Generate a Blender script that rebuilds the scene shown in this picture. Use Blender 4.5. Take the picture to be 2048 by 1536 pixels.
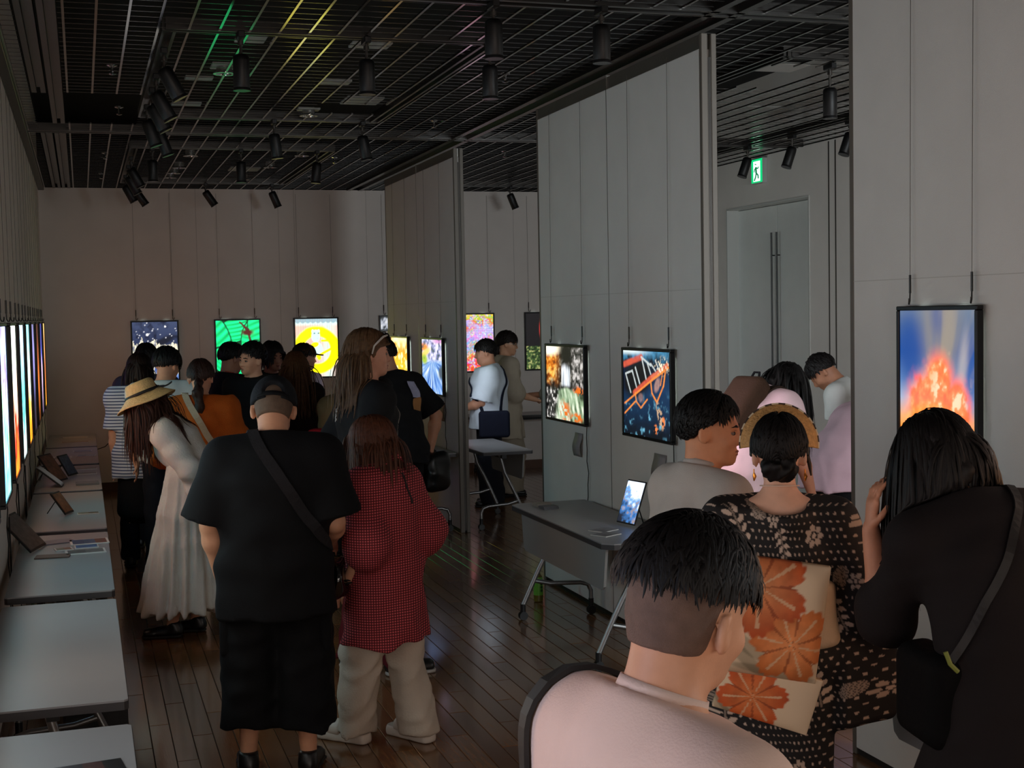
# light levels
REAR_FILL_W, BAY_FILL_W, EXPO, PIC_GAIN, HID = 62.0, 120.0, 0.45, 1.05, 3.2
import bpy, bmesh, math, random
import numpy as np
from mathutils import Vector, Matrix

for _o in list(bpy.data.objects):
    bpy.data.objects.remove(_o)
random.seed(4)
RNG = np.random.default_rng(11)
S = bpy.context.scene
COL = S.collection

# ------------------------------------------------------------------ camera, world, light, exposure
EYE = 1.9
YAW, PITCH, ROLL, FPX = 0.30749, 0.05299, -0.01892, 2700.0
_fw = Vector((math.sin(YAW) * math.cos(PITCH), math.cos(YAW) * math.cos(PITCH), -math.sin(PITCH)))
_rt = Vector((math.cos(YAW), -math.sin(YAW), 0))
_up = _rt.cross(_fw)
_r2 = math.cos(ROLL) * _rt + math.sin(ROLL) * _up
_u2 = -math.sin(ROLL) * _rt + math.cos(ROLL) * _up
cam_data = bpy.data.cameras.new('camera')
cam_data.sensor_width = 36.0
cam_data.lens = 36.0 * FPX / 2048.0
cam_data.clip_start = 0.05
cam = bpy.data.objects.new('camera', cam_data)
COL.objects.link(cam)
cam.matrix_world = Matrix(((_r2.x, _u2.x, -_fw.x, 0), (_r2.y, _u2.y, -_fw.y, 0), (_r2.z, _u2.z, -_fw.z, EYE), (0, 0, 0, 1)))
S.camera = cam

world = bpy.data.worlds.new('world')
S.world = world
world.use_nodes = True
world.node_tree.nodes['Background'].inputs[0].default_value = (0.9, 0.85, 0.8, 1)
world.node_tree.nodes['Background'].inputs[1].default_value = 0.03

def area_light(name, loc, rot, sx, sy, power, color):
    ld = bpy.data.lights.new(name, 'AREA')
    ld.shape = 'RECTANGLE'; ld.size = sx; ld.size_y = sy; ld.energy = power; ld.color = color
    o = bpy.data.objects.new(name, ld); COL.objects.link(o)
    o.location = loc; o.rotation_euler = rot
    return o
# added soft fill behind the camera to raise the ambient level, no known source
area_light('rear_fill', (1.2, -3.4, 1.6), (math.radians(90), 0, 0), 4.4, 2.2, REAR_FILL_W, (1.0, 0.86, 0.76))
area_light('bay_fill', (4.9, 0.6, 2.2), (math.radians(70), 0, math.radians(-8)), 2.0, 1.6, BAY_FILL_W, (0.86, 0.95, 1.0))  # added fill, unseen, that brightens the door bay

S.view_settings.view_transform = 'Standard'
S.view_settings.look = 'None'
S.view_settings.gamma = 1.0
S.view_settings.use_curve_mapping = False
S.view_settings.exposure = EXPO
S.cycles.max_bounces = 6; S.cycles.diffuse_bounces = 4; S.cycles.glossy_bounces = 3; S.cycles.transmission_bounces = 2
S.cycles.caustics_reflective = False; S.cycles.caustics_refractive = False
S.cycles.use_adaptive_sampling = True; S.cycles.adaptive_threshold = 0.03; S.cycles.use_light_tree = False; S.cycles.sample_clamp_indirect = 4.0

# ------------------------------------------------------------------ helpers: colour and material
def lin(c):
    return tuple((x / 12.92 if x <= 0.04045 else ((x + 0.055) / 1.055) ** 2.4) for x in c)
def rgb(r, g, b):
    return lin((r / 255, g / 255, b / 255))
MATS = {}
def mat(name, color, rough=0.6, metal=0.0, bump=0.0, bscale=40.0, var=0.0, vscale=6.0, spec=0.5, coat=0.0, stretch=None, sheen=0.0, sss=0.0):
    if name in MATS:
        return MATS[name]
    m = bpy.data.materials.new(name); m.use_nodes = True
    nt = m.node_tree; b = nt.nodes['Principled BSDF']
    b.inputs['Base Color'].default_value = (*color, 1)
    b.inputs['Roughness'].default_value = rough
    b.inputs['Metallic'].default_value = metal
    b.inputs['Specular IOR Level'].default_value = spec
    b.inputs['Coat Weight'].default_value = coat
    if sheen:
        b.inputs['Sheen Weight'].default_value = sheen
    if sss:
        b.inputs['Subsurface Weight'].default_value = sss
        b.inputs['Subsurface Radius'].default_value = (0.012, 0.004, 0.002)
        b.inputs['Subsurface Scale'].default_value = 1.0
    tc = nt.nodes.new('ShaderNodeTexCoord'); mp = nt.nodes.new('ShaderNodeMapping')
    nt.links.new(tc.outputs['Object'], mp.inputs[0])
    if stretch:
        mp.inputs['Scale'].default_value = stretch
    if var:
        n = nt.nodes.new('ShaderNodeTexNoise'); n.inputs['Scale'].default_value = vscale; n.inputs['Detail'].default_value = 4
        nt.links.new(mp.outputs[0], n.inputs['Vector'])
        r = nt.nodes.new('ShaderNodeValToRGB')
        r.color_ramp.elements[0].position = 0.3; r.color_ramp.elements[1].position = 0.7
        r.color_ramp.elements[0].color = (*[x * (1 - var) for x in color], 1)
        r.color_ramp.elements[1].color = (*[min(1, x * (1 + var)) for x in color], 1)
        nt.links.new(n.outputs['Fac'], r.inputs[0]); nt.links.new(r.outputs[0], b.inputs['Base Color'])
    if bump:
        n2 = nt.nodes.new('ShaderNodeTexNoise'); n2.inputs['Scale'].default_value = bscale; n2.inputs['Detail'].default_value = 3
        nt.links.new(mp.outputs[0], n2.inputs['Vector'])
        bp = nt.nodes.new('ShaderNodeBump'); bp.inputs['Strength'].default_value = bump; bp.inputs['Distance'].default_value = 0.01
        nt.links.new(n2.outputs['Fac'], bp.inputs['Height']); nt.links.new(bp.outputs[0], b.inputs['Normal'])
    MATS[name] = m
    return m
def emis(name, color, strength):
    if name in MATS:
        return MATS[name]
    m = bpy.data.materials.new(name); m.use_nodes = True
    b = m.node_tree.nodes['Principled BSDF']
    b.inputs['Base Color'].default_value = (0.02, 0.02, 0.02, 1)
    b.inputs['Emission Color'].default_value = (*color, 1)
    b.inputs['Emission Strength'].default_value = strength
    MATS[name] = m
    return m
def print_mat(name, strength=0.0, rough=0.4):
    """colour from the painted print stored on the mesh; strength > 0: a back-lit film"""
    if name in MATS:
        return MATS[name]
    m = bpy.data.materials.new(name); m.use_nodes = True
    nt = m.node_tree; b = nt.nodes['Principled BSDF']
    a = nt.nodes.new('ShaderNodeAttribute'); a.attribute_name = 'print'
    b.inputs['Roughness'].default_value = rough
    if strength > 0:
        b.inputs['Base Color'].default_value = (0.02, 0.02, 0.02, 1)
        nt.links.new(a.outputs['Color'], b.inputs['Emission Color'])
        b.inputs['Emission Strength'].default_value = strength
    else:
        nt.links.new(a.outputs['Color'], b.inputs['Base Color'])
    MATS[name] = m
    return m

# ------------------------------------------------------------------ helpers: objects
def link(o, parent=None):
    COL.objects.link(o)
    if parent is not None:
        o.parent = parent
    return o
def tag(o, label, cat=None, group=None, kind=None):
    if label: o['label'] = label
    if cat: o['category'] = cat
    if group: o['group'] = group
    if kind: o['kind'] = kind
    return o
def thing(name, label, cat, loc=(0, 0, 0), rotz=0.0, group=None):
    o = bpy.data.objects.new(name, None); COL.objects.link(o)
    o.empty_display_size = 0.1
    o.location = loc; o.rotation_euler = (0, 0, rotz)
    return tag(o, label, cat, group)
def mesh_np(name, V, F, m, parent=None, smooth=True):
    """V (n,3), F (k,4) or (k,3) integer arrays"""
    V = np.asarray(V, np.float32); F = np.asarray(F, np.int32)
    me = bpy.data.meshes.new(name)
    k, w = F.shape
    me.vertices.add(len(V)); me.vertices.foreach_set('co', V.ravel())
    me.loops.add(k * w); me.loops.foreach_set('vertex_index', F.ravel())
    me.polygons.add(k)
    me.polygons.foreach_set('loop_start', np.arange(0, k * w, w, dtype=np.int32))
    try:
        me.polygons.foreach_set('loop_total', np.full(k, w, np.int32))
    except Exception:
        pass
    me.polygons.foreach_set('use_smooth', np.full(k, bool(smooth)))
    me.update(calc_edges=True)
    me.validate()
    if m: me.materials.append(m)
    return link(bpy.data.objects.new(name, me), parent)
def set_print(o, colors):
    """colors (nverts,3) linear"""
    at = o.data.color_attributes.new('print', 'FLOAT_COLOR', 'POINT')
    c = np.ones((len(colors), 4), np.float32); c[:, :3] = colors
    at.data.foreach_set('color', c.ravel())
class MB:
    """collects simple solids, links them as one mesh object"""
    def __init__(self): self.bm = bmesh.new()
    def box(self, x0, x1, y0, y1, z0, z1, bev=0.0, M=None, seg=1):
        r = bmesh.ops.create_cube(self.bm, size=1.0)['verts']
        mm = Matrix.Translation(((x0 + x1) / 2, (y0 + y1) / 2, (z0 + z1) / 2)) @ Matrix.Diagonal((abs(x1 - x0), abs(y1 - y0), abs(z1 - z0), 1))
        bmesh.ops.transform(self.bm, matrix=mm, verts=r)
        if bev > 0:
            es = list({e for v in r for e in v.link_edges})
            rr = bmesh.ops.bevel(self.bm, geom=es, offset=bev, segments=seg, affect='EDGES', profile=0.5)
            r = list({v for f in rr['faces'] for v in f.verts} | {v for v in r if v.is_valid})
        if M is not None:
            vs = set(r)
            bmesh.ops.transform(self.bm, matrix=M, verts=[v for v in vs if v.is_valid])
        return self
    def tube(self, pts, r, seg=8, cap=True):
        pts = [Vector(p) for p in pts]
        n = len(pts)
        rr = r if isinstance(r, (list, tuple)) else [r] * n
        prev = None; rings = []
        for i, p in enumerate(pts):
            t = (pts[min(i + 1, n - 1)] - pts[max(i - 1, 0)]).normalized()
            if prev is None:
                a = Vector((0, 0, 1)) if abs(t.z) < 0.9 else Vector((1, 0, 0))
                u = t.cross(a).normalized()
            else:
                u = (prev - t * prev.dot(t)).normalized()
            prev = u; w = t.cross(u)
            rings.append([self.bm.verts.new(p + rr[i] * (math.cos(2 * math.pi * k / seg) * u + math.sin(2 * math.pi * k / seg) * w)) for k in range(seg)])
        for i in range(n - 1):
            for k in range(seg):
                self.bm.faces.new((rings[i][k], rings[i][(k + 1) % seg], rings[i + 1][(k + 1) % seg], rings[i + 1][k]))
        if cap:
            self.bm.faces.new(rings[0][::-1]); self.bm.faces.new(rings[-1])
        return self
    def lathe(self, prof, seg=20, M=None):
        rings = []; new = []
        for r, z in prof:
            ring = [self.bm.verts.new((r * math.cos(2 * math.pi * k / seg), r * math.sin(2 * math.pi * k / seg), z)) for k in range(seg)]
            rings.append(ring); new += ring
        for i in range(len(rings) - 1):
            for k in range(seg):
                self.bm.faces.new((rings[i][k], rings[i][(k + 1) % seg], rings[i + 1][(k + 1) % seg], rings[i + 1][k]))
        self.bm.faces.new(rings[0][::-1]); self.bm.faces.new(rings[-1])
        if M is not None:
            bmesh.ops.transform(self.bm, matrix=M, verts=new)
        return self
    def prism(self, pts2, z0, z1, M=None):
        a = [self.bm.verts.new((x, y, z0)) for x, y in pts2]; b = [self.bm.verts.new((x, y, z1)) for x, y in pts2]
        n = len(a)
        self.bm.faces.new(a[::-1]); self.bm.faces.new(b)
        for k in range(n):
            self.bm.faces.new((a[k], a[(k + 1) % n], b[(k + 1) % n], b[k]))
        if M is not None:
            bmesh.ops.transform(self.bm, matrix=M, verts=a + b)
        return self
    def build(self, name, m, parent=None, smooth=False):
        bmesh.ops.recalc_face_normals(self.bm, faces=self.bm.faces[:])
        me = bpy.data.meshes.new(name); self.bm.to_mesh(me); self.bm.free()
        if smooth:
            me.polygons.foreach_set('use_smooth', np.ones(len(me.polygons), bool))
            try:
                me.set_sharp_from_angle(angle=math.radians(40))
            except Exception:
                pass
        if m: me.materials.append(m)
        return link(bpy.data.objects.new(name, me), parent)
def copy_tree(o, parent=None):
    c = o.copy(); COL.objects.link(c); c.parent = parent
    for ch in list(o.children):
        copy_tree(ch, c)
    return c
def struct(o, label=None):
    o['kind'] = 'structure'
    if label: o['label'] = label
    return o

# ------------------------------------------------------------------ the setting
WHITE_WALL = mat('painted_wall', rgb(236, 229, 222), 0.75, bump=0.12, bscale=260, var=0.03, vscale=3)
PANEL_WALL = mat('partition_fabric', rgb(234, 233, 229), 0.7, bump=0.16, bscale=320, var=0.025, vscale=4)
ALU = mat('aluminium', rgb(150, 148, 142), 0.38, metal=0.85, var=0.05)
ALU_DARK = mat('dark_aluminium', rgb(84, 80, 76), 0.42, metal=0.8)
BLACK = mat('matt_black', rgb(14, 14, 16), 0.5)
GRIDM = mat('grid_metal', rgb(150, 148, 146), 0.15, metal=1.0)
PLENUM = mat('plenum_black', rgb(3, 3, 4), 0.9)
ROOM_X0, ROOM_X1, ROOM_Y0, ROOM_Y1, CEIL = -0.40, 6.27, -2.6, 15.58, 3.35

m = MB(); m.box(ROOM_X0 - 0.15, ROOM_X0, ROOM_Y0, ROOM_Y1 + 0.15, -0.05, 4.1); struct(m.build('wall_left', WHITE_WALL))
m = MB(); m.box(ROOM_X0, ROOM_X1, ROOM_Y1, ROOM_Y1 + 0.15, -0.05, CEIL + 0.0); wb = struct(m.build('wall_back', WHITE_WALL))
for xs in (0.98, 1.26, 2.18, 2.36, 3.2, 4.05, 5.0, 5.5):
    k = MB(); k.box(xs, xs + 0.003, ROOM_Y1 - 0.0015, ROOM_Y1 + 0.001, 0.1, CEIL - 0.002); k.build('panel_joint', mat('joint_shade', rgb(168, 160, 152), 0.7), wb)
m = MB(); m.box(ROOM_X0, ROOM_X1, ROOM_Y1, ROOM_Y1 + 0.15, CEIL, 4.1); struct(m.build('wall_back_plenum', PLENUM))
# right wall with the recess of the double door
DY0, DY1, DZ = 10.82, 12.43, 2.89
m = MB()
m.box(ROOM_X1, ROOM_X1 + 0.3, ROOM_Y0, DY0, -0.05, 4.1)
m.box(ROOM_X1, ROOM_X1 + 0.3, DY1, ROOM_Y1 + 0.15, -0.05, 4.1)
m.box(ROOM_X1, ROOM_X1 + 0.3, DY0, DY1, DZ, 4.1)
wr = struct(m.build('wall_right', WHITE_WALL))
for yg in (10.36, 10.47):
    k = MB(); k.box(ROOM_X1 - 0.002, ROOM_X1 + 0.001, yg, yg + 0.018, 0.0, 3.34); k.build('groove', ALU_DARK, wr)
DOORM = mat('door_satin', rgb(234, 236, 232), 0.36, var=0.02, bump=0.05, bscale=200)
dr = bpy.data.objects.new('door_1', None); COL.objects.link(dr); dr.location = (ROOM_X1 + 0.12, (DY0 + DY1) / 2, 0); struct(dr)
hw = (DY1 - DY0) / 2
for sgn in (-1, 1):
    m = MB(); m.box(0, 0.05, min(sgn * 0.004, sgn * hw), max(sgn * 0.004, sgn * hw), 0.005, DZ - 0.01, 0.003)
    lf = m.build('door_leaf', DOORM, dr)
    m = MB(); m.tube([(-0.035, sgn * 0.05, 0.5), (-0.035, sgn * 0.05, 2.62)], 0.009, 8)
    for zz in (0.7, 2.4):
        m.tube([(-0.035, sgn * 0.05, zz), (0.005, sgn * 0.05, zz)], 0.006, 6)
    m.build('pull_bar', mat('pull_dark', rgb(40, 42, 42), 0.4), lf, True)
for nm, y0, y1, z0, z1 in (('door_frame', DY0 - 0.012, DY0 + 0.005, 0, DZ - 0.006), ('door_frame', DY1 - 0.005, DY1 + 0.012, 0, DZ - 0.006), ('door_frame', DY0 - 0.012, DY1 + 0.012, DZ - 0.005, DZ + 0.012)):
    m = MB(); m.box(-0.128, 0.05, y0 - dr.location.y, y1 - dr.location.y, z0, z1); m.build(nm, mat('door_trim', rgb(205, 205, 200), 0.5), dr)
BASEB = mat('baseboard_wood', rgb(92, 58, 34), 0.45, var=0.15, vscale=10)
m = MB(); m.box(ROOM_X0, ROOM_X1, ROOM_Y1 - 0.012, ROOM_Y1, 0, 0.1); struct(m.build('baseboard_back', BASEB))
m = MB(); m.box(ROOM_X0, ROOM_X0 + 0.012, 0, ROOM_Y1 - 0.012, 0, 0.1); struct(m.build('baseboard_left', BASEB))
m = MB(); m.box(ROOM_X1 - 0.012, ROOM_X1, 0, DY0 - 0.02, 0, 0.1); struct(m.build('baseboard_right', BASEB))

# floor: boards laid along the room
def board_mat(name, c):
    m_ = mat(name, c, 0.2, var=0.22, vscale=9, bump=0.05, bscale=30, stretch=(6, 0.5, 1), coat=0.6)
    m_.node_tree.nodes['Principled BSDF'].inputs['Coat Roughness'].default_value = 0.11
    return m_
BOARDS = [board_mat('floor_board_%s' % n, rgb(*c)) for n, c in (('a', (120, 82, 50)), ('b', (108, 72, 43)), ('c', (132, 92, 57)))]
m = MB(); m.box(ROOM_X0 - 0.1, ROOM_X1 + 0.3, ROOM_Y0, ROOM_Y1 + 0.1, -0.1, -0.006)
floor = struct(m.build('floor', mat('floor_gap', rgb(24, 15, 9), 0.6)))
BW, BL = 0.091, 0.91
def in_view(x, y, z=0.0, marg=40):
    d = Vector((x, y, z - EYE)); c = d.dot(_fw)
    if c < 0.3: return None
    u = 1024 + FPX * d.dot(_r2) / c; v = 768 - FPX * d.dot(_u2) / c
    return (u, v, c) if -marg < u < 2048 + marg and -marg < v < 1536 + marg else None
cand = []; rest = []
nx = int((ROOM_X1 - ROOM_X0) / BW) + 1
for i in range(nx):
    off = (i * 0.377 % 1.0) * BL
    x0 = ROOM_X0 + i * BW
    for j in range(-4, 19):
        y0 = j * BL + off - 0.5
        if y0 > ROOM_Y1: continue
        y1 = min(y0 + BL, ROOM_Y1)
        p = in_view(x0 + BW / 2, (y0 + y1) / 2) if 0.09 < x0 < 3.0 or (x0 >= 3.0 and y0 > 9.0) else None
        # what furniture and people hide most of is not picked out singly
        if p and y0 > 3.6: cand.append((p[2], x0, y0, y1, i + j))
        else: rest.append((x0, y0, y1))
cand.sort()
share = {}
for n, (dd, x0, y0, y1, q) in enumerate(cand):
    if n >= 300:
        rest.append((x0, y0, y1)); continue
    key = (round(y1 - y0, 3), (q * 7) % 3)
    if key not in share:
        m = MB(); m.box(0.0015, BW - 0.0015, 0.002, y1 - y0 - 0.002, -0.012, 0, 0.0016)
        o = m.build('plank', BOARDS[key[1]], floor); share[key] = o.data
    else:
        o = link(bpy.data.objects.new('plank', share[key]), floor)
    o.location = (x0, y0, random.uniform(-0.0004, 0.0))
Vs = []; Fs = []
bx = np.array([[0, 0, 0], [1, 0, 0], [1, 1, 0], [0, 1, 0], [0, 0, 1], [1, 0, 1], [1, 1, 1], [0, 1, 1]], float)
bf = np.array([[0, 3, 2, 1], [4, 5, 6, 7], [0, 1, 5, 4], [1, 2, 6, 5], [2, 3, 7, 6], [3, 0, 4, 7]])
def boxes_mesh(name, arr, m_, parent):
    arr = np.array(arr, float)
    V = arr[:, None, 0::2] + bx[None] * (arr[:, None, 1::2] - arr[:, None, 0::2])
    F = bf[None] + 8 * np.arange(len(arr))[:, None, None]
    return mesh_np(name, V.reshape(-1, 3), F.reshape(-1, 4), m_, parent, False)
o = boxes_mesh('plank_field', [(x0 + .0015, x0 + BW - .0015, y0 + .002, y1 - .002, -0.012, -0.0002) for x0, y0, y1 in rest], BOARDS[0], floor); o['kind'] = 'stuff'
# floor outlet plates by the far bay
for (fx, fy) in ((4.32, 11.5),):
    m = MB(); m.lathe([(0.055, 0.0), (0.055, 0.004), (0.045, 0.006)], 20); o = m.build('floor_outlet', ALU); o.location = (fx, fy, 0)
    tag(o, 'small round metal outlet plate set in the floor of the far bay', 'outlet')

# ceiling: black void above an open metal grid
m = MB(); m.box(ROOM_X0 - 0.15, ROOM_X1 + 0.3, ROOM_Y0, ROOM_Y1 + 0.15, 4.1, 4.2)
ceiling = struct(m.build('ceiling', PLENUM))
HOLES = [(-0.09, 0.44, 9.12, 10.52), (1.60, 2.12, 9.25, 9.72), (3.9, 4.45, 7.35, 8.1), (0.43, 0.51, 7.05, 10.1), (0.43, 0.51, 11.9, 14.95), (2.11, 2.19, 7.05, 10.1), (2.11, 2.19, 11.9, 14.95),
         (2.96, 3.18, ROOM_Y0, ROOM_Y1), (ROOM_X0, ROOM_X1, 6.03, 6.17), (ROOM_X0, ROOM_X1, 10.9, 11.04), (-0.26, -0.06, ROOM_Y0, ROOM_Y1), (0.45, 2.17, 7.0, 7.08), (0.45, 2.17, 10.06, 10.13), (0.45, 2.17, 11.86, 11.93), (0.45, 2.17, 14.9, 14.97)]
def cut(lo, hi, holes):
    seg = [(lo, hi)]
    for a, b in holes:
        ns = []
        for s0, s1 in seg:
            if b <= s0 or a >= s1: ns.append((s0, s1)); continue
            if a > s0: ns.append((s0, a))
            if b < s1: ns.append((b, s1))
        seg = ns
    return [s for s in seg if s[1] - s[0] > 0.02]
bars = []
x = -0.335
while x < ROOM_X1:
    for s0, s1 in cut(1.0, ROOM_Y1, [(h[2], h[3]) for h in HOLES if h[0] < x < h[1]]):
        bars.append((x - 0.006, x + 0.006, s0, s1, CEIL, CEIL + 0.01))
    x += 0.15
o = boxes_mesh('grid_bar_field', bars, GRIDM, ceiling); o['kind'] = 'stuff'
bars = []
y = 1.0
while y < ROOM_Y1:
    for s0, s1 in cut(ROOM_X0, ROOM_X1, [(h[0], h[1]) for h in HOLES if h[2] < y < h[3]]):
        bars.append((s0, s1, y - 0.0014, y + 0.0014, CEIL + 0.004, CEIL + 0.007))
    y += 0.116
o = boxes_mesh('grid_slat_field', bars, GRIDM, ceiling); o['kind'] = 'stuff'
def rail(name, x0, x1, y0, y1, fl, parent=ceiling, m_=GRIDM):
    """a slotted track: two flanges and a dark slot between them"""
    m = MB()
    if (x1 - x0) < (y1 - y0):
        m.box(x0, x0 + fl, y0, y1, CEIL - 0.006, CEIL + 0.05); m.box(x1 - fl, x1, y0, y1, CEIL - 0.006, CEIL + 0.05)
    else:
        m.box(x0, x1, y0, y0 + fl, CEIL - 0.006, CEIL + 0.05); m.box(x0, x1, y1 - fl, y1, CEIL - 0.006, CEIL + 0.05)
    m.box(x0 + 0.001, x1 - 0.001, y0 + 0.001, y1 - 0.001, CEIL + 0.03, CEIL + 0.055)
    return m.build(name, m_, parent)
RAILM = mat('rail_metal', rgb(84, 82, 80), 0.3, metal=0.95)
for nm, a in (('partition_rail', (2.98, 3.16, 1.0, ROOM_Y1, 0.045)), ('cross_rail', (ROOM_X0, ROOM_X1, 6.04, 6.16, 0.03)), ('cross_rail', (ROOM_X0, ROOM_X1, 10.91, 11.03, 0.03)),
              ('side_rail', (-0.25, -0.165, 1.0, 9.12, 0.03)), ('side_rail', (-0.15, -0.065, 1.0, 10.5, 0.03)), ('side_rail', (-0.25, -0.165, 11.05, ROOM_Y1, 0.03)), ('side_rail', (-0.15, -0.065, 11.05, ROOM_Y1, 0.03)),
              ('lighting_track', (0.435, 0.505, 7.05, 10.1, 0.016)), ('lighting_track', (0.435, 0.505, 11.9, 14.95, 0.016)), ('lighting_track', (2.115, 2.185, 7.05, 10.1, 0.016)), ('lighting_track', (2.115, 2.185, 11.9, 14.95, 0.016)),
              ('lighting_track', (0.45, 2.17, 7.005, 7.075, 0.016)), ('lighting_track', (0.45, 2.17, 10.065, 10.125, 0.016)), ('lighting_track', (0.45, 2.17, 11.865, 11.925, 0.016)), ('lighting_track', (0.45, 2.17, 14.905, 14.965, 0.016)),
              ('lighting_track', (3.9, 3.97, 7.0, 10.1, 0.016)), ('lighting_track', (3.93, 5.9, 7.005, 7.075, 0.016)), ('lighting_track', (5.72, 5.79, 7.0, 11.6, 0.016)), ('lighting_track', (3.9, 5.9, 14.905, 14.965, 0.016))):
    rail(nm, *a, m_=RAILM)
# picture rail along the left wall
m = MB(); m.box(ROOM_X0, ROOM_X0 + 0.06, 1.0, ROOM_Y1, CEIL - 0.03, CEIL + 0.02, 0.004); m.build('picture_rail', ALU_DARK, ceiling)
# ceiling plates, vents
PLATE = mat('ceiling_plate', rgb(150, 150, 144), 0.5)
for (px_, py_, sx, sy) in ((1.92, 9.38, 0.26, 0.3), (1.62, 9.85, 0.16, 0.1), (1.6, 8.68, 0.2, 0.16), (0.86, 8.25, 0.15, 0.18), (0.75, 8.7, 0.17, 0.12), (1.58, 7.45, 0.22, 0.16), (0.92, 7.4, 0.16, 0.22), (4.2, 7.6, 0.3, 0.26), (0.75, 9.75, 0.2, 0.14), (1.62, 13.9, 0.3, 0.28), (4.75, 12.9, 0.36, 0.3), (4.9, 9.2, 0.3, 0.2), (4.75, 7.2, 0.3, 0.2)):
    m = MB(); m.box(px_ - sx / 2, px_ + sx / 2, py_ - sy / 2, py_ + sy / 2, CEIL + 0.04, CEIL + 0.055, 0.003); m.build('ceiling_plate', PLATE, ceiling)
CHROME = mat('chrome', rgb(200, 200, 200), 0.15, metal=1.0)
DL = [(0.86, 8.25), (0.98, 12.45), (0.95, 13.45), (0.93, 13.95), (0.92, 14.4), (1.95, 12.3), (1.8, 13.3), (1.68, 14.5), (1.62, 9.85), (5.05, 10.4)]
dl_lab = ['small recessed downlight lit green in the near ceiling grid', 'recessed downlight just past the second spotlight track', 'recessed downlight in the ceiling, second of the row beside the left track', 'recessed downlight in the ceiling, third of the row beside the left track', 'recessed downlight nearest the back wall beside the left track', 'recessed downlight over the middle of the far ceiling grid', 'recessed downlight before the far pale ceiling plate', 'recessed downlight beside the far pale ceiling plate', 'recessed ceiling unit beside the large pale vent', 'recessed downlight in the ceiling of the exit bay']
for (lx, ly), lb in zip(DL, dl_lab):
    t = thing('downlight', lb, 'downlight', (lx, ly, CEIL - 0.002), 0, 'recessed downlights')
    m = MB(); m.lathe([(0.052, 0.012), (0.066, 0.004), (0.066, 0.0), (0.05, 0.0), (0.046, 0.01)], 24); m.build('trim_ring', CHROME, t, True)
    m = MB(); m.lathe([(0.046, 0.008), (0.046, 0.06), (0.03, 0.07)], 20); m.build('can', mat('lamp_can', rgb(170, 170, 165), 0.25, metal=0.8), t, True)
SP = [(0.22, 8.25, 'near the left rails'), (0.3, 9.85, 'in the dark ceiling opening'), (0.25, 12.55, 'past the cross rail on the left'), (0.24, 14.3, 'close to the back left corner'), (2.62, 10.1, 'in the grid before the second partition'), (2.55, 8.05, 'in the grid beside the first partition'), (2.3, 12.6, 'over the middle of the far grid'), (2.35, 14.3, 'near the back wall in the centre'), (3.75, 11.9, 'in the far bay beyond the second partition')]
for sx_, sy_, w in SP:
    t = thing('sprinkler_head', 'small chrome ceiling sprinkler head ' + w, 'sprinkler', (sx_, sy_, CEIL + 0.03), 0, 'ceiling sprinkler heads')
    m = MB(); m.lathe([(0.03, 0.0), (0.03, -0.006), (0.012, -0.012)], 16); m.build('escutcheon', CHROME, t, True)
    m = MB(); m.tube([(0, 0, -0.01), (0, 0, -0.05)], 0.008, 8); m.build('nozzle', CHROME, t, True)
    m = MB(); m.lathe([(0.018, -0.05), (0.02, -0.055), (0.006, -0.06)], 12); m.build('deflector', CHROME, t, True)

# movable partitions, all on one line
PX = 3.07
def partition(name, ya, yb, joints, label, zt=3.31):
    t = bpy.data.objects.new(name, None); COL.objects.link(t); t.location = (PX, (ya + yb) / 2, 0); struct(t, label)
    cy = (ya + yb) / 2
    ed = [ya + 0.03] + joints + [yb - 0.03]
    for a, b in zip(ed[:-1], ed[1:]):
        m = MB(); m.box(0, 0.085, a - cy + 0.002, b - cy - 0.002, 0.03, zt - 0.075, 0.002); m.build('panel', PANEL_WALL, t)
        m = MB(); m.box(0.006, 0.079, a - cy + 0.002, b - cy - 0.002, zt - 0.075, zt, 0.002); m.build('top_channel', ALU, t)
        m = MB(); m.box(0.01, 0.075, a - cy + 0.002, b - cy - 0.002, 0.0, 0.03); m.build('floor_seal', BLACK, t)
        m = MB(); m.box(-0.0012, 0.001, a - cy + 0.004, b - cy - 0.004, 2.0, 2.003); m.build('sheet_joint', mat('joint_grey', rgb(208, 206, 200), 0.7), t)
    for yj in joints:
        m = MB(); m.box(-0.001, 0.086, yj - cy - 0.004, yj - cy + 0.004, 0.03, zt + 0.01); m.build('joint_strip', ALU, t)
    for (a, b) in ((ya, ya + 0.03), (yb - 0.03, yb)):
        m = MB(); m.box(0, 0.035, a - cy, b - cy, 0.0, zt, 0.003); m.build('end_post', mat('end_post_grey', rgb(112, 106, 98), 0.5, metal=0.2), t)
        m = MB(); m.box(0.055, 0.085, a - cy, b - cy, 0.0, zt, 0.003); m.build('end_post', mat('end_post_grey', (0, 0, 0)), t)
        m = MB()
        for q in range(4):
            m.box(0.036 + q * 0.005, 0.0385 + q * 0.005, a - cy + 0.004, b - cy - 0.004, 0.02, zt - 0.12)
        m.build('ribbed_seal', ALU_DARK, t)
    return t
partition('wall_partition_near', 1.2, 4.97, [2.45, 3.7], 'movable partition panel carrying the fire picture')
partition('wall_partition_middle', 6.36, 9.0, [7.68], 'movable partition panel with two lightboxes')
partition('wall_partition_far', 11.2, 13.95, [12.57], 'movable partition panel with the blue stream lightbox')
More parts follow.
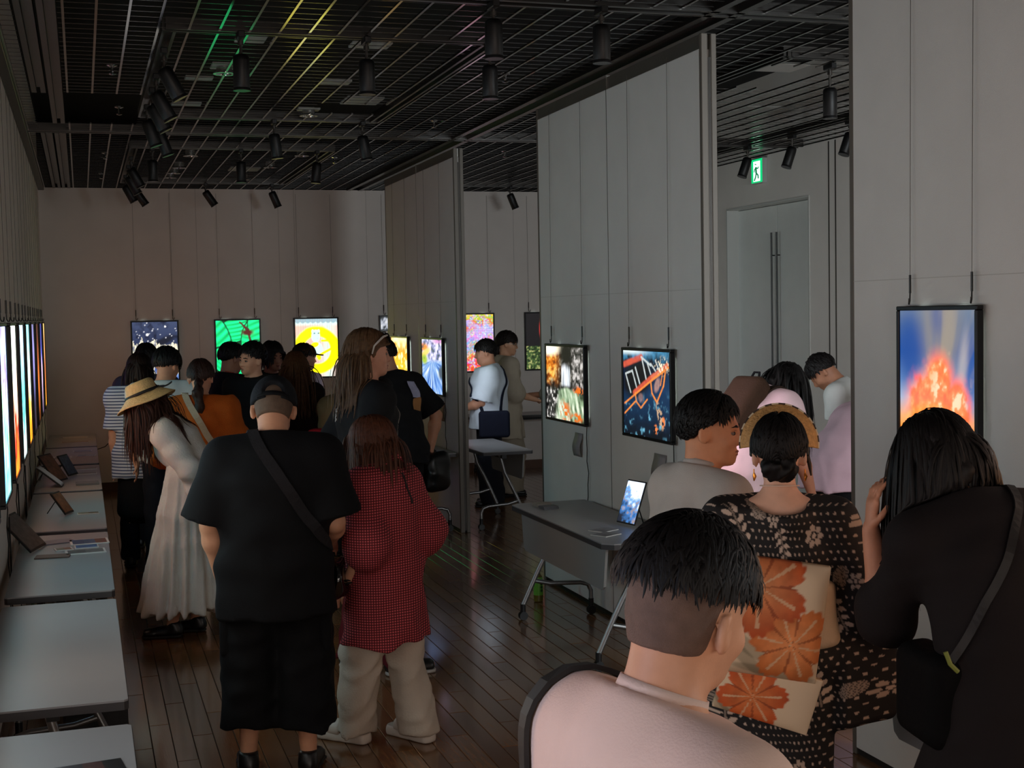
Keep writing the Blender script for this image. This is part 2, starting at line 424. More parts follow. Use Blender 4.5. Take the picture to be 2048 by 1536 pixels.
# ------------------------------------------------------------------ painted films of the lightboxes
def vnoise(u, v, sx, sy, seed):
    r = np.random.default_rng(seed); nx_, ny_ = int(sx) + 3, int(sy) + 3
    g = r.random((nx_, ny_))
    a = u * sx; b = v * sy
    i = np.clip(np.floor(a).astype(int), 0, nx_ - 2); j = np.clip(np.floor(b).astype(int), 0, ny_ - 2)
    fa = np.clip(a - i, 0, 1); fb = np.clip(b - j, 0, 1)
    fa = fa * fa * (3 - 2 * fa); fb = fb * fb * (3 - 2 * fb)
    return (g[i, j] * (1 - fa) + g[i + 1, j] * fa) * (1 - fb) + (g[i, j + 1] * (1 - fa) + g[i + 1, j + 1] * fa) * fb
def fbm(u, v, sx, sy, seed, octv=4):
    t = 0; a = 0.5; n = 0
    u = np.clip(u, 0, 1); v = np.clip(v, 0, 1)
    for k in range(octv):
        t = t + a * vnoise(u, v, sx * 2 ** k, sy * 2 ** k, seed + k); n += a; a *= 0.5
    return t / n
def sst(a, b, x):
    t = np.clip((x - a) / (b - a), 0, 1); return t * t * (3 - 2 * t)
def mixc(c, col, w):
    w = np.clip(w, 0, 1)[..., None]
    return c * (1 - w) + np.array(col, float) * w
def mixa(c, arr, w):
    w = np.clip(w, 0, 1)[..., None]
    return c * (1 - w) + arr * w
def ell(u, v, cx, cy, rx, ry, ang=0.0, soft=0.15):
    c, s = math.cos(ang), math.sin(ang)
    x = ((u - cx) * c + (v - cy) * s) / rx; y = (-(u - cx) * s + (v - cy) * c) / ry
    return 1 - sst(1 - soft, 1 + soft, np.sqrt(x * x + y * y))
def seg2(u, v, ax, ay, bx_, by_, w, soft=0.4):
    dx, dy = bx_ - ax, by_ - ay
    t = np.clip(((u - ax) * dx + (v - ay) * dy) / (dx * dx + dy * dy), 0, 1)
    d = np.hypot(u - ax - t * dx, v - ay - t * dy)
    return 1 - sst(w * (1 - soft), w * (1 + soft), d)
def grad(v, stops):
    ps = [s[0] for s in stops]; cs = np.array([rgb(*s[1]) for s in stops])
    return np.stack([np.interp(v, ps, cs[:, k]) for k in range(3)], -1)

def p_fire(u, v):
    c = grad(v, [(0, (52, 92, 158)), (0.10, (60, 104, 172)), (0.27, (70, 58, 52)), (0.31, (255, 132, 16)), (0.36, (255, 150, 60)), (0.42, (246, 176, 120)), (0.52, (170, 192, 222)), (0.62, (110, 150, 205)), (0.78, (40, 92, 165)), (0.92, (84, 112, 152)), (1, (112, 130, 156))])
    ang = np.arctan2((u - 0.47) * 0.7, v - 0.25)
    ray_ = fbm(np.clip((ang + 1.6) / 3.2, 0, 1), v * 0.6, 18, 2, 5, 4)
    c = mixc(c, rgb(150, 142, 136), ell(u, v, 0.56, 0.86, 0.26, 0.28, 0.0, 0.8) * (0.35 + 0.9 * ray_))
    c = mixc(c, rgb(18, 74, 158), ell(u, v, 0.14, 0.78, 0.17, 0.2, 0.25, 0.7) * 0.85 + ell(u, v, 0.95, 0.66, 0.12, 0.2, -0.2, 0.7) * 0.7 + ell(u, v, 0.52, 0.97, 0.08, 0.1, 0, 0.8) * 0.5)
    c = mixc(c, rgb(168, 156, 140), sst(0.5, 0.72, ray_) * sst(0.55, 0.75, v) * sst(0.3, 0.5, u) * 0.6)
    c = mixc(c, rgb(206, 196, 190), ell(u, v, 0.84, 0.70, 0.05, 0.17, -0.22, 0.8) * 0.6)
    n = fbm(u, v, 6, 9, 9, 5); n2 = fbm(u, v, 18, 22, 31, 4)
    w = np.maximum(ell(u + 0.08 * (n - .5), v + 0.08 * (n2 - .5), 0.42, 0.47, 0.30, 0.20, 0, 0.45), ell(u + 0.1 * (n2 - .5), v + 0.06 * (n - .5), 0.74, 0.46, 0.17, 0.17, -0.25, 0.5))
    w = np.maximum(w, ell(u + 0.06 * (n2 - .5), v, 0.53, 0.60, 0.17, 0.15, -0.15, 0.6))
    pc = grad(n2, [(0.25, (252, 84, 26)), (0.5, (248, 106, 40)), (0.72, (250, 140, 76))])
    c = mixa(c, pc, np.clip(w * 1.25, 0, 0.93))
    c = mixc(c, rgb(250, 200, 170), sst(0.62, 0.72, n2) * ell(u, v, 0.66, 0.56, 0.24, 0.18, 0, 0.5) * 0.7)
    c = mixc(c, rgb(255, 150, 20), ell(u, v, 0.46, 0.37, 0.26, 0.09, 0, 0.8) * (0.5 + n2))
    c = mixc(c, (1.05, 0.52, 0.0), ell(u, v, 0.48, 0.345, 0.13, 0.08, 0.1, 0.8) * (0.55 + n2 * 0.8))
    c = mixc(c, (1.25, 1.0, 0.1), ell(u, v, 0.42, 0.325, 0.05, 0.04, 0.2, 0.8))
    hz = 0.275 + 0.03 * fbm(u, u * 0 + 0.3, 7, 1, 3, 3)
    c = mixc(c, rgb(66, 56, 52), (v < hz) * (v > 0.15) * 1.0)
    sn = fbm(u, v, 26, 70, 77, 4)
    hill = 0.17 + 0.085 * np.exp(-((u - 0.68) / 0.19) ** 2) + 0.02 * (fbm(u, u * 0, 16, 1, 8, 3) - 0.5)
    ic = grad(sn, [(0.28, (64, 62, 96)), (0.45, (160, 132, 146)), (0.55, (232, 206, 206)), (0.8, (206, 190, 222))])
    c = mixa(c, ic, (v < hill) * 1.0)
    c = mixc(c, rgb(52, 92, 168), sst(0.11, 0.07, v + 0.03 * sn) * sst(0.2, 0.5, u))
    c = c * (0.58 + 0.42 * np.clip(w * 1.2 + ell(u, v, 0.46, 0.35, 0.4, 0.09, 0, 0.8), 0, 1))[..., None]
    return mixc(c, rgb(200, 120, 90), ell(u, v, 0.33, 0.27, 0.02, 0.065, 0.1, 0.5) * 0.8 + 0.8 * ell(u, v, 0.52, 0.268, 0.05, 0.012))
def p_falls(u, v):
    n = fbm(u, v, 7, 6, 3, 5); n2 = fbm(u, v, 26, 22, 13, 4)
    c = grad(n2, [(0.3, (12, 12, 12)), (0.55, (44, 40, 36)), (0.8, (150, 145, 136))])
    lt = sst(0.45, 0.1, u) * sst(0.45, 0.7, v + (n - 0.5) * 0.4)
    c = mixa(c, grad(n2, [(0.25, (120, 56, 10)), (0.5, (222, 120, 22)), (0.75, (255, 206, 96))]), lt * 1.3)
    c = mixc(c, (1.2, 1.15, 0.9), ell(u, v, 0.05, 0.97, 0.3, 0.09, 0, 0.5))
    c = mixc(c, rgb(24, 20, 18), ell(u, v, 0.55, 0.9, 0.16, 0.16, 0, 0.5))
    st = fbm(u, v, 40, 4, 41, 3)
    fl = np.maximum(sst(0.40, 0.43, u) * sst(0.66, 0.62, u) * sst(0.44, 0.5, v) * sst(0.80, 0.7, v + 0.3 * abs(u - 0.5)), 0)
    c = mixa(c, grad(st, [(0.3, (120, 128, 136)), (0.5, (220, 228, 236)), (0.8, (255, 255, 255))]), fl)
    c = mixa(c, grad(n2, [(0.3, (22, 20, 20)), (0.55, (120, 116, 112)), (0.7, (205, 200, 196))]), sst(0.66, 0.74, u) * sst(0.42, 0.5, v))
    c = mixa(c, grad(n2, [(0.35, (10, 10, 10)), (0.6, (86, 84, 82)), (0.72, (240, 236, 230))]), sst(0.45, 0.3, u) * sst(0.44, 0.38, v))
    rv = sst(0.05, 0.0, v - 0.42 + np.abs(u - 0.55) * 0.2) * sst(0.28, 0.42, u + 0.25 * (0.4 - v))
    c = mixa(c, grad(fbm(u + 0.3 * v, v, 18, 6, 91, 4), [(0.25, (52, 62, 44)), (0.5, (150, 178, 140)), (0.75, (236, 244, 220))]), rv)
    c = mixc(c, rgb(226, 110, 28), ell(u, v, 0.5, 0.12, 0.12, 0.13, 0.5, 0.6) * (n2 > 0.45) + ell(u, v, 0.85, 0.42, 0.12, 0.06, 0, 0.4) * (n2 > 0.52) + ell(u, v, 0.8, 0.06, 0.14, 0.06, 0, 0.4) * (n2 > 0.45))
    return c
def p_wreck(u, v):
    n = fbm(u, v, 18, 14, 5, 4)
    c = grad(v + (n - 0.5) * 0.25, [(0, (8, 14, 22)), (0.3, (14, 42, 70)), (0.6, (18, 52, 88)), (0.85, (6, 18, 32)), (1, (70, 140, 180))])
    c = mixc(c, rgb(120, 196, 226), (n - 0.62) * 4 * sst(0.6, 0.2, v))
    c = mixc(c, rgb(225, 240, 240), sst(0.93, 1.0, v) * sst(0.7, 0.2, u))
    c = mixc(c, rgb(12, 12, 16), ell(u, v, 0.30, 0.66, 0.34, 0.2, 0.3, 0.3))
    W = rgb(240, 140, 60); RD = rgb(206, 86, 62); WH = rgb(196, 206, 206); hull = fbm(u, v, 30, 26, 17, 3)
    for (a, b, cc, d, w, col) in ((0.02, 0.83, 0.40, 0.93, 0.035, RD), (0.40, 0.93, 0.60, 0.84, 0.012, WH), (0.05, 0.72, 0.16, 0.50, 0.011, WH), (0.05, 0.72, 0.2, 0.76, 0.011, WH), (0.2, 0.76, 0.30, 0.55, 0.011, WH), (0.27, 0.80, 0.36, 0.62, 0.012, WH), (0.42, 0.9, 0.50, 0.68, 0.012, WH), (0.52, 0.88, 0.60, 0.74, 0.010, WH), (0.60, 0.86, 0.70, 0.78, 0.010, WH), (0.70, 0.9, 0.78, 0.78, 0.010, WH),
                                 (0.24, 0.50, 0.66, 0.72, 0.032, RD), (0.62, 0.70, 0.94, 0.86, 0.024, rgb(216, 110, 80)), (0.02, 0.36, 0.60, 0.66, 0.011, W), (0.60, 0.66, 0.96, 0.83, 0.014, W), (0.02, 0.24, 0.28, 0.41, 0.010, W), (0.26, 0.50, 0.28, 0.40, 0.011, W), (0.28, 0.40, 0.38, 0.33, 0.010, W), (0.38, 0.33, 0.52, 0.44, 0.010, W),
                                 (0.60, 0.64, 0.62, 0.52, 0.012, W), (0.62, 0.52, 0.72, 0.42, 0.012, W), (0.72, 0.42, 0.86, 0.62, 0.012, W), (0.86, 0.62, 0.90, 0.78, 0.012, W), (0.80, 0.62, 0.84, 0.76, 0.008, W)):
        c = mixc(c, col, seg2(u, v, a, b, cc, d, w) * (0.55 + 0.8 * hull))
    c = mixc(c, rgb(170, 132, 124), (ell(u, v, 0.73, 0.62, 0.05, 0.09, -0.5, 0.3) + 0.6 * ell(u, v, 0.38, 0.45, 0.05, 0.05, 0.3, 0.4)) * (0.5 + 0.7 * hull))
    c = mixc(c, rgb(206, 170, 136), ell(u, v, 0.78, 0.27, 0.05, 0.16, 0.35, 0.3) * (hull > 0.5) * 0.9)
    c = mixc(c, rgb(236, 130, 70), ell(u, v, 0.70, 0.11, 0.05, 0.05, 0, 0.3) * (hull > 0.5) + ell(u, v, 0.85, 0.2, 0.03, 0.06, 0, 0.3) * (hull > 0.45))
    return mixc(c, rgb(240, 226, 196), ell(u, v, 0.84, 0.84, 0.14, 0.09, 0, 0.5) * (fbm(u, v, 46, 36, 7, 2) > 0.56))
def p_night(u, v):
    c = grad(v, [(0, (120, 160, 220)), (0.18, (150, 176, 222)), (0.4, (60, 74, 112)), (0.6, (40, 50, 84)), (1, (64, 76, 108))])
    n = fbm(u, v, 10, 12, 3, 4)
    c = mixc(c, rgb(20, 26, 50), (n - 0.5) * 3 * (v > 0.55))
    c = mixc(c, rgb(24, 28, 44), ell(u, v, 0.7, 0.68, 0.24, 0.06, 0.3, 0.5))
    tr = 0.50 + 0.30 * fbm(u, u * 0 + .5, 10, 1, 12, 4) ** 1.2
    n2 = fbm(u, v, 30, 14, 8, 4)
    c = mixa(c, grad(n2, [(0.3, (120, 124, 140)), (0.48, (250, 240, 206)), (0.8, (255, 252, 236))]), (v < tr) * (v > 0.12) * 0.95)
    c = mixc(c, rgb(60, 90, 160), (v < 0.3) * (fbm(u, v, 26, 8, 4, 3) - 0.48) * 5)
    r = np.random.default_rng(8)
    for k in range(26):
        c = mixc(c, (0.8, 0.8, 0.85), ell(u, v, r.random(), 0.62 + 0.37 * r.random(), 0.008 + 0.008 * r.random(), 0.006 + 0.006 * r.random(), 0, 0.5))
    return mixc(c, (1.4, 1.4, 1.4), ell(u, v, 0.33, 0.79, 0.03, 0.022) + ell(u, v, 0.73, 0.92, 0.02, 0.016))
def p_leaf(u, v):
    c = np.zeros(u.shape + (3,)) + np.array(rgb(6, 70, 34))
    for (cx, cy, rx, ry, an, sd) in ((0.42, 0.83, 0.42, 0.2, 0.15, 1), (0.1, 0.72, 0.2, 0.4, 0.5, 2), (0.75, 0.72, 0.16, 0.28, -0.3, 3), (0.92, 0.86, 0.18, 0.3, 0.2, 4), (0.4, 0.45, 0.3, 0.12, 0.1, 5), (0.2, 0.30, 0.32, 0.22, -0.5, 6), (0.66, 0.25, 0.34, 0.2, 0.4, 7), (0.9, 0.45, 0.2, 0.2, 0.9, 8), (0.5, 0.06, 0.5, 0.12, 0.0, 9)):
        cc, ss = math.cos(an), math.sin(an)
        x = ((u - cx) * cc + (v - cy) * ss); y = (-(u - cx) * ss + (v - cy) * cc)
        st = 0.62 + 0.38 * np.sin(y / ry * 19 + 1.5 * np.sin(x * 5 + sd)) * (0.6 + 0.4 * np.sin(x * 3))
        col = grad(st, [(0.1, (0, 70, 36)), (0.5, (4, 180, 96)), (0.9, (24, 235, 140))])
        c = mixa(c, col, ell(u, v, cx, cy, rx, ry, an, 0.06))
        c = mixc(c, rgb(2, 34, 18), ell(u, v, cx, cy, rx * 1.1, ry * 1.1, an, 0.05) - ell(u, v, cx, cy, rx * 0.97, ry * 0.97, an, 0.05))
    for k in range(5):
        c = mixc(c, rgb(70, 30, 26), seg2(u, v, 0.55 + 0.05 * k, 0.97 - 0.03 * k, 0.78, 0.80 - 0.05 * k, 0.016))
    c = mixc(c, rgb(70, 24, 20), ell(u, v, 0.72, 0.79, 0.14, 0.05, 0, 0.5))
    return c
def p_ring(u, v):
    c = grad(u, [(0, (236, 190, 170)), (0.5, (222, 176, 160)), (0.8, (200, 226, 214)), (1, (244, 190, 176))])
    c = mixc(c, rgb(206, 236, 226), sst(0.86, 0.93, v))
    c = mixc(c, rgb(120, 150, 170), sst(0.94, 0.96, v + 0.025 * np.abs(np.sin(u * 26))) * 0.8)
    c = mixc(c, rgb(170, 130, 120), (np.sin(u * 110) > 0.85) * 0.35)
    d = np.hypot((u - 0.50) / 1.0, (v - 0.46) * 1.36 / 1.0)
    n = fbm(u, v, 6, 8, 4, 3)
    c = c * 0.62
    ring = sst(0.31, 0.345, d) * sst(0.60, 0.55, d + 0.04 * n)
    c = mixc(c, (1.25, 1.2, 0.0), ring)
    c = mixc(c, (0.75, 0.62, 0.0), ring * (n > 0.6) * 0.5)
    fig = np.maximum(ell(u, v, 0.48, 0.70, 0.10, 0.11, 0, 0.15), ell(u, v, 0.52, 0.46, 0.12, 0.13, 0.2, 0.2))
    fig = np.maximum(fig, np.maximum(ell(u, v, 0.415, 0.775, 0.03, 0.045, 0.3), ell(u, v, 0.545, 0.775, 0.03, 0.045, -0.3)))
    c = mixc(c, rgb(160, 200, 196), fig)
    c = mixc(c, rgb(70, 84, 84), ell(u, v, 0.45, 0.75, 0.022, 0.012, 0, .3) + ell(u, v, 0.55, 0.75, 0.022, 0.012, 0, .3) + 0.7 * ell(u, v, 0.52, 0.66, 0.01, 0.008))
    c = mixc(c, (1.05, 0.85, 0.0), ell(u, v, 0.45, 0.55, 0.10, 0.045, 0.2) + seg2(u, v, 0.5, 0.35, 0.85, 0.48, 0.022) + seg2(u, v, 0.85, 0.48, 0.82, 0.62, 0.02) + seg2(u, v, 0.82, 0.62, 0.62, 0.62, 0.018) + ell(u, v, 0.55, 0.33, 0.045, 0.045))
    return c
def p_grey(u, v):
    n = fbm(u, v, 12, 16, 6, 4)
    return grad(n, [(0.2, (20, 22, 24)), (0.48, (70, 76, 80)), (0.6, (200, 206, 220)), (0.85, (255, 255, 255))])
def p_graffiti(u, v):
    pal = np.array([rgb(*c) for c in ((255, 60, 30), (255, 150, 30), (60, 200, 80), (250, 220, 60), (240, 120, 230), (90, 110, 250), (120, 220, 250), (250, 250, 250), (250, 60, 120), (190, 120, 255))])
    c = np.zeros(u.shape + (3,))
    n = fbm(u, v, 6, 8, 5, 5); n2 = fbm(u, v, 26, 34, 15, 3); n3 = fbm(v, u, 7, 9, 25, 3)
    base = grad(v + (n - 0.5) * 0.5, [(0, (255, 70, 40)), (0.22, (255, 90, 100)), (0.35, (255, 150, 60)), (0.46, (120, 190, 240)), (0.6, (240, 150, 240)), (0.75, (190, 200, 255)), (0.86, (255, 120, 40)), (0.95, (170, 220, 60)), (1, (240, 210, 70))])
    idx = (np.clip(n3 * 1.6 - 0.3, 0, 0.999) * len(pal)).astype(int)
    c = mixa(base, pal[idx], (n2 > 0.5) * 0.6)
    c = mixc(c, (0.9, 0.9, 0.95), (n2 > 0.66) * 0.6)
    row = np.floor(v * 24)
    br = (np.abs((v * 24) % 1 - 0.5) > 0.42) | (np.abs(((u * 9 + 0.5 * (row % 2)) % 1) - 0.5) > 0.44)
    return mixc(c, rgb(130, 40, 60), br * 0.28)
def p_arc(u, v):
    n = fbm(u, v, 24, 34, 5, 4)
    c = np.zeros(u.shape + (3,)) + np.array(rgb(22, 18, 20))
    c = mixa(c, grad(n, [(0.3, (20, 30, 14)), (0.55, (70, 100, 50)), (0.75, (190, 190, 120))]), (v < 0.42) * 1.0)
    d = np.hypot((u - 0.75) / 1.0, (v - 0.72) * 0.8)
    c = mixc(c, (1.1, 0.06, 0.05), sst(0.33, 0.36, d) * sst(0.41, 0.38, d) * (u < 0.72))
    c = mixc(c, rgb(235, 235, 240), seg2(u, v, 0.5, 0.82, 0.95, 0.68, 0.035) + ell(u, v, 0.82, 0.52, 0.12, 0.08))
    return mixc(c, rgb(255, 96, 52), ell(u, v, 0.7, 0.44, 0.2, 0.06) + ell(u, v, 0.86, 0.34, 0.08, 0.12))
def p_stream(u, v):
    ang = np.arctan2(u - 0.52, v - 0.62)
    st = fbm((ang + 3.2) / 6.4, np.clip(np.hypot(u - .52, v - .62), 0, 1), 60, 3, 5, 4)
    low = grad(st, [(0.25, (50, 96, 190)), (0.5, (120, 170, 240)), (0.72, (214, 232, 255)), (0.9, (255, 255, 255))])
    n = fbm(u, v, 14, 14, 9, 4)
    top = grad(n, [(0.25, (60, 70, 130)), (0.45, (150, 150, 210)), (0.6, (236, 230, 255)), (0.8, (255, 255, 250))])
    c = mixa(top, low, sst(0.66, 0.56, v))
    c = mixc(c, rgb(255, 150, 60), ell(u, v, 0.1, 0.85, 0.2, 0.07, 0, .5)); c = mixc(c, rgb(255, 220, 120), ell(u, v, 0.16, 0.74, 0.26, 0.06, 0.3, .5))
    c = mixc(c, rgb(170, 200, 60), ell(u, v, 0.12, 0.62, 0.14, 0.09, 0, .5)); c = mixc(c, rgb(226, 150, 220), sst(0.9, 0.97, v) * sst(0.4, 0.8, u))
    return mixc(c, rgb(70, 84, 110), ell(u, v, 0.95, 0.40, 0.14, 0.12, 0.3, .4) + (n < 0.36) * (v > 0.6) * 0.8)
def p_amber(u, v):
    n = fbm(u, v, 8, 8, 5, 4)
    c = grad(v + (n - 0.5) * 0.6, [(0, (255, 230, 90)), (0.3, (255, 180, 30)), (0.7, (255, 140, 20)), (1, (255, 244, 180))])
    return mixc(c, (1.3, 1.25, 0.5), (n > 0.6) * 0.8)
def p_var(stops, sx, sy, seed, tilt=0.0):
    def f_(u, v):
        n = fbm(u, v, sx, sy, seed, 5)
        return grad(np.clip(v + (n - 0.5) * 0.9 + tilt * (u - 0.5), 0, 1), stops)
    return f_

FRAME = mat('lightbox_frame', rgb(22, 22, 24), 0.35, metal=0.3)
HOOKM = mat('hook_steel', rgb(70, 70, 70), 0.35, metal=0.9)
WIREM = mat('hanger_wire', rgb(96, 92, 88), 0.45, metal=0.7)
CORDM = mat('black_cord', rgb(16, 16, 16), 0.5)
GLOW = emis('led_edge', (0.85, 1.0, 0.92), 2.5)
def lightbox(label, loc, rotz, w, h, fn, nu, nv, gain, rail_z=3.3, cord=None, ztop=None, hang=0.76, wires=True):
    """loc: centre of the back on the wall, front looks along local -y"""
    t = thing('lightbox_picture', label, 'picture', loc, rotz)
    d0, d1 = 0.014, 0.044; fw_ = 0.017
    for (x0, x1, z0, z1) in ((-w / 2, w / 2, h / 2 - fw_, h / 2), (-w / 2, w / 2, -h / 2, -h / 2 + fw_), (-w / 2, -w / 2 + fw_, -h / 2 + fw_, h / 2 - fw_), (w / 2 - fw_, w / 2, -h / 2 + fw_, h / 2 - fw_)):
        m = MB(); m.box(x0, x1, -d1, -d0, z0, z1, 0.003); m.build('frame_bar', FRAME, t)
    m = MB(); m.box(-w / 2 + 0.004, w / 2 - 0.004, -d0 - 0.006, -d0 + 0.002, -h / 2 + 0.004, h / 2 - 0.004); m.build('back_panel', ALU, t)
    m = MB(); g = 0.05
    for s_ in (-1, 1):
        m.box(s_ * (w / 2 - 0.045) - 0.004, s_ * (w / 2 - 0.045) + 0.004, -d0 + 0.003, -d0 + 0.006, -h / 2 + g, h / 2 - g)
        m.box(s_ * w * 0.25 - 0.03, s_ * w * 0.25 + 0.03, -d0 + 0.003, -d0 + 0.006, h / 2 - 0.02, h / 2 - 0.014)
    o = m.build('led_strip', GLOW, t); o['kind'] = 'stuff'
    iw, ih = w - 2 * fw_, h - 2 * fw_
    U, Vv = np.meshgrid(np.linspace(0, 1, nu), np.linspace(0, 1, nv), indexing='ij')
    P = np.stack([(U - 0.5) * iw, np.full_like(U, -d1 + 0.008), (Vv - 0.5) * ih], -1).reshape(-1, 3)
    I = np.arange(nu * nv).reshape(nu, nv)
    F = np.stack([I[:-1, :-1], I[1:, :-1], I[1:, 1:], I[:-1, 1:]], -1).reshape(-1, 4)
    film = mesh_np('backlit_film', P, F, print_mat('film_%d' % round(gain * 100), gain), t, False)
    set_print(film, np.clip(fn(U, Vv), 0, 2).reshape(-1, 3))
    if wires:
        for s_ in (-1, 1):
            xw = s_ * w * hang / 2
            m = MB(); m.tube([(xw, -0.02, h / 2 + 0.055), (xw, -0.012, rail_z - loc[2])], 0.0013, 5); m.build('wire', WIREM, t)
            m = MB(); m.tube([(xw, -0.02, h / 2 + 0.12), (xw, -0.02, h / 2 + 0.05)], 0.005, 6)
            m.tube([(xw, -0.02, h / 2 + 0.06), (xw, -0.021, h / 2 + 0.02), (xw + 0.004, -0.027, h / 2 + 0.008), (xw + 0.012, -0.034, h / 2 + 0.008), (xw + 0.018, -0.037, h / 2 + 0.02), (xw + 0.019, -0.037, h / 2 + 0.03)], 0.0032, 6)
            m.build('hook', HOOKM, t, True)
    if cord:
        pts = [(w / 2 - 0.04, -0.012, -h / 2 + 0.02)]
        zc = -h / 2; n = 10
        for k in range(1, n + 1):
            pts.append((w / 2 - 0.04 + 0.012 * math.sin(k * 1.3 + loc[1]), -0.01 - 0.006 * (k % 2), zc - k * (cord / n)))
        m = MB(); m.tube(pts, 0.003, 5); m.build('power_cord', CORDM, t, True)
    return t
YB = ROOM_Y1
NG = PIC_GAIN
zc_ = (1.885 + 1.185) / 2
lightbox('lightbox of a starry blue night sky over pale trees, on the back wall', (0.775, YB, zc_), 0, 0.52, 0.70, p_night, 76, 104, NG * 0.8)
lightbox('lightbox of bright green veined leaves, on the back wall', (1.685, YB, zc_), 0, 0.52, 0.70, p_leaf, 76, 104, NG * 1.35)
lightbox('lightbox of a thick yellow ring around a pale cat, on the back wall', (2.58, YB, zc_), 0, 0.52, 0.70, p_ring, 76, 104, NG * 1.7)
lightbox('lightbox with mottled grey and white image, partly hidden by the far partition', (3.58, YB, zc_ + 0.01), 0, 0.52, 0.70, p_grey, 50, 70, NG * 0.6)
lightbox('lightbox of multicoloured painted brickwork, seen in the far bay', (4.47, YB, zc_ + 0.01), 0, 0.52, 0.71, p_graffiti, 76, 104, NG * 0.78, cord=0.4)
lightbox('dark lightbox with a red arc and white streaks, cut off by the middle partition', (5.37, YB, zc_ + 0.01), 0, 0.52, 0.71, p_arc, 60, 84, NG * 0.7, cord=0.4)
R_ = math.radians(-90)
lightbox('tall lightbox of an orange eruption under a blue sky, above the woman in black', (PX, 4.318, 1.53), R_, 0.50, 0.73, p_fire, 120, 180, NG * 1.15, 3.3)
lightbox('lightbox of a waterfall between autumn trees, hung on the middle partition', (PX, 8.40, 1.423), R_, 0.76, 0.52, p_falls, 130, 90, NG * 0.85, 3.26, cord=0.75, hang=0.78)
lightbox('lightbox of a rusty orange wreck in dark blue water, on the middle partition', (PX, 7.045, 1.423), R_, 0.70, 0.52, p_wreck, 130, 96, NG * 0.85, 3.26, cord=0.55, hang=0.8)
lightbox('lightbox of rushing blue and white water, hung on the far partition', (PX, 11.95, 1.423), R_, 0.78, 0.52, p_stream, 90, 70, NG * 0.78, 3.26, cord=0.7, hang=0.72)
lightbox('amber lightbox half hidden behind the man with the shoulder bag', (PX, 13.28, 1.423), R_, 0.76, 0.52, p_amber, 50, 40, NG * 1.05, 3.26, cord=0.7, hang=0.72)
L_ = math.radians(90)
LW = [(1.6, p_var([(0, (240, 240, 255)), (1, (160, 190, 230))], 4, 5, 2), 'out'), (2.65, p_var([(0, (255, 180, 120)), (1, (220, 200, 190))], 4, 5, 12), 'out'), (3.7, p_var([(0, (230, 230, 240)), (0.5, (190, 210, 200)), (1, (150, 190, 230))], 4, 5, 3), 'out'), (4.75, p_var([(0, (255, 200, 150)), (0.5, (220, 220, 210)), (1, (180, 200, 230))], 4, 5, 4), 'out'), (5.8, p_var([(0, (230, 240, 240)), (0.5, (200, 230, 230)), (1, (230, 240, 250))], 4, 5, 5), 'out'),
      (6.86, p_var([(0, (120, 200, 200)), (0.2, (70, 150, 220)), (0.38, (150, 230, 130)), (0.55, (190, 190, 255)), (0.8, (110, 90, 190)), (1, (170, 210, 255))], 8, 5, 5), 'nearest lightbox on the side wall, pale violet above blue and green'),
      (7.9, p_var([(0, (240, 110, 30)), (0.2, (60, 20, 16)), (0.33, (215, 50, 24)), (0.5, (225, 190, 160)), (0.8, (215, 240, 215)), (1, (235, 250, 235))], 12, 6, 8), 'red and white lightbox, second along the side wall'),
      (8.95, p_var([(0, (220, 240, 240)), (0.25, (40, 110, 90)), (0.5, (90, 220, 220)), (0.8, (130, 190, 240)), (1, (190, 230, 250))], 14, 10, 9), 'turquoise and pale blue lightbox, third along the side wall'),
      (9.98, p_var([(0, (120, 60, 10)), (0.3, (250, 150, 30)), (0.5, (255, 245, 210)), (0.7, (120, 210, 220)), (1, (110, 190, 200))], 8, 5, 10), 'lightbox with pale sky over an orange base, fourth along the side wall'),
      (11.03, p_var([(0, (40, 30, 30)), (0.4, (60, 60, 110)), (0.7, (150, 140, 210)), (1, (90, 90, 120))], 8, 5, 21), 'dim violet lightbox, fifth along the side wall'),
      (12.08, p_var([(0, (60, 30, 10)), (0.5, (220, 110, 30)), (0.8, (120, 50, 20)), (1, (40, 30, 30))], 8, 5, 22), 'dark lightbox with an orange glow, sixth along the side wall'),
      (13.13, p_var([(0, (40, 30, 60)), (0.4, (220, 190, 230)), (0.7, (50, 70, 200)), (1, (60, 60, 120))], 8, 5, 23), 'deep blue and lilac lightbox, seventh along the side wall'),
      (14.18, p_var([(0, (220, 160, 30)), (0.3, (190, 90, 50)), (0.6, (226, 140, 84)), (1, (255, 200, 120))], 8, 5, 24), 'warm red and gold lightbox, last along the side wall')]
for i_, (yc, fn, lb) in enumerate(LW):
    far = yc < 6
    if lb == 'out':
        lb = ['lightbox behind the photographer, first on the side wall', 'lightbox behind the photographer, second on the side wall', 'pale lightbox over the nearest side tables', 'peach lightbox over the nearest side tables', 'white lightbox over the empty side table'][i_]
    lightbox(lb, (ROOM_X0, yc, 1.47), L_, 0.66, 0.85, fn, 16 if far else 60, 20 if far else 110, HID if far else NG * (2.9 if yc < 10.5 else 1.3), 3.32, cord=0.85 if not far else None, hang=0.7, wires=not far)
# further lightboxes on the near partition, out of the frame, that light the foreground
for yc, fn, lb in ((2.9, p_var([(0, (255, 170, 90)), (0.5, (255, 190, 150)), (1, (240, 220, 210))], 4, 5, 31), 'warm lightbox on the near partition, outside the picture'), (1.9, p_var([(0, (255, 190, 130)), (1, (240, 210, 200))], 4, 5, 32), 'second warm lightbox on the near partition, outside the picture')):
    lightbox(lb, (PX, yc, 1.53), R_, 0.50, 0.73, fn, 12, 16, HID, 3.3, wires=False)
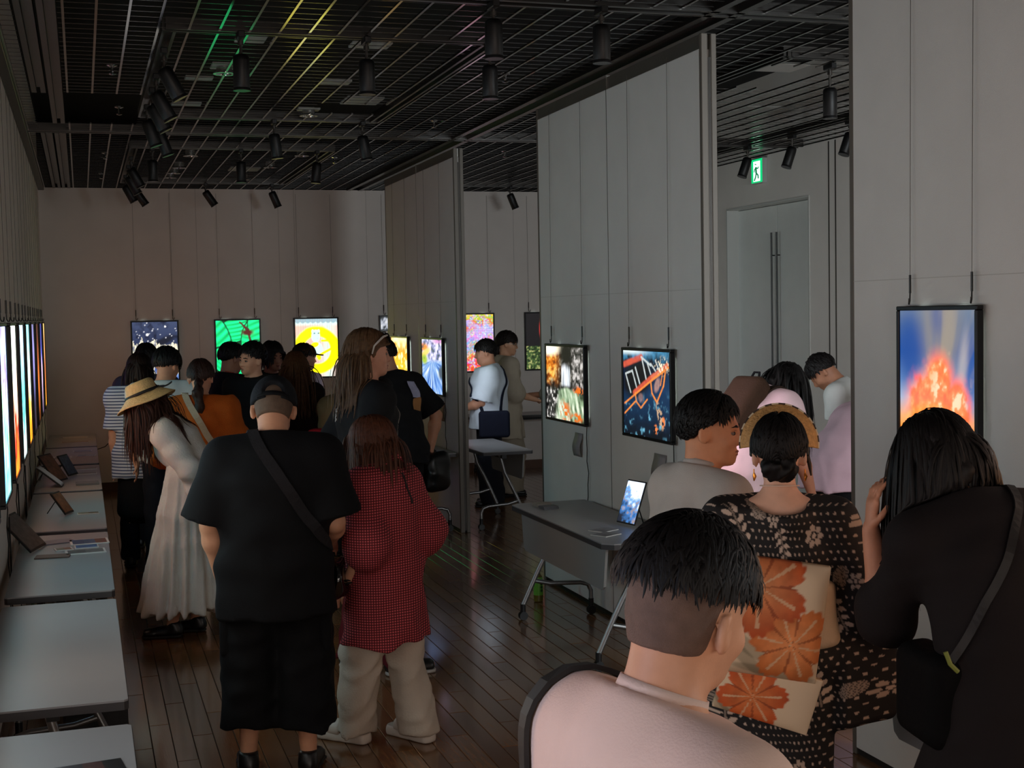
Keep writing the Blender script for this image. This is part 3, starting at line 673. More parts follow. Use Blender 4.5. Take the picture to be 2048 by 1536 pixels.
# lightboxes on the far side of the partitions, seen only as light on the door bay
for yc, fn, lb in ((7.0, p_var([(0, (255, 205, 190)), (0.5, (215, 215, 245)), (1, (250, 225, 200))], 4, 5, 41), 'lightbox on the hidden side of the middle partition, near end'), (8.3, p_var([(0, (200, 230, 240)), (1, (220, 235, 230))], 4, 5, 42), 'lightbox on the hidden side of the middle partition, far end'), (4.2, p_var([(0, (225, 218, 228)), (1, (225, 235, 240))], 4, 5, 43), 'lightbox on the hidden side of the near partition'), (11.9, p_var([(0, (220, 220, 240)), (1, (210, 230, 220))], 4, 5, 44), 'lightbox on the hidden side of the far partition')):
    lightbox(lb, (PX + 0.085, yc, 1.5), L_, 0.76, 0.9, fn, 12, 16, HID, 3.3, wires=False)
# caption cards on the partitions
CARD = mat('caption_card', rgb(150, 146, 148), 0.5, var=0.1, vscale=30)
for (yy, zz, ss, lb) in ((8.03 + 0.2, 1.03, 0.11, 'curling grey caption sheet below the waterfall lightbox'), (6.93, 1.00, 0.13, 'curling grey caption sheet below the wreck lightbox'), (11.72, 1.02, 0.12, 'tan caption sheet below the blue water lightbox')):
    n = 8; V = []; F = []
    for i in range(n + 1):
        a = i / n
        for s_ in (-0.5, 0.5):
            V.append((-0.004 - 0.018 * math.sin(a * 2.6) ** 2, s_ * ss * 1.25 + 0.02 * a, -a * ss * 1.4 + ss * 0.7))
    for i in range(n): F.append((2 * i, 2 * i + 1, 2 * i + 3, 2 * i + 2))
    o = mesh_np('caption_sheet', V, F, CARD if yy < 11 else mat('caption_tan', rgb(170, 140, 110), 0.6)); o.location = (PX - 0.002, yy, zz)
    sm = o.modifiers.new('thick', 'SOLIDIFY'); sm.thickness = 0.002
    tag(o, lb, 'sheet')
# emergency exit sign
ex = thing('exit_sign', 'glowing green emergency exit sign with running figure above the door', 'sign', (ROOM_X1, 11.70, 3.21), R_)
m = MB(); m.box(-0.115, 0.115, -0.05, 0.0, -0.12, 0.12, 0.006); m.build('housing', mat('sign_white', rgb(190, 195, 190), 0.5), ex)
m = MB(); m.box(-0.107, 0.107, -0.053, -0.049, -0.112, 0.112); m.build('green_face', emis('exit_green', rgb(0, 190, 110), 1.0), ex)
m = MB(); m.box(-0.065, 0.07, -0.0545, -0.052, -0.10, 0.092); m.build('white_field', emis('exit_white', rgb(205, 255, 228), 1.3), ex)
fig = MB()
def limb2(pts, r): fig.tube([(x_, -0.056, z_) for x_, z_ in pts], r, 6)
limb2([(-0.005, 0.035), (0.0, -0.02)], 0.012); limb2([(0.0, -0.02), (0.035, -0.045), (0.04, -0.075)], 0.008); limb2([(0.0, -0.02), (-0.015, -0.06), (-0.04, -0.09)], 0.008); limb2([(-0.005, 0.03), (-0.035, 0.015), (-0.045, -0.01)], 0.006); limb2([(-0.005, 0.03), (0.03, 0.02), (0.045, 0.035)], 0.006); limb2([(-0.012, 0.06), (-0.01, 0.066)], 0.012)
fig.build('running_figure', emis('exit_figure', rgb(0, 120, 74), 0.6), ex, True)

# ------------------------------------------------------------------ spotlights
SPOTM = mat('spot_black', rgb(9, 9, 10), 0.45)
def make_spot(loc, tilt, az, drop, label):
    t = thing('track_spotlight', label, 'spotlight', loc, az, 'black track spotlights')
    m = MB(); m.box(-0.018, 0.018, -0.05, 0.05, -0.03, 0.004, 0.004); m.build('track_adapter', SPOTM, t)
    m = MB(); m.tube([(0, 0, -0.03), (0, 0, -drop)], 0.008, 8); m.tube([(0, 0, -0.04), (0, 0, -0.062)], 0.015, 10); m.build('stem', ALU_DARK, t, True)
    M = Matrix.Translation((0, 0, -drop + 0.01)) @ Matrix.Rotation(tilt, 4, 'Y')
    m = MB(); m.lathe([(0.03, 0.01), (0.04, 0.0), (0.042, -0.02), (0.042, -0.165), (0.038, -0.17), (0.034, -0.15)], 20, M); m.build('lamp_body', SPOTM, t, True)
    m = MB(); m.lathe([(0.0425, -0.158), (0.0445, -0.162), (0.0445, -0.172), (0.04, -0.172)], 20, M); m.build('rim', mat('spot_rim', rgb(60, 60, 62), 0.3, metal=0.8), t, True)
    return t
ZT = CEIL - 0.004
r25 = math.radians(-28)
for (x_, y_, tl, az, dp, lb) in (
    (0.82, 7.04, 0.0, 0, 0.13, 'black track spotlight hanging upright in front of the green reflections'),
    (1.47, 7.04, 0.0, 0, 0.13, 'black track spotlight hanging upright in the middle of the near cross track'),
    (2.15, 7.06, 0.0, 0, 0.13, 'black track spotlight hanging at the corner of the near track'),
    (1.88, 6.1, 0.0, 0, 0.10, 'black spotlight at the top edge of the picture above the grid'),
    (2.42, 6.1, 0.0, 0, 0.10, 'black spotlight at the top edge near the middle partition'),
    (0.47, 7.55, r25, 0, 0.12, 'tilted black spotlight, first on the left track with a bright rim'),
    (0.47, 8.35, r25, 0, 0.12, 'tilted black spotlight, second on the left track'),
    (0.47, 8.85, r25, 0, 0.12, 'tilted black spotlight, third on the left track with a bright rim'),
    (0.47, 9.55, r25 * 0.7, 0, 0.12, 'tilted black spotlight, fourth on the left track'),
    (0.58, 10.09, r25 * 0.7, 0, 0.12, 'tilted black spotlight at the end of the left track'),
    (1.40, 10.09, -0.12, 0, 0.12, 'black spotlight on the second cross track, over the green leaf lightbox'),
    (2.06, 10.09, -0.18, 0, 0.12, 'black spotlight on the second cross track, near the far partition'),
    (0.62, 11.9, 0.0, 0, 0.12, 'black spotlight on the third cross track, beside the dark beam'),
    (1.36, 11.9, 0.0, 0, 0.12, 'black spotlight in the middle of the third cross track'),
    (2.02, 11.9, 0.1, 0, 0.12, 'black spotlight on the third cross track, before the far partition'),
    (0.47, 12.6, r25, 0, 0.12, 'tilted black spotlight, first on the far left track'),
    (0.47, 13.3, r25, 0, 0.12, 'tilted black spotlight, second on the far left track'),
    (0.47, 14.2, r25, 0, 0.12, 'tilted black spotlight, third on the far left track'),
    (0.60, 14.93, r25 * 1.2, 0, 0.1, 'tilted black spotlight against the back wall above the night lightbox'),
    (1.32, 14.93, r25 * 1.2, 0, 0.1, 'tilted black spotlight against the back wall above the leaf lightbox'),
    (2.03, 14.93, r25 * 0.8, 0, 0.1, 'tilted black spotlight against the back wall above the yellow ring lightbox'),
    (4.76, 14.93, r25 * 0.8, 0, 0.1, 'tilted black spotlight against the back wall in the far bay'),
    (4.32, 7.2, 0.0, 0, 0.16, 'black spotlight hanging in the gap beside the near partition'),
    (5.755, 11.0, 0.35, 0, 0.12, 'tilted black spotlight just above the green exit sign'),
    (5.755, 10.2, 0.35, 0, 0.12, 'tilted black spotlight over the double door'),
    (5.755, 9.3, 0.35, 0, 0.12, 'tilted black spotlight beside the near partition edge')):
    make_spot((x_, y_, ZT), tl, az, dp, lb)

# ------------------------------------------------------------------ tables
TTOP = mat('table_laminate', rgb(150, 150, 152), 0.34, var=0.03, vscale=4, bump=0.03, bscale=400)
TEDGE = mat('table_edge', rgb(62, 60, 62), 0.5)
TPANEL = mat('modesty_grey', rgb(150, 150, 148), 0.5, bump=0.05, bscale=300)
TLEG = mat('table_leg', rgb(140, 140, 140), 0.35, metal=0.8)
def make_table(label, loc, rotz, L, D=0.46, H_=0.70, panel=True, chamfer=0.0):
    """long side along local x; the sitter's side is +y, modesty panel on -y"""
    t = thing('folding_table', label, 'table', loc, rotz, 'grey folding tables')
    hx, hy = L / 2, D / 2
    c_ = max(chamfer, 0.012)
    m = MB(); m.prism([(-hx + c_, -hy), (hx - c_, -hy), (hx, -hy + c_), (hx, hy - 0.012), (hx - 0.012, hy), (-hx + 0.012, hy), (-hx, hy - 0.012), (-hx, -hy + c_)], H_ - 0.006, H_)
    m.build('tabletop', TTOP, t)
    m = MB(); m.prism([(-hx + c_, -hy - .002), (hx - c_, -hy - .002), (hx + .002, -hy + c_), (hx + .002, hy - 0.012), (hx - 0.012, hy + .002), (-hx + 0.012, hy + .002), (-hx - .002, hy - 0.012), (-hx - .002, -hy + c_)], H_ - 0.032, H_ - 0.006)
    m.build('table_edge', TEDGE, t)
    if panel:
        m = MB(); m.prism([(-hx + 0.10, H_ - 0.04), (hx - 0.10, H_ - 0.04), (hx - 0.14, H_ - 0.25), (hx - 0.17, H_ - 0.27), (-hx + 0.17, H_ - 0.27), (-hx + 0.14, H_ - 0.25)], -0.007, 0.007, Matrix.Translation((0, -hy + 0.05, 0)) @ Matrix.Rotation(math.radians(90), 4, 'X'))
        m.build('modesty_panel', TPANEL, t)
    m = MB(); m.box(-hx + 0.1, hx - 0.1, -0.02, 0.02, H_ - 0.075, H_ - 0.034); m.build('under_beam', BLACK, t)
    for s_ in (-1, 1):
        xx = s_ * (hx - 0.17)
        lg = MB(); lg.tube([(xx, 0.02, H_ - 0.04), (xx, -0.02, H_ - 0.2), (xx, -hy * 0.55, 0.28), (xx, -hy + 0.02, 0.09)], 0.016, 10)
        lg = lg.build('leg', TLEG, t, True)
        fb = MB(); fb.tube([(xx, -hy * 0.62, 0.24), (xx, -hy * 0.2, 0.215), (xx, hy - 0.10, 0.205), (xx, hy - 0.05, 0.19), (xx, hy - 0.03, 0.15), (xx, hy - 0.03, 0.09)], 0.014, 10); fb.build('foot_bar', TLEG, lg, True)
        for yy in (-hy + 0.02, hy - 0.03):
            cs = MB(); cs.tube([(xx, yy, 0.1), (xx, yy, 0.05)], 0.017, 10)
            for q in (-0.011, 0.011):
                cs.tube([(xx + q - 0.007, yy, 0.027), (xx + q + 0.007, yy, 0.027)], 0.027, 12)
            cs.build('caster', BLACK, lg, True)
    return t
LX = -0.36 + 0.23
TY = [3.26, 5.205, 7.09, 9.0, 10.85, 12.62, 14.22]
TLn = [1.72, 1.63, 1.74, 1.78, 1.72, 1.52, 1.46]
tl_lab = ['grey folding table in the near corner carrying a dark photo strip', 'empty grey folding table second along the side wall', 'grey side table with open album and white photo cards', 'grey side table with a single leaning photo stand', 'grey side table crowded with photo stands and booklets', 'grey side table sixth along the wall with flat blue prints', 'farthest grey side table against the back wall']
for yc, L, lb in zip(TY, TLn, tl_lab):
    make_table(lb, (LX, yc, 0), math.radians(90), L, panel=False)
make_table('grey folding table with modesty panel in front of the middle partition', (2.77, 7.22, 0), math.radians(-90), 1.62, 0.50, 0.70, True, 0.05)
make_table('grey folding table below the orange eruption lightbox', (2.80, 3.2, 0), math.radians(-90), 1.75, 0.50, 0.70, True, 0.03)
make_table('grey folding table with leaflets against the far partition', (2.80, 11.95, 0), math.radians(-90), 1.55, 0.48, 0.70, False)
make_table('folding table lit pink behind the end of the far partition', (3.48, 11.72, 0), math.radians(90), 1.2, 0.46, 0.70, True)
make_table('grey table under the yellow ring lightbox by the back wall', (2.7, 15.2, 0), 0, 1.5, 0.48, 0.70, False)
make_table('grey table along the back wall of the far bay', (5.0, 15.2, 0), 0, 1.5, 0.48, 0.70, False)
make_table('grey table in the exit bay beside the bending visitors', (5.15, 6.55, 0), math.radians(-70), 1.5, 0.50, 0.70, True)

# ------------------------------------------------------------------ things on and under the tables
PAPER = mat('white_paper', rgb(214, 212, 206), 0.6)
def card(label, x_, y_, sx, sy, rot, colors, z=0.70, th=0.006, name='photo_card', cat='card', border=0.012, group=None):
    t = thing(name, label, cat, (x_, y_, z), rot, group)
    m = MB(); m.box(-sx / 2, sx / 2, -sy / 2, sy / 2, 0, th, 0.001); m.build('sheet', PAPER if border else mat('card_%02x%02x%02x' % colors[0], rgb(*colors[0]), 0.5), t)
    if border:
        n = len(colors)
        for k, c_ in enumerate(colors):
            xa = -sx / 2 + border + (sx - 2 * border) * k / n; xb = -sx / 2 + border + (sx - 2 * border) * (k + 1) / n
            m = MB(); m.box(xa, xb, -sy / 2 + border, sy / 2 - border, th - 0.001, th + 0.0006); m.build('print', mat('print_%02x%02x%02x' % c_, rgb(*c_), 0.3, var=0.35, vscale=40), t)
    return t
def stand(label, x_, y_, rot, w, h, tilt, c_):
    t = thing('photo_stand', label, 'photo stand', (x_, y_, 0.701), rot)
    M = Matrix.Translation((0, 0, 0.006)) @ Matrix.Rotation(tilt, 4, 'X')
    m = MB(); m.box(-w / 2, w / 2, -0.004, 0.006, 0, h, 0.002, M); m.build('board', mat('stand_board', rgb(34, 32, 32), 0.4), t)
    m = MB(); m.box(-w / 2 + 0.01, w / 2 - 0.01, -0.0055, -0.0035, 0.012, h - 0.012, 0, M); m.build('print', mat('print_%02x%02x%02x' % c_, rgb(*c_), 0.3, var=0.4, vscale=30), t)
    p1 = M @ Vector((0, 0.004, h * 0.75)); m = MB(); m.tube([p1, (0, p1.y + 0.07, 0.004)], 0.003, 6); m.build('strut', BLACK, t)
    return t
card('white photo card with a blue seascape print, upper of two', 0.0, 7.62, 0.20, 0.17, 0.06, [(40, 70, 120), (60, 90, 130), (110, 66, 50)])
card('white photo card with grey horizon print, lower of two', -0.02, 7.30, 0.20, 0.13, 0.06, [(70, 86, 90), (100, 110, 112)])
card('small blue photo lying between the two white cards', -0.015, 7.455, 0.12, 0.10, 0.05, [(40, 100, 160)], z=0.7005, border=0.006)
card('small framed card with greenish edges beside the open album', -0.13, 7.42, 0.09, 0.09, 0.15, [(110, 116, 84), (130, 80, 50)], border=0.008)
stand('large dark photo board leaning back beside the wall cords', -0.255, 7.48, math.radians(75), 0.26, 0.24, math.radians(-42), (86, 80, 78))
card('open brown booklet spread before the leaning photo board', -0.18, 7.22, 0.17, 0.10, -0.1, [(96, 70, 58)], border=0.0, name='booklet', cat='booklet')
card('wavy pastel leaflet behind the small framed card', -0.18, 7.68, 0.2, 0.12, 0.3, [(128, 116, 124)], border=0.0, name='leaflet', cat='leaflet')
stand('thin dark photo stand catching orange light', -0.11, 8.78, math.radians(70), 0.14, 0.16, math.radians(-35), (150, 90, 50))
card('narrow brown and white photo strip lying alone', 0.0, 8.75, 0.13, 0.07, 0.03, [(140, 120, 96), (96, 72, 48)], border=0.004)
stand('black photo stand with warm print, largest in the crowd', -0.18, 10.6, math.radians(65), 0.2, 0.24, math.radians(-35), (120, 86, 66))
stand('black photo stand behind the large warm one', -0.10, 10.95, math.radians(65), 0.16, 0.18, math.radians(-30), (90, 100, 120))
stand('thin black frame leaning toward the wall cords', -0.17, 10.3, math.radians(85), 0.18, 0.22, math.radians(-50), (40, 40, 44))
card('stacked pale booklet at the front of the crowded table', 0.0, 10.35, 0.16, 0.14, 0.02, [(110, 112, 116)], border=0.0, name='booklet', cat='booklet', th=0.015)
card('grey framed panorama on the crowded table, front one', 0.0, 11.05, 0.15, 0.1, 0, [(90, 86, 84)], border=0.005)
card('grey framed panorama on the crowded table, rear one', -0.02, 11.4, 0.2, 0.1, 0, [(120, 104, 92), (80, 80, 86)], border=0.005)
card('white framed strip on the sixth side table', -0.2, 12.45, 0.16, 0.14, 0, [(86, 92, 100)], border=0.02)
card('blue grey print on the sixth side table, wall side', -0.03, 12.95, 0.16, 0.14, 0, [(96, 116, 140)], border=0.006)
card('blue grey print on the sixth side table, aisle side', 0.0, 12.5, 0.16, 0.16, -0.1, [(90, 120, 150), (120, 140, 160)], border=0.006)
card('white strip on the farthest side table', -0.1, 14.55, 0.24, 0.10, 0, [(190, 186, 176)], border=0.004)
card('brown photo pair on the farthest side table', -0.1, 13.95, 0.26, 0.1, 0, [(110, 84, 60), (140, 110, 84)], border=0.004)
t = card('long dark panorama strip of night scenery on the near table', -0.06, 3.72, 0.26, 0.10, 0.13, [(62, 58, 60), (48, 48, 52), (38, 36, 40), (74, 44, 40), (22, 24, 26)], border=0.001)
t = thing('flyer_stack', 'stack of small printed flyers on the near table', 'flyers', (-0.295, 3.71, 0.70), 0.1)
for k in range(3):
    m = MB(); m.box(-0.035 + 0.004 * k, 0.035 + 0.004 * k, -0.05, 0.05, 0.004 * k, 0.004 * k + 0.0035); m.build('flyer', mat('flyer_tan', rgb(150, 112, 92), 0.6, var=0.15, vscale=60), t)
# on the middle table
for (xx, yy, rot, lb) in ((2.68, 7.87, 0.2, 'small tan card stack at the far end of the middle table'), (2.68, 7.74, 0.15, 'small dark card stack at the far end of the middle table')):
    t = thing('card_stack', lb, 'cards', (xx, yy, 0.70), rot)
    for k in range(3):
        m = MB(); m.box(-0.05, 0.05, -0.035 + 0.003 * k, 0.035 + 0.003 * k, 0.006 * k, 0.006 * k + 0.0055); m.build('card', mat('card_a', rgb(150, 140, 128), 0.6) if 'tan' in lb else mat('card_b', rgb(96, 96, 98), 0.6), t)
for (xx, yy, lb) in ((2.68, 6.84, 'grey leaflet on the middle table, left of the pair'), (2.64, 6.7, 'grey leaflet on the middle table, right of the pair')):
    card(lb, xx, yy, 0.13, 0.11, 0.5, [(96, 92, 96), (120, 118, 120)], border=0.004, name='leaflet', cat='leaflet', th=0.004)
t = thing('tablet', 'tablet showing a bright blue and white photo on the middle table', 'tablet', (2.85, 6.93, 0.70), math.radians(-78))
M = Matrix.Translation((0, 0, 0.012)) @ Matrix.Rotation(math.radians(-20), 4, 'X')
m = MB(); m.box(-0.09, 0.09, -0.004, 0.004, 0, 0.25, 0.003, M); m.build('casing', BLACK, t)
U, Vv = np.meshgrid(np.linspace(0, 1, 40), np.linspace(0, 1, 60), indexing='ij')
P = np.stack([(U - 0.5) * 0.165, np.full_like(U, -0.0048), 0.008 + Vv * 0.234], -1).reshape(-1, 3)
P = np.array([M @ Vector(p) for p in P]); I = np.arange(40 * 60).reshape(40, 60)
sc = mesh_np('screen', P, np.stack([I[:-1, :-1], I[1:, :-1], I[1:, 1:], I[:-1, 1:]], -1).reshape(-1, 4), print_mat('film_tablet', 1.0), t, False)
n_ = fbm(U, Vv, 7, 9, 3, 4)
cc = grad(np.clip(Vv + 0.4 * U - 0.2 + (n_ - .5) * 0.9, 0, 1), [(0, (20, 24, 40)), (0.3, (60, 120, 190)), (0.42, (150, 130, 120)), (0.55, (90, 160, 235)), (0.72, (235, 240, 255)), (1, (225, 235, 255))])
set_print(sc, cc.reshape(-1, 3))
m = MB(); m.tube([M @ Vector((0, 0.004, 0.17)), (0, 0.12, 0.003)], 0.004, 6); m.build('rear_stand', BLACK, t)
# bottle on the floor
bt = thing('tea_bottle', 'green plastic tea bottle with green cap on the floor by the partition', 'bottle', (2.80, 8.33, 0), 0.4)
GB = mat('green_plastic', rgb(120, 200, 70), 0.3, spec=0.6)
m = MB(); m.lathe([(0.024, 0.0), (0.031, 0.006), (0.031, 0.04), (0.029, 0.05), (0.031, 0.06), (0.031, 0.14), (0.026, 0.165), (0.014, 0.19), (0.012, 0.2)], 20); m.build('bottle_body', mat('tea_amber', rgb(120, 110, 40), 0.15), bt, True)
m = MB(); m.lathe([(0.0316, 0.045), (0.0318, 0.05), (0.0318, 0.142), (0.027, 0.163)], 20); lbm = m.build('wrap_label', GB, bt, True)
for k in range(3):
    m = MB(); m.box(-0.008, 0.008, -0.0335, -0.031, 0.07 + 0.022 * k, 0.083 + 0.022 * k); m.box(-0.002, 0.002, -0.0337, -0.031, 0.066 + 0.022 * k, 0.086 + 0.022 * k); m.build('print_mark', mat('label_print', rgb(30, 80, 30), 0.5), lbm)
m = MB(); m.lathe([(0.014, 0.196), (0.0145, 0.2), (0.0145, 0.217), (0.012, 0.22)], 16); m.build('cap', mat('cap_green', rgb(110, 180, 70), 0.4), bt, True)
# bags stowed under the near tables
for (xx, yy, sx, sy, sz, c_, lb) in ((0.02, 4.28, 0.3, 0.16, 0.34, (26, 26, 28), 'black bag stowed under the empty side table'), (-0.27, 4.30, 0.16, 0.14, 0.36, (88, 66, 34), 'brown paper bag stowed under the empty side table'), (0.0, 6.12, 0.26, 0.14, 0.42, (24, 24, 26), 'black bag stowed under the album table')):
    t = thing('bag', lb, 'bag', (xx, yy, 0), 0.1)
    m = MB(); m.prism([(-sx / 2, -sy / 2), (sx / 2, -sy / 2), (sx / 2, sy / 2), (-sx / 2, sy / 2)], 0, sz * 0.7); m.box(-sx * 0.42, sx * 0.42, -sy * 0.3, sy * 0.3, sz * 0.7, sz * 0.86, 0.01); m.build('body', mat('bag_%d' % c_[0], rgb(*c_), 0.6, bump=0.2, bscale=30), t)
    m = MB(); m.tube([(-sx * 0.25, 0, sz * 0.85), (-sx * 0.2, 0, sz * 1.05), (0, 0, sz * 1.12), (sx * 0.2, 0, sz * 1.05), (sx * 0.25, 0, sz * 0.85)], 0.006, 6); m.build('handle', CORDM, t, True)
# loose cable runs
def cable(label, pts):
    o = MB(); o.tube(pts, 0.0045, 6); o = o.build('power_cable', CORDM, None, True); tag(o, label, 'cable')
cable('black cable trailing down below the middle table', [(2.98, 6.75, 0.62), (2.97, 6.77, 0.45), (2.94, 6.8, 0.3), (2.97, 6.76, 0.15), (2.95, 6.7, 0.006), (2.9, 6.4, 0.006)])
cable('black cable looping under the far partition table', [(2.9, 12.2, 0.6), (2.85, 12.3, 0.4), (2.9, 12.25, 0.3), (2.86, 12.35, 0.1), (2.9, 12.5, 0.006)])
cable('black cable rising beside the striped visitor', [(0.12, 15.3, 0.5), (0.2, 15.35, 0.52), (0.32, 15.5, 0.62), (0.36, 15.56, 0.72)])
for k, (yy, zz) in enumerate(((7.35, 0.9), (8.4, 0.95), (9.45, 0.95), (4.3, 0.4))):
    cable(['black cable hanging on the side wall behind the open album', 'black cable hanging on the side wall over the leaning stand table', 'black cable hanging on the side wall over the crowded table', 'black cable bundle under the near side tables'][k], [(-0.388, yy, zz), (-0.388, yy + 0.03, zz - 0.2), (-0.388, yy - 0.02, zz - 0.35), (-0.388, yy + 0.04, max(zz - 0.7, 0.01))])
# ------------------------------------------------------------------ people: soft bodies grown from distance fields
def vec(*a): return np.array(a, float)
def nrm(v): v = np.asarray(v, float); return v / max(np.linalg.norm(v), 1e-9)
def rx(a): c, s = math.cos(a), math.sin(a); return np.array([[1, 0, 0], [0, c, -s], [0, s, c]])
def ry(a): c, s = math.cos(a), math.sin(a); return np.array([[c, 0, s], [0, 1, 0], [-s, 0, c]])
def rz(a): c, s = math.cos(a), math.sin(a); return np.array([[c, -s, 0], [s, c, 0], [0, 0, 1]])
D2R = math.pi / 180
class Field:
    """smooth union / cut of simple bodies; each primitive is (fn, lo, hi)"""
    def __init__(self): self.ops = []; self.disp = None; self.scale = 1.0
    def add(self, prim, k=0.02, op='u'): self.ops.append((op, prim, k)); return self
    def cone(self, a, b, ra, rb, k=0.02, op='u'):
        a = np.asarray(a, float); b = np.asarray(b, float); ab = b - a; L2 = max(ab @ ab, 1e-9)
        def fn(p):
            t = np.clip(((p - a) @ ab) / L2, 0, 1)
            q = p - a - t[:, None] * ab
            return np.sqrt(np.einsum('ij,ij->i', q, q)) - (ra + (rb - ra) * t)
        R = max(ra, rb)
        return self.add((fn, np.minimum(a, b) - R, np.maximum(a, b) + R), k, op)
    def chain(self, pts, rs, k=0.02):
        for i in range(len(pts) - 1): self.cone(pts[i], pts[i + 1], rs[i], rs[i + 1], k)
        return self
    def ell(self, c, r, k=0.02, op='u', R=None):
        c = np.asarray(c, float); r = np.asarray(r, float)
        def fn(p):
            q = p - c
            if R is not None: q = q @ R
            q1 = q / r; q2 = q1 / r; k0 = np.sqrt(np.einsum('ij,ij->i', q1, q1)); k1 = np.sqrt(np.einsum('ij,ij->i', q2, q2))
            return k0 * (k0 - 1) / np.maximum(k1, 1e-6)
        m_ = r.max()
        return self.add((fn, c - m_, c + m_), k, op)
    def ecap(self, a, b, wa, wb, side, k=0.03, op='u', rnd=0.6):
        """flattened capsule: wa, wb = (half width along side, half depth)"""
        a = np.asarray(a, float); b = np.asarray(b, float); ab = b - a; L = np.linalg.norm(ab); ax = ab / max(L, 1e-9)
        u = np.asarray(side, float); u = nrm(u - ax * (u @ ax)); v = np.cross(ax, u)
        def fn(p):
            q = p - a; s = q @ ax; t = np.clip(s / max(L, 1e-9), 0, 1)
            z = s - t * L
            wx = wa[0] + (wb[0] - wa[0]) * t; wy = wa[1] + (wb[1] - wa[1]) * t
            wz = np.minimum(wx, wy) * rnd
            X = q @ u; Y = q @ v
            k0 = np.sqrt((X / wx) ** 2 + (Y / wy) ** 2 + (z / wz) ** 2)
            k1 = np.sqrt((X / wx ** 2) ** 2 + (Y / wy ** 2) ** 2 + (z / wz ** 2) ** 2)
            return k0 * (k0 - 1) / np.maximum(k1, 1e-6)
        R = max(*wa, *wb)
        return self.add((fn, np.minimum(a, b) - R, np.maximum(a, b) + R), k, op)
    def rbox(self, c, h, r, k=0.01, op='u', R=None):
        c = np.asarray(c, float); h = np.asarray(h, float)
        def fn(p):
            q = p - c
            if R is not None: q = q @ R
            q = np.abs(q) - (h - r)
            return np.sqrt((np.maximum(q, 0) ** 2).sum(1)) + np.minimum(q.max(1), 0) - r
        m_ = np.linalg.norm(h)
        return self.add((fn, c - m_, c + m_), k, op)
    def plane(self, pt, n, k=0.004):
        """keep the side the normal points away from"""
        pt = np.asarray(pt, float); n = nrm(n)
        return self.add((lambda p: (p - pt) @ n, None, None), k, 'i')
    def __call__(self, p):
        d = np.full(len(p), 0.35)
        xs, ys, zs = (np.ascontiguousarray(p[:, i]) for i in range(3))
        srt = len(p) > 500 and bool((xs[1:] >= xs[:-1]).all())
        for op, (fn, lo, hi), k in self.ops:
            if op == 'i':
                b = fn(p); h = np.clip(0.5 - 0.5 * (d - b) / k, 0, 1)
                d = d * (1 - h) + b * h + k * h * (1 - h); continue
            m_ = k + 0.06
            if srt:
                i0, i1 = np.searchsorted(xs, (lo[0] - m_, hi[0] + m_))
                if i1 <= i0: continue
                y_, z_ = ys[i0:i1], zs[i0:i1]
                ix = np.nonzero((y_ > lo[1] - m_) & (y_ < hi[1] + m_) & (z_ > lo[2] - m_) & (z_ < hi[2] + m_))[0] + i0
            else:
                ix = np.nonzero((xs > lo[0] - m_) & (xs < hi[0] + m_) & (ys > lo[1] - m_) & (ys < hi[1] + m_) & (zs > lo[2] - m_) & (zs < hi[2] + m_))[0]
            if len(ix) == 0: continue
            b = fn(p[ix]); a = d[ix]
            if op == 'u':
                h = np.clip(0.5 + 0.5 * (a - b) / k, 0, 1)
                d[ix] = a * (1 - h) + b * h - k * h * (1 - h)
            else:
                b = -b; h = np.clip(0.5 - 0.5 * (a - b) / k, 0, 1)
                d[ix] = a * (1 - h) + b * h + k * h * (1 - h)
        if self.disp is not None:
            near = np.nonzero(np.abs(d) < 0.12)[0]
            d[near] += self.disp(p[near])
        return d
    def bounds(self):
        los = [q[1] for o_, q, k in self.ops if o_ == 'u']; his = [q[2] for o_, q, k in self.ops if o_ == 'u']
        return np.min(los, 0) - 0.03, np.max(his, 0) + 0.03
_EC = [(0, 1), (2, 3), (4, 5), (6, 7), (0, 2), (1, 3), (4, 6), (5, 7), (0, 4), (1, 5), (2, 6), (3, 7)]
_CO = np.array([[0, 0, 0], [0, 0, 1], [0, 1, 0], [0, 1, 1], [1, 0, 0], [1, 0, 1], [1, 1, 0], [1, 1, 1]])
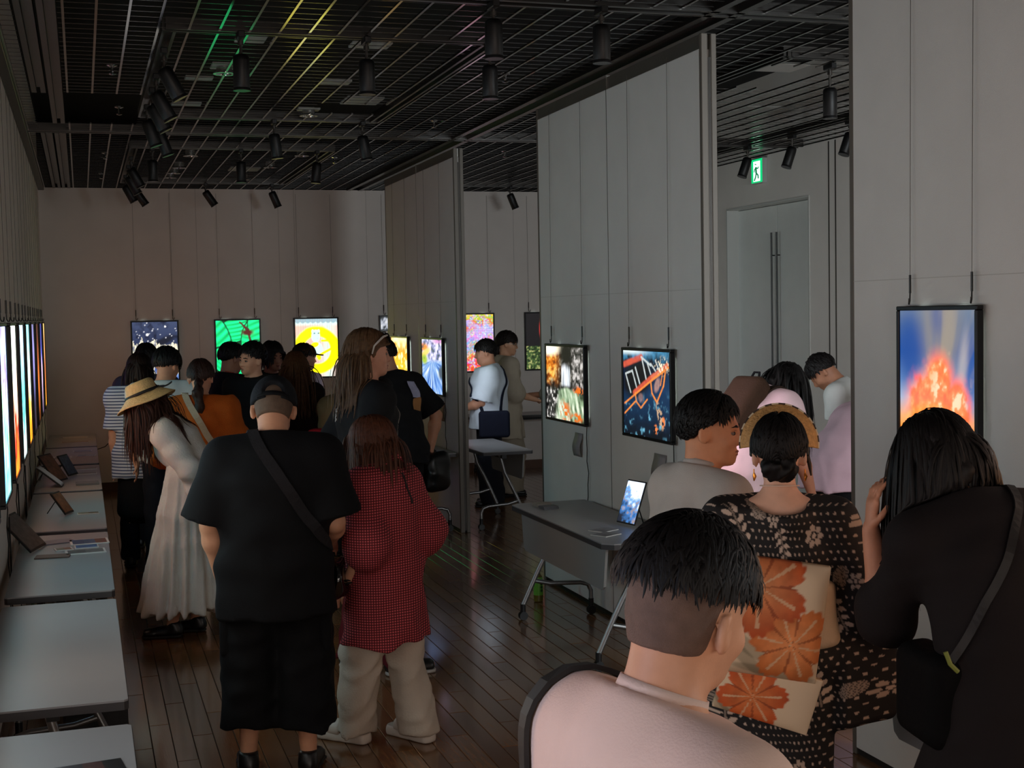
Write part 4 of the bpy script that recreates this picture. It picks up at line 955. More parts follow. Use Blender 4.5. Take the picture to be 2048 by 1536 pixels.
def polygonize(field, h, lo=None, hi=None):
    """surface nets on a grid of step h, evaluated only near the surface"""
    if lo is None: lo, hi = field.bounds()
    C = 4
    n = (np.ceil((hi - lo) / (h * C)).astype(int) + 1) * C + 1
    cn = (n - 1) // C + 1
    gx = [lo[i] + np.arange(cn[i]) * h * C for i in range(3)]
    cp = np.stack(np.meshgrid(*gx, indexing='ij'), -1).reshape(-1, 3)
    cd = field(cp).reshape(cn)
    act = np.ones(tuple(cn - 1), bool); mn = None
    for c in _CO:
        s = np.abs(cd[c[0]:cn[0] - 1 + c[0], c[1]:cn[1] - 1 + c[1], c[2]:cn[2] - 1 + c[2]])
        mn = s if mn is None else np.minimum(mn, s)
    act = mn < h * C * 2.0
    D = np.repeat(np.repeat(np.repeat(cd, C, 0), C, 1), C, 2)[:n[0], :n[1], :n[2]].astype(np.float32)
    fa = np.zeros(tuple(n), bool)
    A = np.repeat(np.repeat(np.repeat(act, C, 0), C, 1), C, 2)
    for c in _CO:
        fa[c[0]:n[0] - 1 + c[0], c[1]:n[1] - 1 + c[1], c[2]:n[2] - 1 + c[2]] |= A
    idx = np.nonzero(fa)
    pts = np.stack([lo[i] + idx[i] * h for i in range(3)], -1)
    D[idx] = field(pts)
    ins = D < 0
    cnt = np.zeros(tuple(n - 1), np.int8)
    for c in _CO:
        cnt += ins[c[0]:n[0] - 1 + c[0], c[1]:n[1] - 1 + c[1], c[2]:n[2] - 1 + c[2]]
    cells = np.nonzero((cnt > 0) & (cnt < 8))
    if len(cells[0]) == 0: return np.zeros((0, 3)), np.zeros((0, 4), int)
    vals = np.stack([D[cells[0] + c[0], cells[1] + c[1], cells[2] + c[2]] for c in _CO], 1)
    acc = np.zeros((len(vals), 3)); ac = np.zeros(len(vals))
    for a, b in _EC:
        va, vb = vals[:, a], vals[:, b]; cr = (va < 0) != (vb < 0)
        t = np.where(cr, va / np.where(cr, va - vb, 1), 0)
        acc += np.where(cr[:, None], _CO[a] + t[:, None] * (_CO[b] - _CO[a]), 0); ac += cr
    V = (acc / ac[:, None] + np.stack(cells, -1)) * h + lo
    im = np.full(tuple(n - 1), -1, np.int32); im[cells] = np.arange(len(V))
    Q = []
    for ax in range(3):
        o1, o2 = [(1, 2), (2, 0), (0, 1)][ax]
        sl0 = [slice(None)] * 3; sl1 = [slice(None)] * 3
        sl0[ax] = slice(0, n[ax] - 1); sl1[ax] = slice(1, n[ax])
        a = ins[tuple(sl0)]; b = ins[tuple(sl1)]
        e = np.nonzero(a != b)
        e = np.stack(e, -1)
        ok = (e[:, o1] > 0) & (e[:, o2] > 0) & (e[:, o1] < n[o1] - 1) & (e[:, o2] < n[o2] - 1)
        e = e[ok]; fl = a[tuple(e.T)]
        d1 = np.zeros(3, int); d1[o1] = 1; d2 = np.zeros(3, int); d2[o2] = 1
        q = np.stack([im[tuple((e - d1 - d2).T)], im[tuple((e - d2).T)], im[tuple(e.T)], im[tuple((e - d1).T)]], 1)
        q = np.where(fl[:, None], q, q[:, ::-1]); Q.append(q)
    return V, np.concatenate(Q)
def folds(seed, amp, freq=24.0, n=4, axis=None):
    r = np.random.default_rng(seed)
    K = r.normal(size=(n, 3)); K /= np.linalg.norm(K, axis=1)[:, None]
    if axis is not None:
        ax = nrm(axis); K = K - 0.85 * (K @ ax)[:, None] * ax; K /= np.linalg.norm(K, axis=1)[:, None]
    K *= freq * (0.7 + 0.9 * r.random((n, 1))); M = r.normal(size=(n, 3)) * freq * 0.35; ph = r.random((n, 2)) * 6.28
    def f_(p):
        d = 0
        for i in range(n):
            a_ = np.sin(0.5 * (p @ K[i] + ph[i, 0] + 1.8 * np.sin(p @ M[i] + ph[i, 1]))); d = d + (1.3 * np.sqrt(a_ * a_ + 0.03) - 0.8)
        return d * amp / n * 3.4
    return f_
def ribbon(path, normals, w, th, closed=False):
    """flat strap along a path"""
    P = np.asarray(path, float); n = len(P); V = []; F = []
    for i in range(n):
        t = nrm(P[(i + 1) % n if closed else min(i + 1, n - 1)] - P[i - 1 if (closed or i > 0) else 0])
        nn = nrm(normals[i] - t * (normals[i] @ t)); s = np.cross(t, nn)
        V += [P[i] - s * w / 2 - nn * th * .3, P[i] + s * w / 2 - nn * th * .3, P[i] + s * w / 2 + nn * th, P[i] - s * w / 2 + nn * th]
    for i in range(n if closed else n - 1):
        a = 4 * i; b = 4 * ((i + 1) % n)
        for k in range(4): F.append((a + k, a + (k + 1) % 4, b + (k + 1) % 4, b + k))
    return np.array(V), np.array(F)
def resample(pts, n):
    P = np.asarray(pts, float); d = np.r_[0, np.cumsum(np.linalg.norm(np.diff(P, axis=0), axis=1))]
    # smooth through a Catmull-like interpolation
    t = np.linspace(0, d[-1], n); Q = np.stack([np.interp(t, d, P[:, k]) for k in range(3)], -1)
    for _ in range(3): Q[1:-1] = 0.25 * Q[:-2] + 0.5 * Q[1:-1] + 0.25 * Q[2:]
    return Q
def gradf(field, p, e=0.004):
    g = np.stack([field(p + np.eye(3)[k] * e) - field(p - np.eye(3)[k] * e) for k in range(3)], -1)
    return g / np.maximum(np.linalg.norm(g, axis=1), 1e-6)[:, None]
def drape(field, pts, n=28, off=0.004):
    """lay a path on the surface of a field"""
    P = resample(pts, n)
    for _ in range(8):
        d = field(P); g = gradf(field, P); P = P - g * (d - off)[:, None] * 0.8
    for _ in range(2): P[1:-1] = 0.25 * P[:-2] + 0.5 * P[1:-1] + 0.25 * P[2:]
    d = field(P); g = gradf(field, P); P = P - g * np.minimum(d - off, 0)[:, None]
    return P, gradf(field, P)
SKIN = {}
def skin(c):
    k = 'skin_%d_%d_%d' % c
    return mat(k, rgb(*c), 0.5, var=0.06, vscale=30, bump=0.05, bscale=300, spec=0.35)
def hairm(c):
    k = 'hair_%d_%d_%d' % c
    return mat(k, rgb(*c), 0.55, var=0.3, vscale=60, spec=0.25)
def cloth(c, b=0.25, s=180.0, v=0.05, rough=0.85):
    k = 'cloth_%d_%d_%d_%d' % (*c, int(b * 100))
    return mat(k, rgb(*c), rough, bump=b, bscale=s, var=v, vscale=12, spec=0.2)

class Person:
    """local frame: +y the way the person faces, +x the right hand; heading clockwise from the length of the room"""
    def __init__(s, label, X, Y, h, heading, lean=0, side=0, bend=0.4, twist=0, head=(0, 0, 0), bulk=1.0, armR=None, armL=None, feet=((0.1, 0), (-0.1, 0)), sk=(214, 160, 128), step=0.012, female=False, group=None, hand=True, head_h=0.232, hips_back=0.25):
        s.t = thing('person', label, 'person', (X, Y, 0), -heading * D2R, group)
        s.h = h; k = s.k = h / 1.7; s.step = step; s.skin = skin(sk); s.female = female; s.bulk = bulk; s.want_hand = hand
        L = lean * D2R; Sd = side * D2R
        R1 = ry(Sd) @ rx(-L * (1 - bend)); R2 = ry(Sd) @ rx(-L); R2 = R2 @ rz(-twist * D2R)
        s.pel = vec(0, -hips_back * math.sin(L) * 0.6, 0.92) * k
        s.waist = s.pel + R1 @ vec(0, 0, 0.15) * k
        s.chest = s.waist + (R1 @ vec(0, 0, 0.10) + R2 @ vec(0, 0.0, 0.10)) * k
        s.neck = s.chest + R2 @ vec(0, -0.01, 0.165) * k
        s.R2 = R2; s.R1 = R1
        sw = (0.165 if female else 0.188) * (0.8 + 0.2 * bulk)
        s.shR = s.neck + R2 @ vec(sw, 0.0, -0.078) * k; s.shL = s.neck + R2 @ vec(-sw, 0.0, -0.078) * k
        yaw, pit, rol = [a * D2R for a in head]
        s.HR = rz(-yaw) @ rx(-pit) @ ry(rol)
        s.hk = k ** 0.5 * head_h / 0.232
        nd = nrm(0.55 * (R2 @ vec(0, 0.15, 1)) + 0.45 * (s.HR @ vec(0, 0.1, 1)))
        s.hc = s.neck + nd * 0.062 * k + s.HR @ vec(0, 0.02, 0.083) * s.hk
        dR = (vec(0.12, -0.05, -1), vec(0.0, 0.18, -1)); dL = (vec(-0.12, -0.05, -1), vec(0.0, 0.18, -1))
        aR = armR or dR; aL = armL or dL
        s.elR = s.shR + nrm(aR[0]) * 0.285 * k; s.wrR = s.elR + nrm(aR[1]) * 0.25 * k
        s.elL = s.shL + nrm(aL[0]) * 0.285 * k; s.wrL = s.elL + nrm(aL[1]) * 0.25 * k
        s.hdR = nrm(aR[2]) if len(aR) > 2 else nrm(aR[1]); s.hdL = nrm(aL[2]) if len(aL) > 2 else nrm(aL[1])
        s.hips = []; s.knees = []; s.ankles = []; s.toes = []
        for sg, f_ in ((1, feet[0]), (-1, feet[1])):
            hip = s.pel + vec(sg * 0.085, 0, -0.03) * k
            fx, fy = f_[0] * k, f_[1] * k
            an = vec(fx, fy - 0.02 * k, 0.075 * k); kn = (hip + an) / 2 + vec(0.0, (f_[2] if len(f_) > 2 else 0.025) * k, 0.01 * k)
            s.hips.append(hip); s.knees.append(kn); s.ankles.append(an); s.toes.append(vec(fx * 1.18, fy + 0.145 * k, 0.035 * k))
    # -- the body
    def torso(s, F, e=0.0, hem=None, flare=0.0, k=0.05):
        q = s.k; b = s.bulk
        sd = s.R2 @ vec(1, 0, 0); s1 = s.R1 @ vec(1, 0, 0)
        hw = (0.165 if s.female else 0.160) * b
        F.ecap(s.pel, s.waist, (hw * q + e, 0.108 * b * q + e), ((0.132 if s.female else 0.145) * b * q + e, 0.100 * b * q + e), s1, k)
        F.ecap(s.waist, s.chest, ((0.132 if s.female else 0.145) * b * q + e, 0.100 * b * q + e), ((0.145 if s.female else 0.162) * b * q + e, 0.108 * b * q + e), sd, k)
        F.ecap(s.chest, s.chest + (s.neck - s.chest) * 0.62, ((0.145 if s.female else 0.162) * b * q + e, 0.105 * b * q + e), (0.135 * q * b + e, 0.085 * q * b + e), sd, k)
        for sh in (s.shR, s.shL):
            F.cone(s.neck - (s.R2 @ vec(0, 0, 0.02)) * q, sh, 0.058 * q * (0.7 + 0.3 * b) + e * .6, 0.055 * q * (0.7 + 0.3 * b) + e, 0.05)
        if hem is not None:
            F.ecap(s.pel, s.pel + vec(0, 0, hem - s.pel[2] - 0.03), (hw * q + e, 0.11 * b * q + e), (hw * q + e + flare, 0.115 * b * q + e + flare * .8), vec(1, 0, 0), k)
        return F
    def head_field(s, F, nose=True):
        H = lambda *a: s.hc + s.HR @ (np.array(a, float) * s.hk); k = s.hk; R = s.HR
        F.ell(H(0, -0.012, 0.028), vec(0.073, 0.094, 0.086) * k, 0.02, R=R)
        F.ell(H(0, 0.028, -0.032), vec(0.060, 0.062, 0.078) * k, 0.03, R=R)
        F.ell(H(0, 0.046, -0.082), vec(0.043, 0.040, 0.032) * k, 0.025, R=R)
        F.cone(H(-0.032, 0.078, 0.016), H(0.032, 0.078, 0.016), 0.012 * k, 0.012 * k, 0.015)
        for g in (-1, 1):
            F.ell(H(g * 0.036, 0.062, -0.034), vec(0.024, 0.022, 0.022) * k, 0.02, R=R)
            F.ell(H(g * 0.030, 0.1, -0.004), vec(0.017, 0.017, 0.011) * k, 0.014, 's', R=R)
            er = R @ rz(g * 0.35) @ rx(0.15)
            F.ell(H(g * 0.078, -0.012, -0.014), vec(0.011, 0.020, 0.032) * k, 0.006, R=er)
            F.ell(H(g * 0.087, -0.006, -0.010), vec(0.007, 0.011, 0.019) * k, 0.005, 's', R=er)
        F.cone(H(0, 0.086, 0.008), H(0, 0.104, -0.034), 0.008 * k, 0.013 * k, 0.012)
        for g in (-1, 1): F.ell(H(g * 0.012, 0.096, -0.038), vec(0.009, 0.011, 0.008) * k, 0.006, R=R)
        F.ell(H(0, 0.086, -0.066), vec(0.023, 0.012, 0.006) * k, 0.006, R=R)
        F.ell(H(0, 0.084, -0.078), vec(0.020, 0.012, 0.007) * k, 0.006, R=R)
        F.ell(H(0, 0.07, -0.100), vec(0.02, 0.018, 0.015) * k, 0.02, R=R)
        nr = 0.046 if s.female else 0.054
        F.cone(s.neck + s.R2 @ vec(0, 0.0, -0.03) * s.k, H(0, -0.028, -0.055), nr * 1.12 * s.k * (0.6 + .4 * s.bulk), nr * k, 0.03)
    def body(s, legs=True, fat=1.0):
        F = Field(); q = s.k; b = 0.6 + 0.4 * s.bulk
        s.torso(F, -0.012)
        for sh, el, wr, hd, sg in ((s.shR, s.elR, s.wrR, s.hdR, 1), (s.shL, s.elL, s.wrL, s.hdL, -1)):
            F.chain([sh, (sh + el) / 2, el, el + (wr - el) * 0.3, wr], [0.052 * q * b, 0.046 * q * b, 0.038 * q * b, 0.041 * q * b, 0.026 * q], 0.025)
            if s.want_hand: s.hand_field(F, el, wr, hd, sg)
        if legs:
            for hip, kn, an, to in zip(s.hips, s.knees, s.ankles, s.toes):
                mid = kn + (an - kn) * 0.3 + vec(0, -0.015, 0) * q
                F.chain([hip, (hip + kn) / 2, kn, mid, an], [0.074 * q * b, 0.062 * q * b, 0.047 * q * b, 0.05 * q * b, 0.034 * q], 0.03)
                F.chain([an + vec(0, -0.02, -0.03) * q, (an + to) / 2 + vec(0, 0, -0.015) * q, to], [0.025 * q, 0.025 * q, 0.018 * q], 0.02)
            F.plane((0, 0, 0.006), (0, 0, -1), 0.002)
        s.head_field(F)
        s.bf = F
        V, Q = polygonize(F, s.step)
        return mesh_np('body', V, Q, s.skin, s.t)
    def hand_field(s, F, el, wr, hd, sg):
        q = s.k; ax = nrm(hd)
        fwd = nrm(wr - el)
        side = nrm(np.cross(ax, vec(0, 0, 1)) + np.cross(ax, vec(0, 1, 0)) * 0.4) if abs(ax[2]) < 0.9 else vec(0, 1, 0)
        nrl = np.cross(ax, side)
        pc = wr + ax * 0.05 * q
        F.ecap(wr + ax * 0.012 * q, wr + ax * 0.082 * q, (0.030 * q, 0.017 * q), (0.040 * q, 0.015 * q), side, 0.012)
        curl = nrl * (sg if abs(ax[2]) > 0.9 else 1)
        for i, (off, ln) in enumerate(((-0.030, 0.062), (-0.010, 0.074), (0.010, 0.070), (0.030, 0.055))):
            b0 = wr + ax * 0.086 * q + side * off * q
            b1 = b0 + nrm(ax + curl * 0.25) * ln * 0.5 * q; b2 = b1 + nrm(ax + curl * 0.8) * ln * 0.5 * q
            F.chain([b0, b1, b2], [0.0088 * q, 0.0082 * q, 0.007 * q], 0.004)
        t0 = wr + ax * 0.025 * q - side * 0.03 * q; t1 = t0 + nrm(ax * 0.7 - side * 0.6 + curl * 0.3) * 0.036 * q; t2 = t1 + nrm(ax + curl * 0.5) * 0.03 * q
        F.chain([t0, t1, t2], [0.012 * q, 0.0095 * q, 0.008 * q], 0.006)
    def eyes(s, brow=(20, 15, 12), lips=(150, 84, 72)):
        H = lambda *a: s.hc + s.HR @ (np.array(a, float) * s.hk)
        for g in (-1, 1):
            F = Field(); F.ell(H(g * 0.030, 0.0745, -0.004), vec(0.0135, 0.0125, 0.0085) * s.hk, 0.002, R=s.HR)
            V, Q = polygonize(F, 0.0035); o = mesh_np('eye', V, Q, mat('eye_white', rgb(128, 112, 104), 0.4), s.t)
            F = Field(); F.ell(H(g * 0.030, 0.0815, -0.004), vec(0.0078, 0.0065, 0.0078) * s.hk, 0.002, R=s.HR)
            V, Q = polygonize(F, 0.003); mesh_np('iris', V, Q, mat('iris_dark', rgb(18, 12, 10), 0.2), o)
            F = Field(); F.chain([H(g * 0.014, 0.0915, 0.0165), H(g * 0.032, 0.089, 0.0205), H(g * 0.05, 0.076, 0.016)], [0.0035 * s.hk, 0.0042 * s.hk, 0.002 * s.hk], 0.003)
            V, Q = polygonize(F, 0.003); mesh_np('eyebrow', V, Q, hairm(brow), s.t)
            F = Field(); F.chain([H(g * 0.016, 0.0815, 0.0015), H(g * 0.030, 0.0885, 0.0055), H(g * 0.046, 0.0745, 0.0005)], [0.0018 * s.hk, 0.0026 * s.hk, 0.0018 * s.hk], 0.002)
            V, Q = polygonize(F, 0.0025); mesh_np('eyelid', V, Q, s.skin, s.t)
        F = Field(); F.ell(H(0, 0.0895, -0.0665), vec(0.0205, 0.0095, 0.0048) * s.hk, 0.003, R=s.HR); F.ell(H(0, 0.0875, -0.077), vec(0.0175, 0.0095, 0.0055) * s.hk, 0.003, R=s.HR)
        V, Q = polygonize(F, 0.003); mesh_np('lips', V, Q, mat('lips_%d' % lips[0], rgb(*lips), 0.45), s.t)
    # -- garments
    def top(s, name, m_, ease=0.02, hem=0.85, sleeve=0.62, sl_r=(0.072, 0.085), flare=0.02, seed=1, amp=0.006, neck_drop=0.02, freq=22, step=None, long=False, cuff=0.035, collar=0.0, puff=0.0, vneck=0.0, extra=None):
        F = Field(); q = s.k; b = 0.7 + 0.3 * s.bulk
        for sh, el, wr in ((s.shR, s.elR, s.wrR), (s.shL, s.elL, s.wrL)):
            if long:
                F.chain([sh, (sh + el) / 2, el, (el + wr) / 2, wr - nrm(wr - el) * 0.03 * q], [sl_r[0] * q * b, (sl_r[0] + puff * .7) * q * b, (sl_r[1] + puff) * q * b, (sl_r[1] * 0.8 + puff * 1.2) * q * b, cuff * q], 0.03)
            elif sleeve > 1.0:
                e2 = el + (wr - el) * (sleeve - 1)
                F.chain([sh, el, e2], [sl_r[0] * q * b, sl_r[1] * q * b, sl_r[1] * 1.05 * q * b], 0.035)
            elif sleeve > 0:
                e2 = sh + (el - sh) * sleeve
                F.chain([sh, e2], [sl_r[0] * q * b, sl_r[1] * q * b], 0.04)
                ax = nrm(el - sh); R_s = sl_r[1] * q * b
                pt = e2; lim = R_s * 2.2
                F.add((lambda p, pt=pt, ax=ax, lim=lim: np.maximum(np.linalg.norm(p - pt - ax * 0.5 * lim, axis=1) - lim * 0.95, -((p - pt) @ ax)), pt - lim * 1.6, pt + lim * 1.6), 0.004, 's')
        s.torso(F, ease, hem * q, flare)
        if collar:
            F.cone(s.neck + s.R2 @ vec(0, -0.01, -0.01) * q, s.neck + s.R2 @ vec(0, 0.0, collar) * q, 0.072 * q, 0.066 * q, 0.012)
        if extra: extra(F)
        # neck opening
        nd = s.R2 @ vec(0, 0.25, 1.0); nd = nrm(nd)
        npnt = s.neck + s.R2 @ vec(0, 0.01, 0.035 - neck_drop + collar) * q
        F.plane(npnt, nd, 0.008)
        F.cone(npnt + nd * 0.06, npnt - nd * (0.012 + vneck) * q, 0.062 * q, 0.055 * q, 0.006, 's')
        F.plane(vec(0, 0, hem * q), vec(0, 0, -1), 0.004)
        f1 = folds(seed, amp, freq, 4, vec(0.2, 0.1, 1)); f2 = folds(seed + 50, amp * 0.5, freq * 2.2, 3)
        zt = s.chest[2]; zb = hem * q
        F.disp = lambda p: (f1(p) + f2(p)) * np.clip(0.45 + 0.75 * (zt - p[:, 2]) / (zt - zb), 0.35, 1.2)
        s.tf = F
        V, Q = polygonize(F, step or s.step)
        return mesh_np(name, V, Q, m_, s.t)
    def pants(s, name, m_, hem=0.06, w=(0.1, 0.08, 0.075), seed=2, amp=0.006, step=None, ease=0.012, crotch=0.0):
        F = Field(); q = s.k; b = 0.65 + 0.35 * s.bulk
        hw = (0.165 if s.female else 0.160) * s.bulk
        F.ecap(s.pel + vec(0, 0, 0.09) * q, s.pel - vec(0, 0, 0.03) * q, (hw * 0.9 * q + ease, 0.1 * s.bulk * q + ease), (hw * q + ease, 0.112 * s.bulk * q + ease), vec(1, 0, 0), 0.04)
        for hip, kn, an in zip(s.hips, s.knees, s.ankles):
            dn = an + vec(0, 0.0, -0.045) * q
            F.chain([hip, kn, dn], [w[0] * q * b, w[1] * q * b, w[2] * q * b], 0.03)
        F.plane(vec(0, 0, hem), vec(0, 0, -1), 0.004)
        f1 = folds(seed, amp, 20, 4, vec(0, 0, 1)); f2 = folds(seed + 9, amp * 0.6, 46, 3)
        F.disp = lambda p: f1(p) + f2(p)
        s.pf = F
        V, Q = polygonize(F, step or max(s.step, 0.015))
        return mesh_np(name, V, Q, m_, s.t)
    def skirt(s, name, m_, z0, z1, w0, w1, seed=3, pleats=16, amp=0.012, step=None, cy=0.0, cx=0.0, field=None, waist=None):
        F = Field(); q = s.k; a = waist if waist is not None else vec(s.pel[0], s.pel[1], z0 * q)
        b_ = vec(cx * q, cy * q, z1 * q - 0.03)
        F.ecap(a, b_, (w0[0] * q, w0[1] * q), (w1[0] * q, w1[1] * q), vec(1, 0, 0), 0.03, rnd=0.4)
        F.plane(vec(0, 0, z1 * q), vec(0, 0, -1), 0.004)
        r = np.random.default_rng(seed); ph = r.random(3) * 6
        f2 = folds(seed, amp * 0.35, 30, 3)
        def dsp(p):
            t = np.clip((a[2] - p[:, 2]) / (a[2] - b_[2]), 0, 1); c = a + t[:, None] * (b_ - a)
            th = np.arctan2(p[:, 1] - c[:, 1], p[:, 0] - c[:, 0])
            return amp * t ** 0.7 * (np.sin(th * pleats + ph[0] + 1.2 * np.sin(p[:, 2] * 5 + ph[1]) + 1.5 * np.sin(th * 3 + ph[2])) + 0.5 * np.sin(th * pleats * 1.7 + ph[1])) + f2(p)
        F.disp = dsp; s.sf = F
        V, Q = polygonize(F, step or s.step)
        return mesh_np(name, V, Q, m_, s.t)
    def shoes(s, m_, sole=None, name='shoe', high=0.0, sole_m=None):
        q = s.k
        for an, to in zip(s.ankles, s.toes):
            F = Field(); dr_ = nrm(vec(to[0] - an[0], to[1] - an[1], 0)); sd = vec(dr_[1], -dr_[0], 0)
            hl = vec(an[0], an[1], 0) - dr_ * 0.045 * q; tp = vec(to[0], to[1], 0) + dr_ * 0.012 * q
            F.ecap(hl + vec(0, 0, 0.042) * q, tp + vec(0, 0, 0.03) * q - dr_ * 0.02 * q, (0.038 * q, 0.042 * q), (0.046 * q, 0.034 * q), sd, 0.02)
            F.cone(hl + vec(0, 0, 0.05) * q + dr_ * 0.02 * q, hl + vec(0, 0, 0.085 + high) * q + dr_ * 0.03 * q, 0.042 * q, 0.043 * q, 0.02)
            F.plane(vec(0, 0, 0.016), vec(0, 0, -1), 0.003); F.plane(vec(0, 0, (0.1 + high) * q), vec(0, 0, 1), 0.003)
            V, Q = polygonize(F, 0.0125); o = mesh_np(name, V, Q, m_, s.t)
            F = Field(); F.ecap(hl + vec(0, 0, 0.012), tp + vec(0, 0, 0.012) - dr_ * 0.015 * q, (0.043 * q, 0.04), (0.05 * q, 0.04), sd, 0.02); F.plane(vec(0, 0, 0.02), vec(0, 0, 1), 0.003); F.plane(vec(0, 0, 0.001), vec(0, 0, -1), 0.003)
            V, Q = polygonize(F, 0.0125); mesh_np('sole', V, Q, sole_m or mat('dark_sole', rgb(20, 18, 18), 0.7), o)
    # -- hair
    def H(s, *a): return s.hc + s.HR @ (np.array(a, float) * s.hk)
    def loc_h(s, p): return ((p - s.hc) @ s.HR) / s.hk
    def hair(s, style, color, n=260, length=0.06, width=0.007, thick=0.014, seed=1, step=None, drop=0.0, back=None, messy=0.5, part=0.0, curl=0.0, lowcut=-0.045, slope=0.5, front=0.055, face=True, tuck=False, maxr=None):
        """base cap plus separate locks, joined: one head of hair"""
        k = s.hk; st = step or min(s.step, 0.009); m_ = hairm(color)
        F = Field(); F.ell(s.H(0, -0.014, 0.03), vec(0.073 + thick * .8, 0.094 + thick, 0.087 + thick) * k, 0.02, R=s.HR)
        if style in ('bob', 'long'):
            # curtain hanging round the back and the sides
            F.ecap(s.H(0, -0.03, 0.02), s.H(0, -0.035, -0.075), (0.083 * k, 0.085 * k), (0.086 * k, 0.075 * k), s.HR @ vec(1, 0, 0), 0.03)
            if style == 'bob' and drop: F.ecap(s.H(0, -0.03, -0.06), s.H(0, -0.035, -0.06 - drop), (0.085 * k, 0.075 * k), (0.078 * k, 0.06 * k), s.HR @ vec(1, 0, 0), 0.03)
            F.ell(s.H(0, 0.085, -0.05), vec(0.058, 0.075, 0.098) * k, 0.012, 's', R=s.HR)
            if tuck: F.ell(s.H(0, 0.085, -0.055), vec(0.13, 0.118, 0.11) * k, 0.012, 's', R=s.HR)
            F.plane(s.H(0, 0, -0.075 - drop), s.HR @ vec(0, 0.1, -1), 0.01)
        else:
            F.plane(s.H(0, 0.0, front - slope * 0.09), s.HR @ nrm(vec(0, slope, -1.0)), 0.008)
            if lowcut is not None: F.plane(s.H(0, 0, lowcut), s.HR @ vec(0, 0, -1), 0.006)
            for g in (-1, 1): F.ell(s.H(g * 0.09, 0.0, -0.022), vec(0.034, 0.034, 0.048) * k, 0.008, 's', R=s.HR)
        fz = folds(seed, 0.0035 * k, 90 if style == 'short' else 140, 4, s.HR @ vec(0, 0, 1)); F.disp = fz
        V, Q = polygonize(F, st); Vs = [V]; Fs = [Q]; base = len(V)
        r = np.random.default_rng(seed + 7)
        g_loc = s.HR.T @ vec(0, 0, -1)
        # lock roots spread over the scalp
        i = np.arange(n * 3) + 0.5; ph = np.arccos(1 - 2 * i / (n * 3)); th = math.pi * (1 + 5 ** 0.5) * i
        d = np.stack([np.cos(th) * np.sin(ph), np.sin(th) * np.sin(ph), np.cos(ph)], -1)
        C0 = vec(0, -0.014, 0.03); R0 = vec(0.073 + thick * .7, 0.094 + thick * .85, 0.087 + thick * .85)
        root = C0 + d * R0
        if style in ('bob', 'long'): keep = (root[:, 2] > 0.0) & ((root[:, 1] < 0.055) | (root[:, 2] > 0.06))
        else:
            keep = (root[:, 2] > front - slope * 0.09 + slope * root[:, 1] + 0.012) & (root[:, 2] > (lowcut if lowcut is not None else -1) + 0.012)
            keep &= ~((np.abs(root[:, 0]) > 0.06) & (np.abs(root[:, 1]) < 0.03) & (root[:, 2] < 0.015))
        if tuck: keep &= (root[:, 1] < 0.01) | (root[:, 2] > 0.07)
        root = root[keep]; d = d[keep]; N = len(root)
        nrmv = d / R0; nrmv /= np.linalg.norm(nrmv, axis=1)[:, None]
        side = np.sign(root[:, 0] - part) ; side[side == 0] = 1
        if style in ('bob', 'long'):
            dirv = np.stack([root[:, 0] * 9 + side * 0.25, root[:, 1] * 7 - 0.1, -0.25 + 0 * side], -1) + r.normal(size=(N, 3)) * 0.12
        elif style == 'flow':
            dirv = np.stack([0.25 * side, 0.9 + 0 * side, 0.1 + 0 * side], -1) + r.normal(size=(N, 3)) * messy
        else:
            dirv = np.stack([0.5 * side, np.where(root[:, 1] > 0.03, 0.7, -0.6), -0.5 + 0 * side], -1) + nrmv * 0.12 + r.normal(size=(N, 3)) * messy
        dirv -= nrmv * (dirv * nrmv).sum(1)[:, None] * 0.85
        dirv /= np.linalg.norm(dirv, axis=1)[:, None]
        ln = length * (0.75 + 0.5 * r.random(N))
        if style not in ('bob', 'long'): ln = ln * np.clip((root[:, 2] + 0.05) / 0.09, 0.35, 1) * np.where((np.abs(root[:, 0]) > 0.055) & (root[:, 2] < 0.05), 0.5, 1)
        nst = 10 if style in ('bob', 'long') else 6
        P = [root.copy()]; p = root.copy(); v = dirv; ph0 = r.random(N) * 6.28
        for a in range(nst):
            ds = (ln / nst)[:, None]
            gw = 0.55 if style in ('bob', 'long') else 0.22
            v = v + g_loc * gw + r.normal(size=(N, 3)) * 0.05 * (1 if style in ('bob', 'long') else 2 * messy)
            if style not in ('bob', 'long'): v = v - 0.35 * (p - C0) / R0 ** 1 * 1.0 / np.linalg.norm((p - C0) / R0, axis=1)[:, None] * np.clip((v * (p - C0)).sum(1) / np.linalg.norm(p - C0, axis=1), 0, 1)[:, None] * 2
            if curl: v = v + curl * np.stack([np.cos(ph0 + a * 1.1), np.sin(ph0 + a * 1.1), 0 * ph0], -1)
            v /= np.linalg.norm(v, axis=1)[:, None]
            p = p + v * ds
            q = (p - C0) / (R0 + 0.002 + 0.006 * (0.5 + 0.5 * np.sin(ph0))[:, None]); qn = np.linalg.norm(q, axis=1)
            inn = qn < 1
            p[inn] = C0 + (p[inn] - C0) / qn[inn][:, None]
            if back is not None:
                w_ = s.hc + (p * s.hk) @ s.HR.T; dd = back(w_); hit = np.nonzero(dd < 0.008)[0]
                if len(hit): w_[hit] -= gradf(back, w_[hit]) * (dd[hit] - 0.008)[:, None]; p[hit] = ((w_[hit] - s.hc) @ s.HR) / s.hk
            if style in ('bob', 'long'):
                inface = (p[:, 1] > 0.05) & (p[:, 2] < 0.05) & (np.abs(p[:, 0]) < 0.06) & face
                if tuck:
                    tk = (p[:, 1] > -0.036) & (p[:, 2] < 0.045); p[tk, 1] = -0.036
                p[inface, 0] = np.where(p[inface, 0] >= 0, 0.062, -0.062)
            P.append(p.copy())
        P = np.stack(P, 1)
        W = s.hc + (P.reshape(-1, 3) * s.hk) @ s.HR.T; W = W.reshape(N, nst + 1, 3)
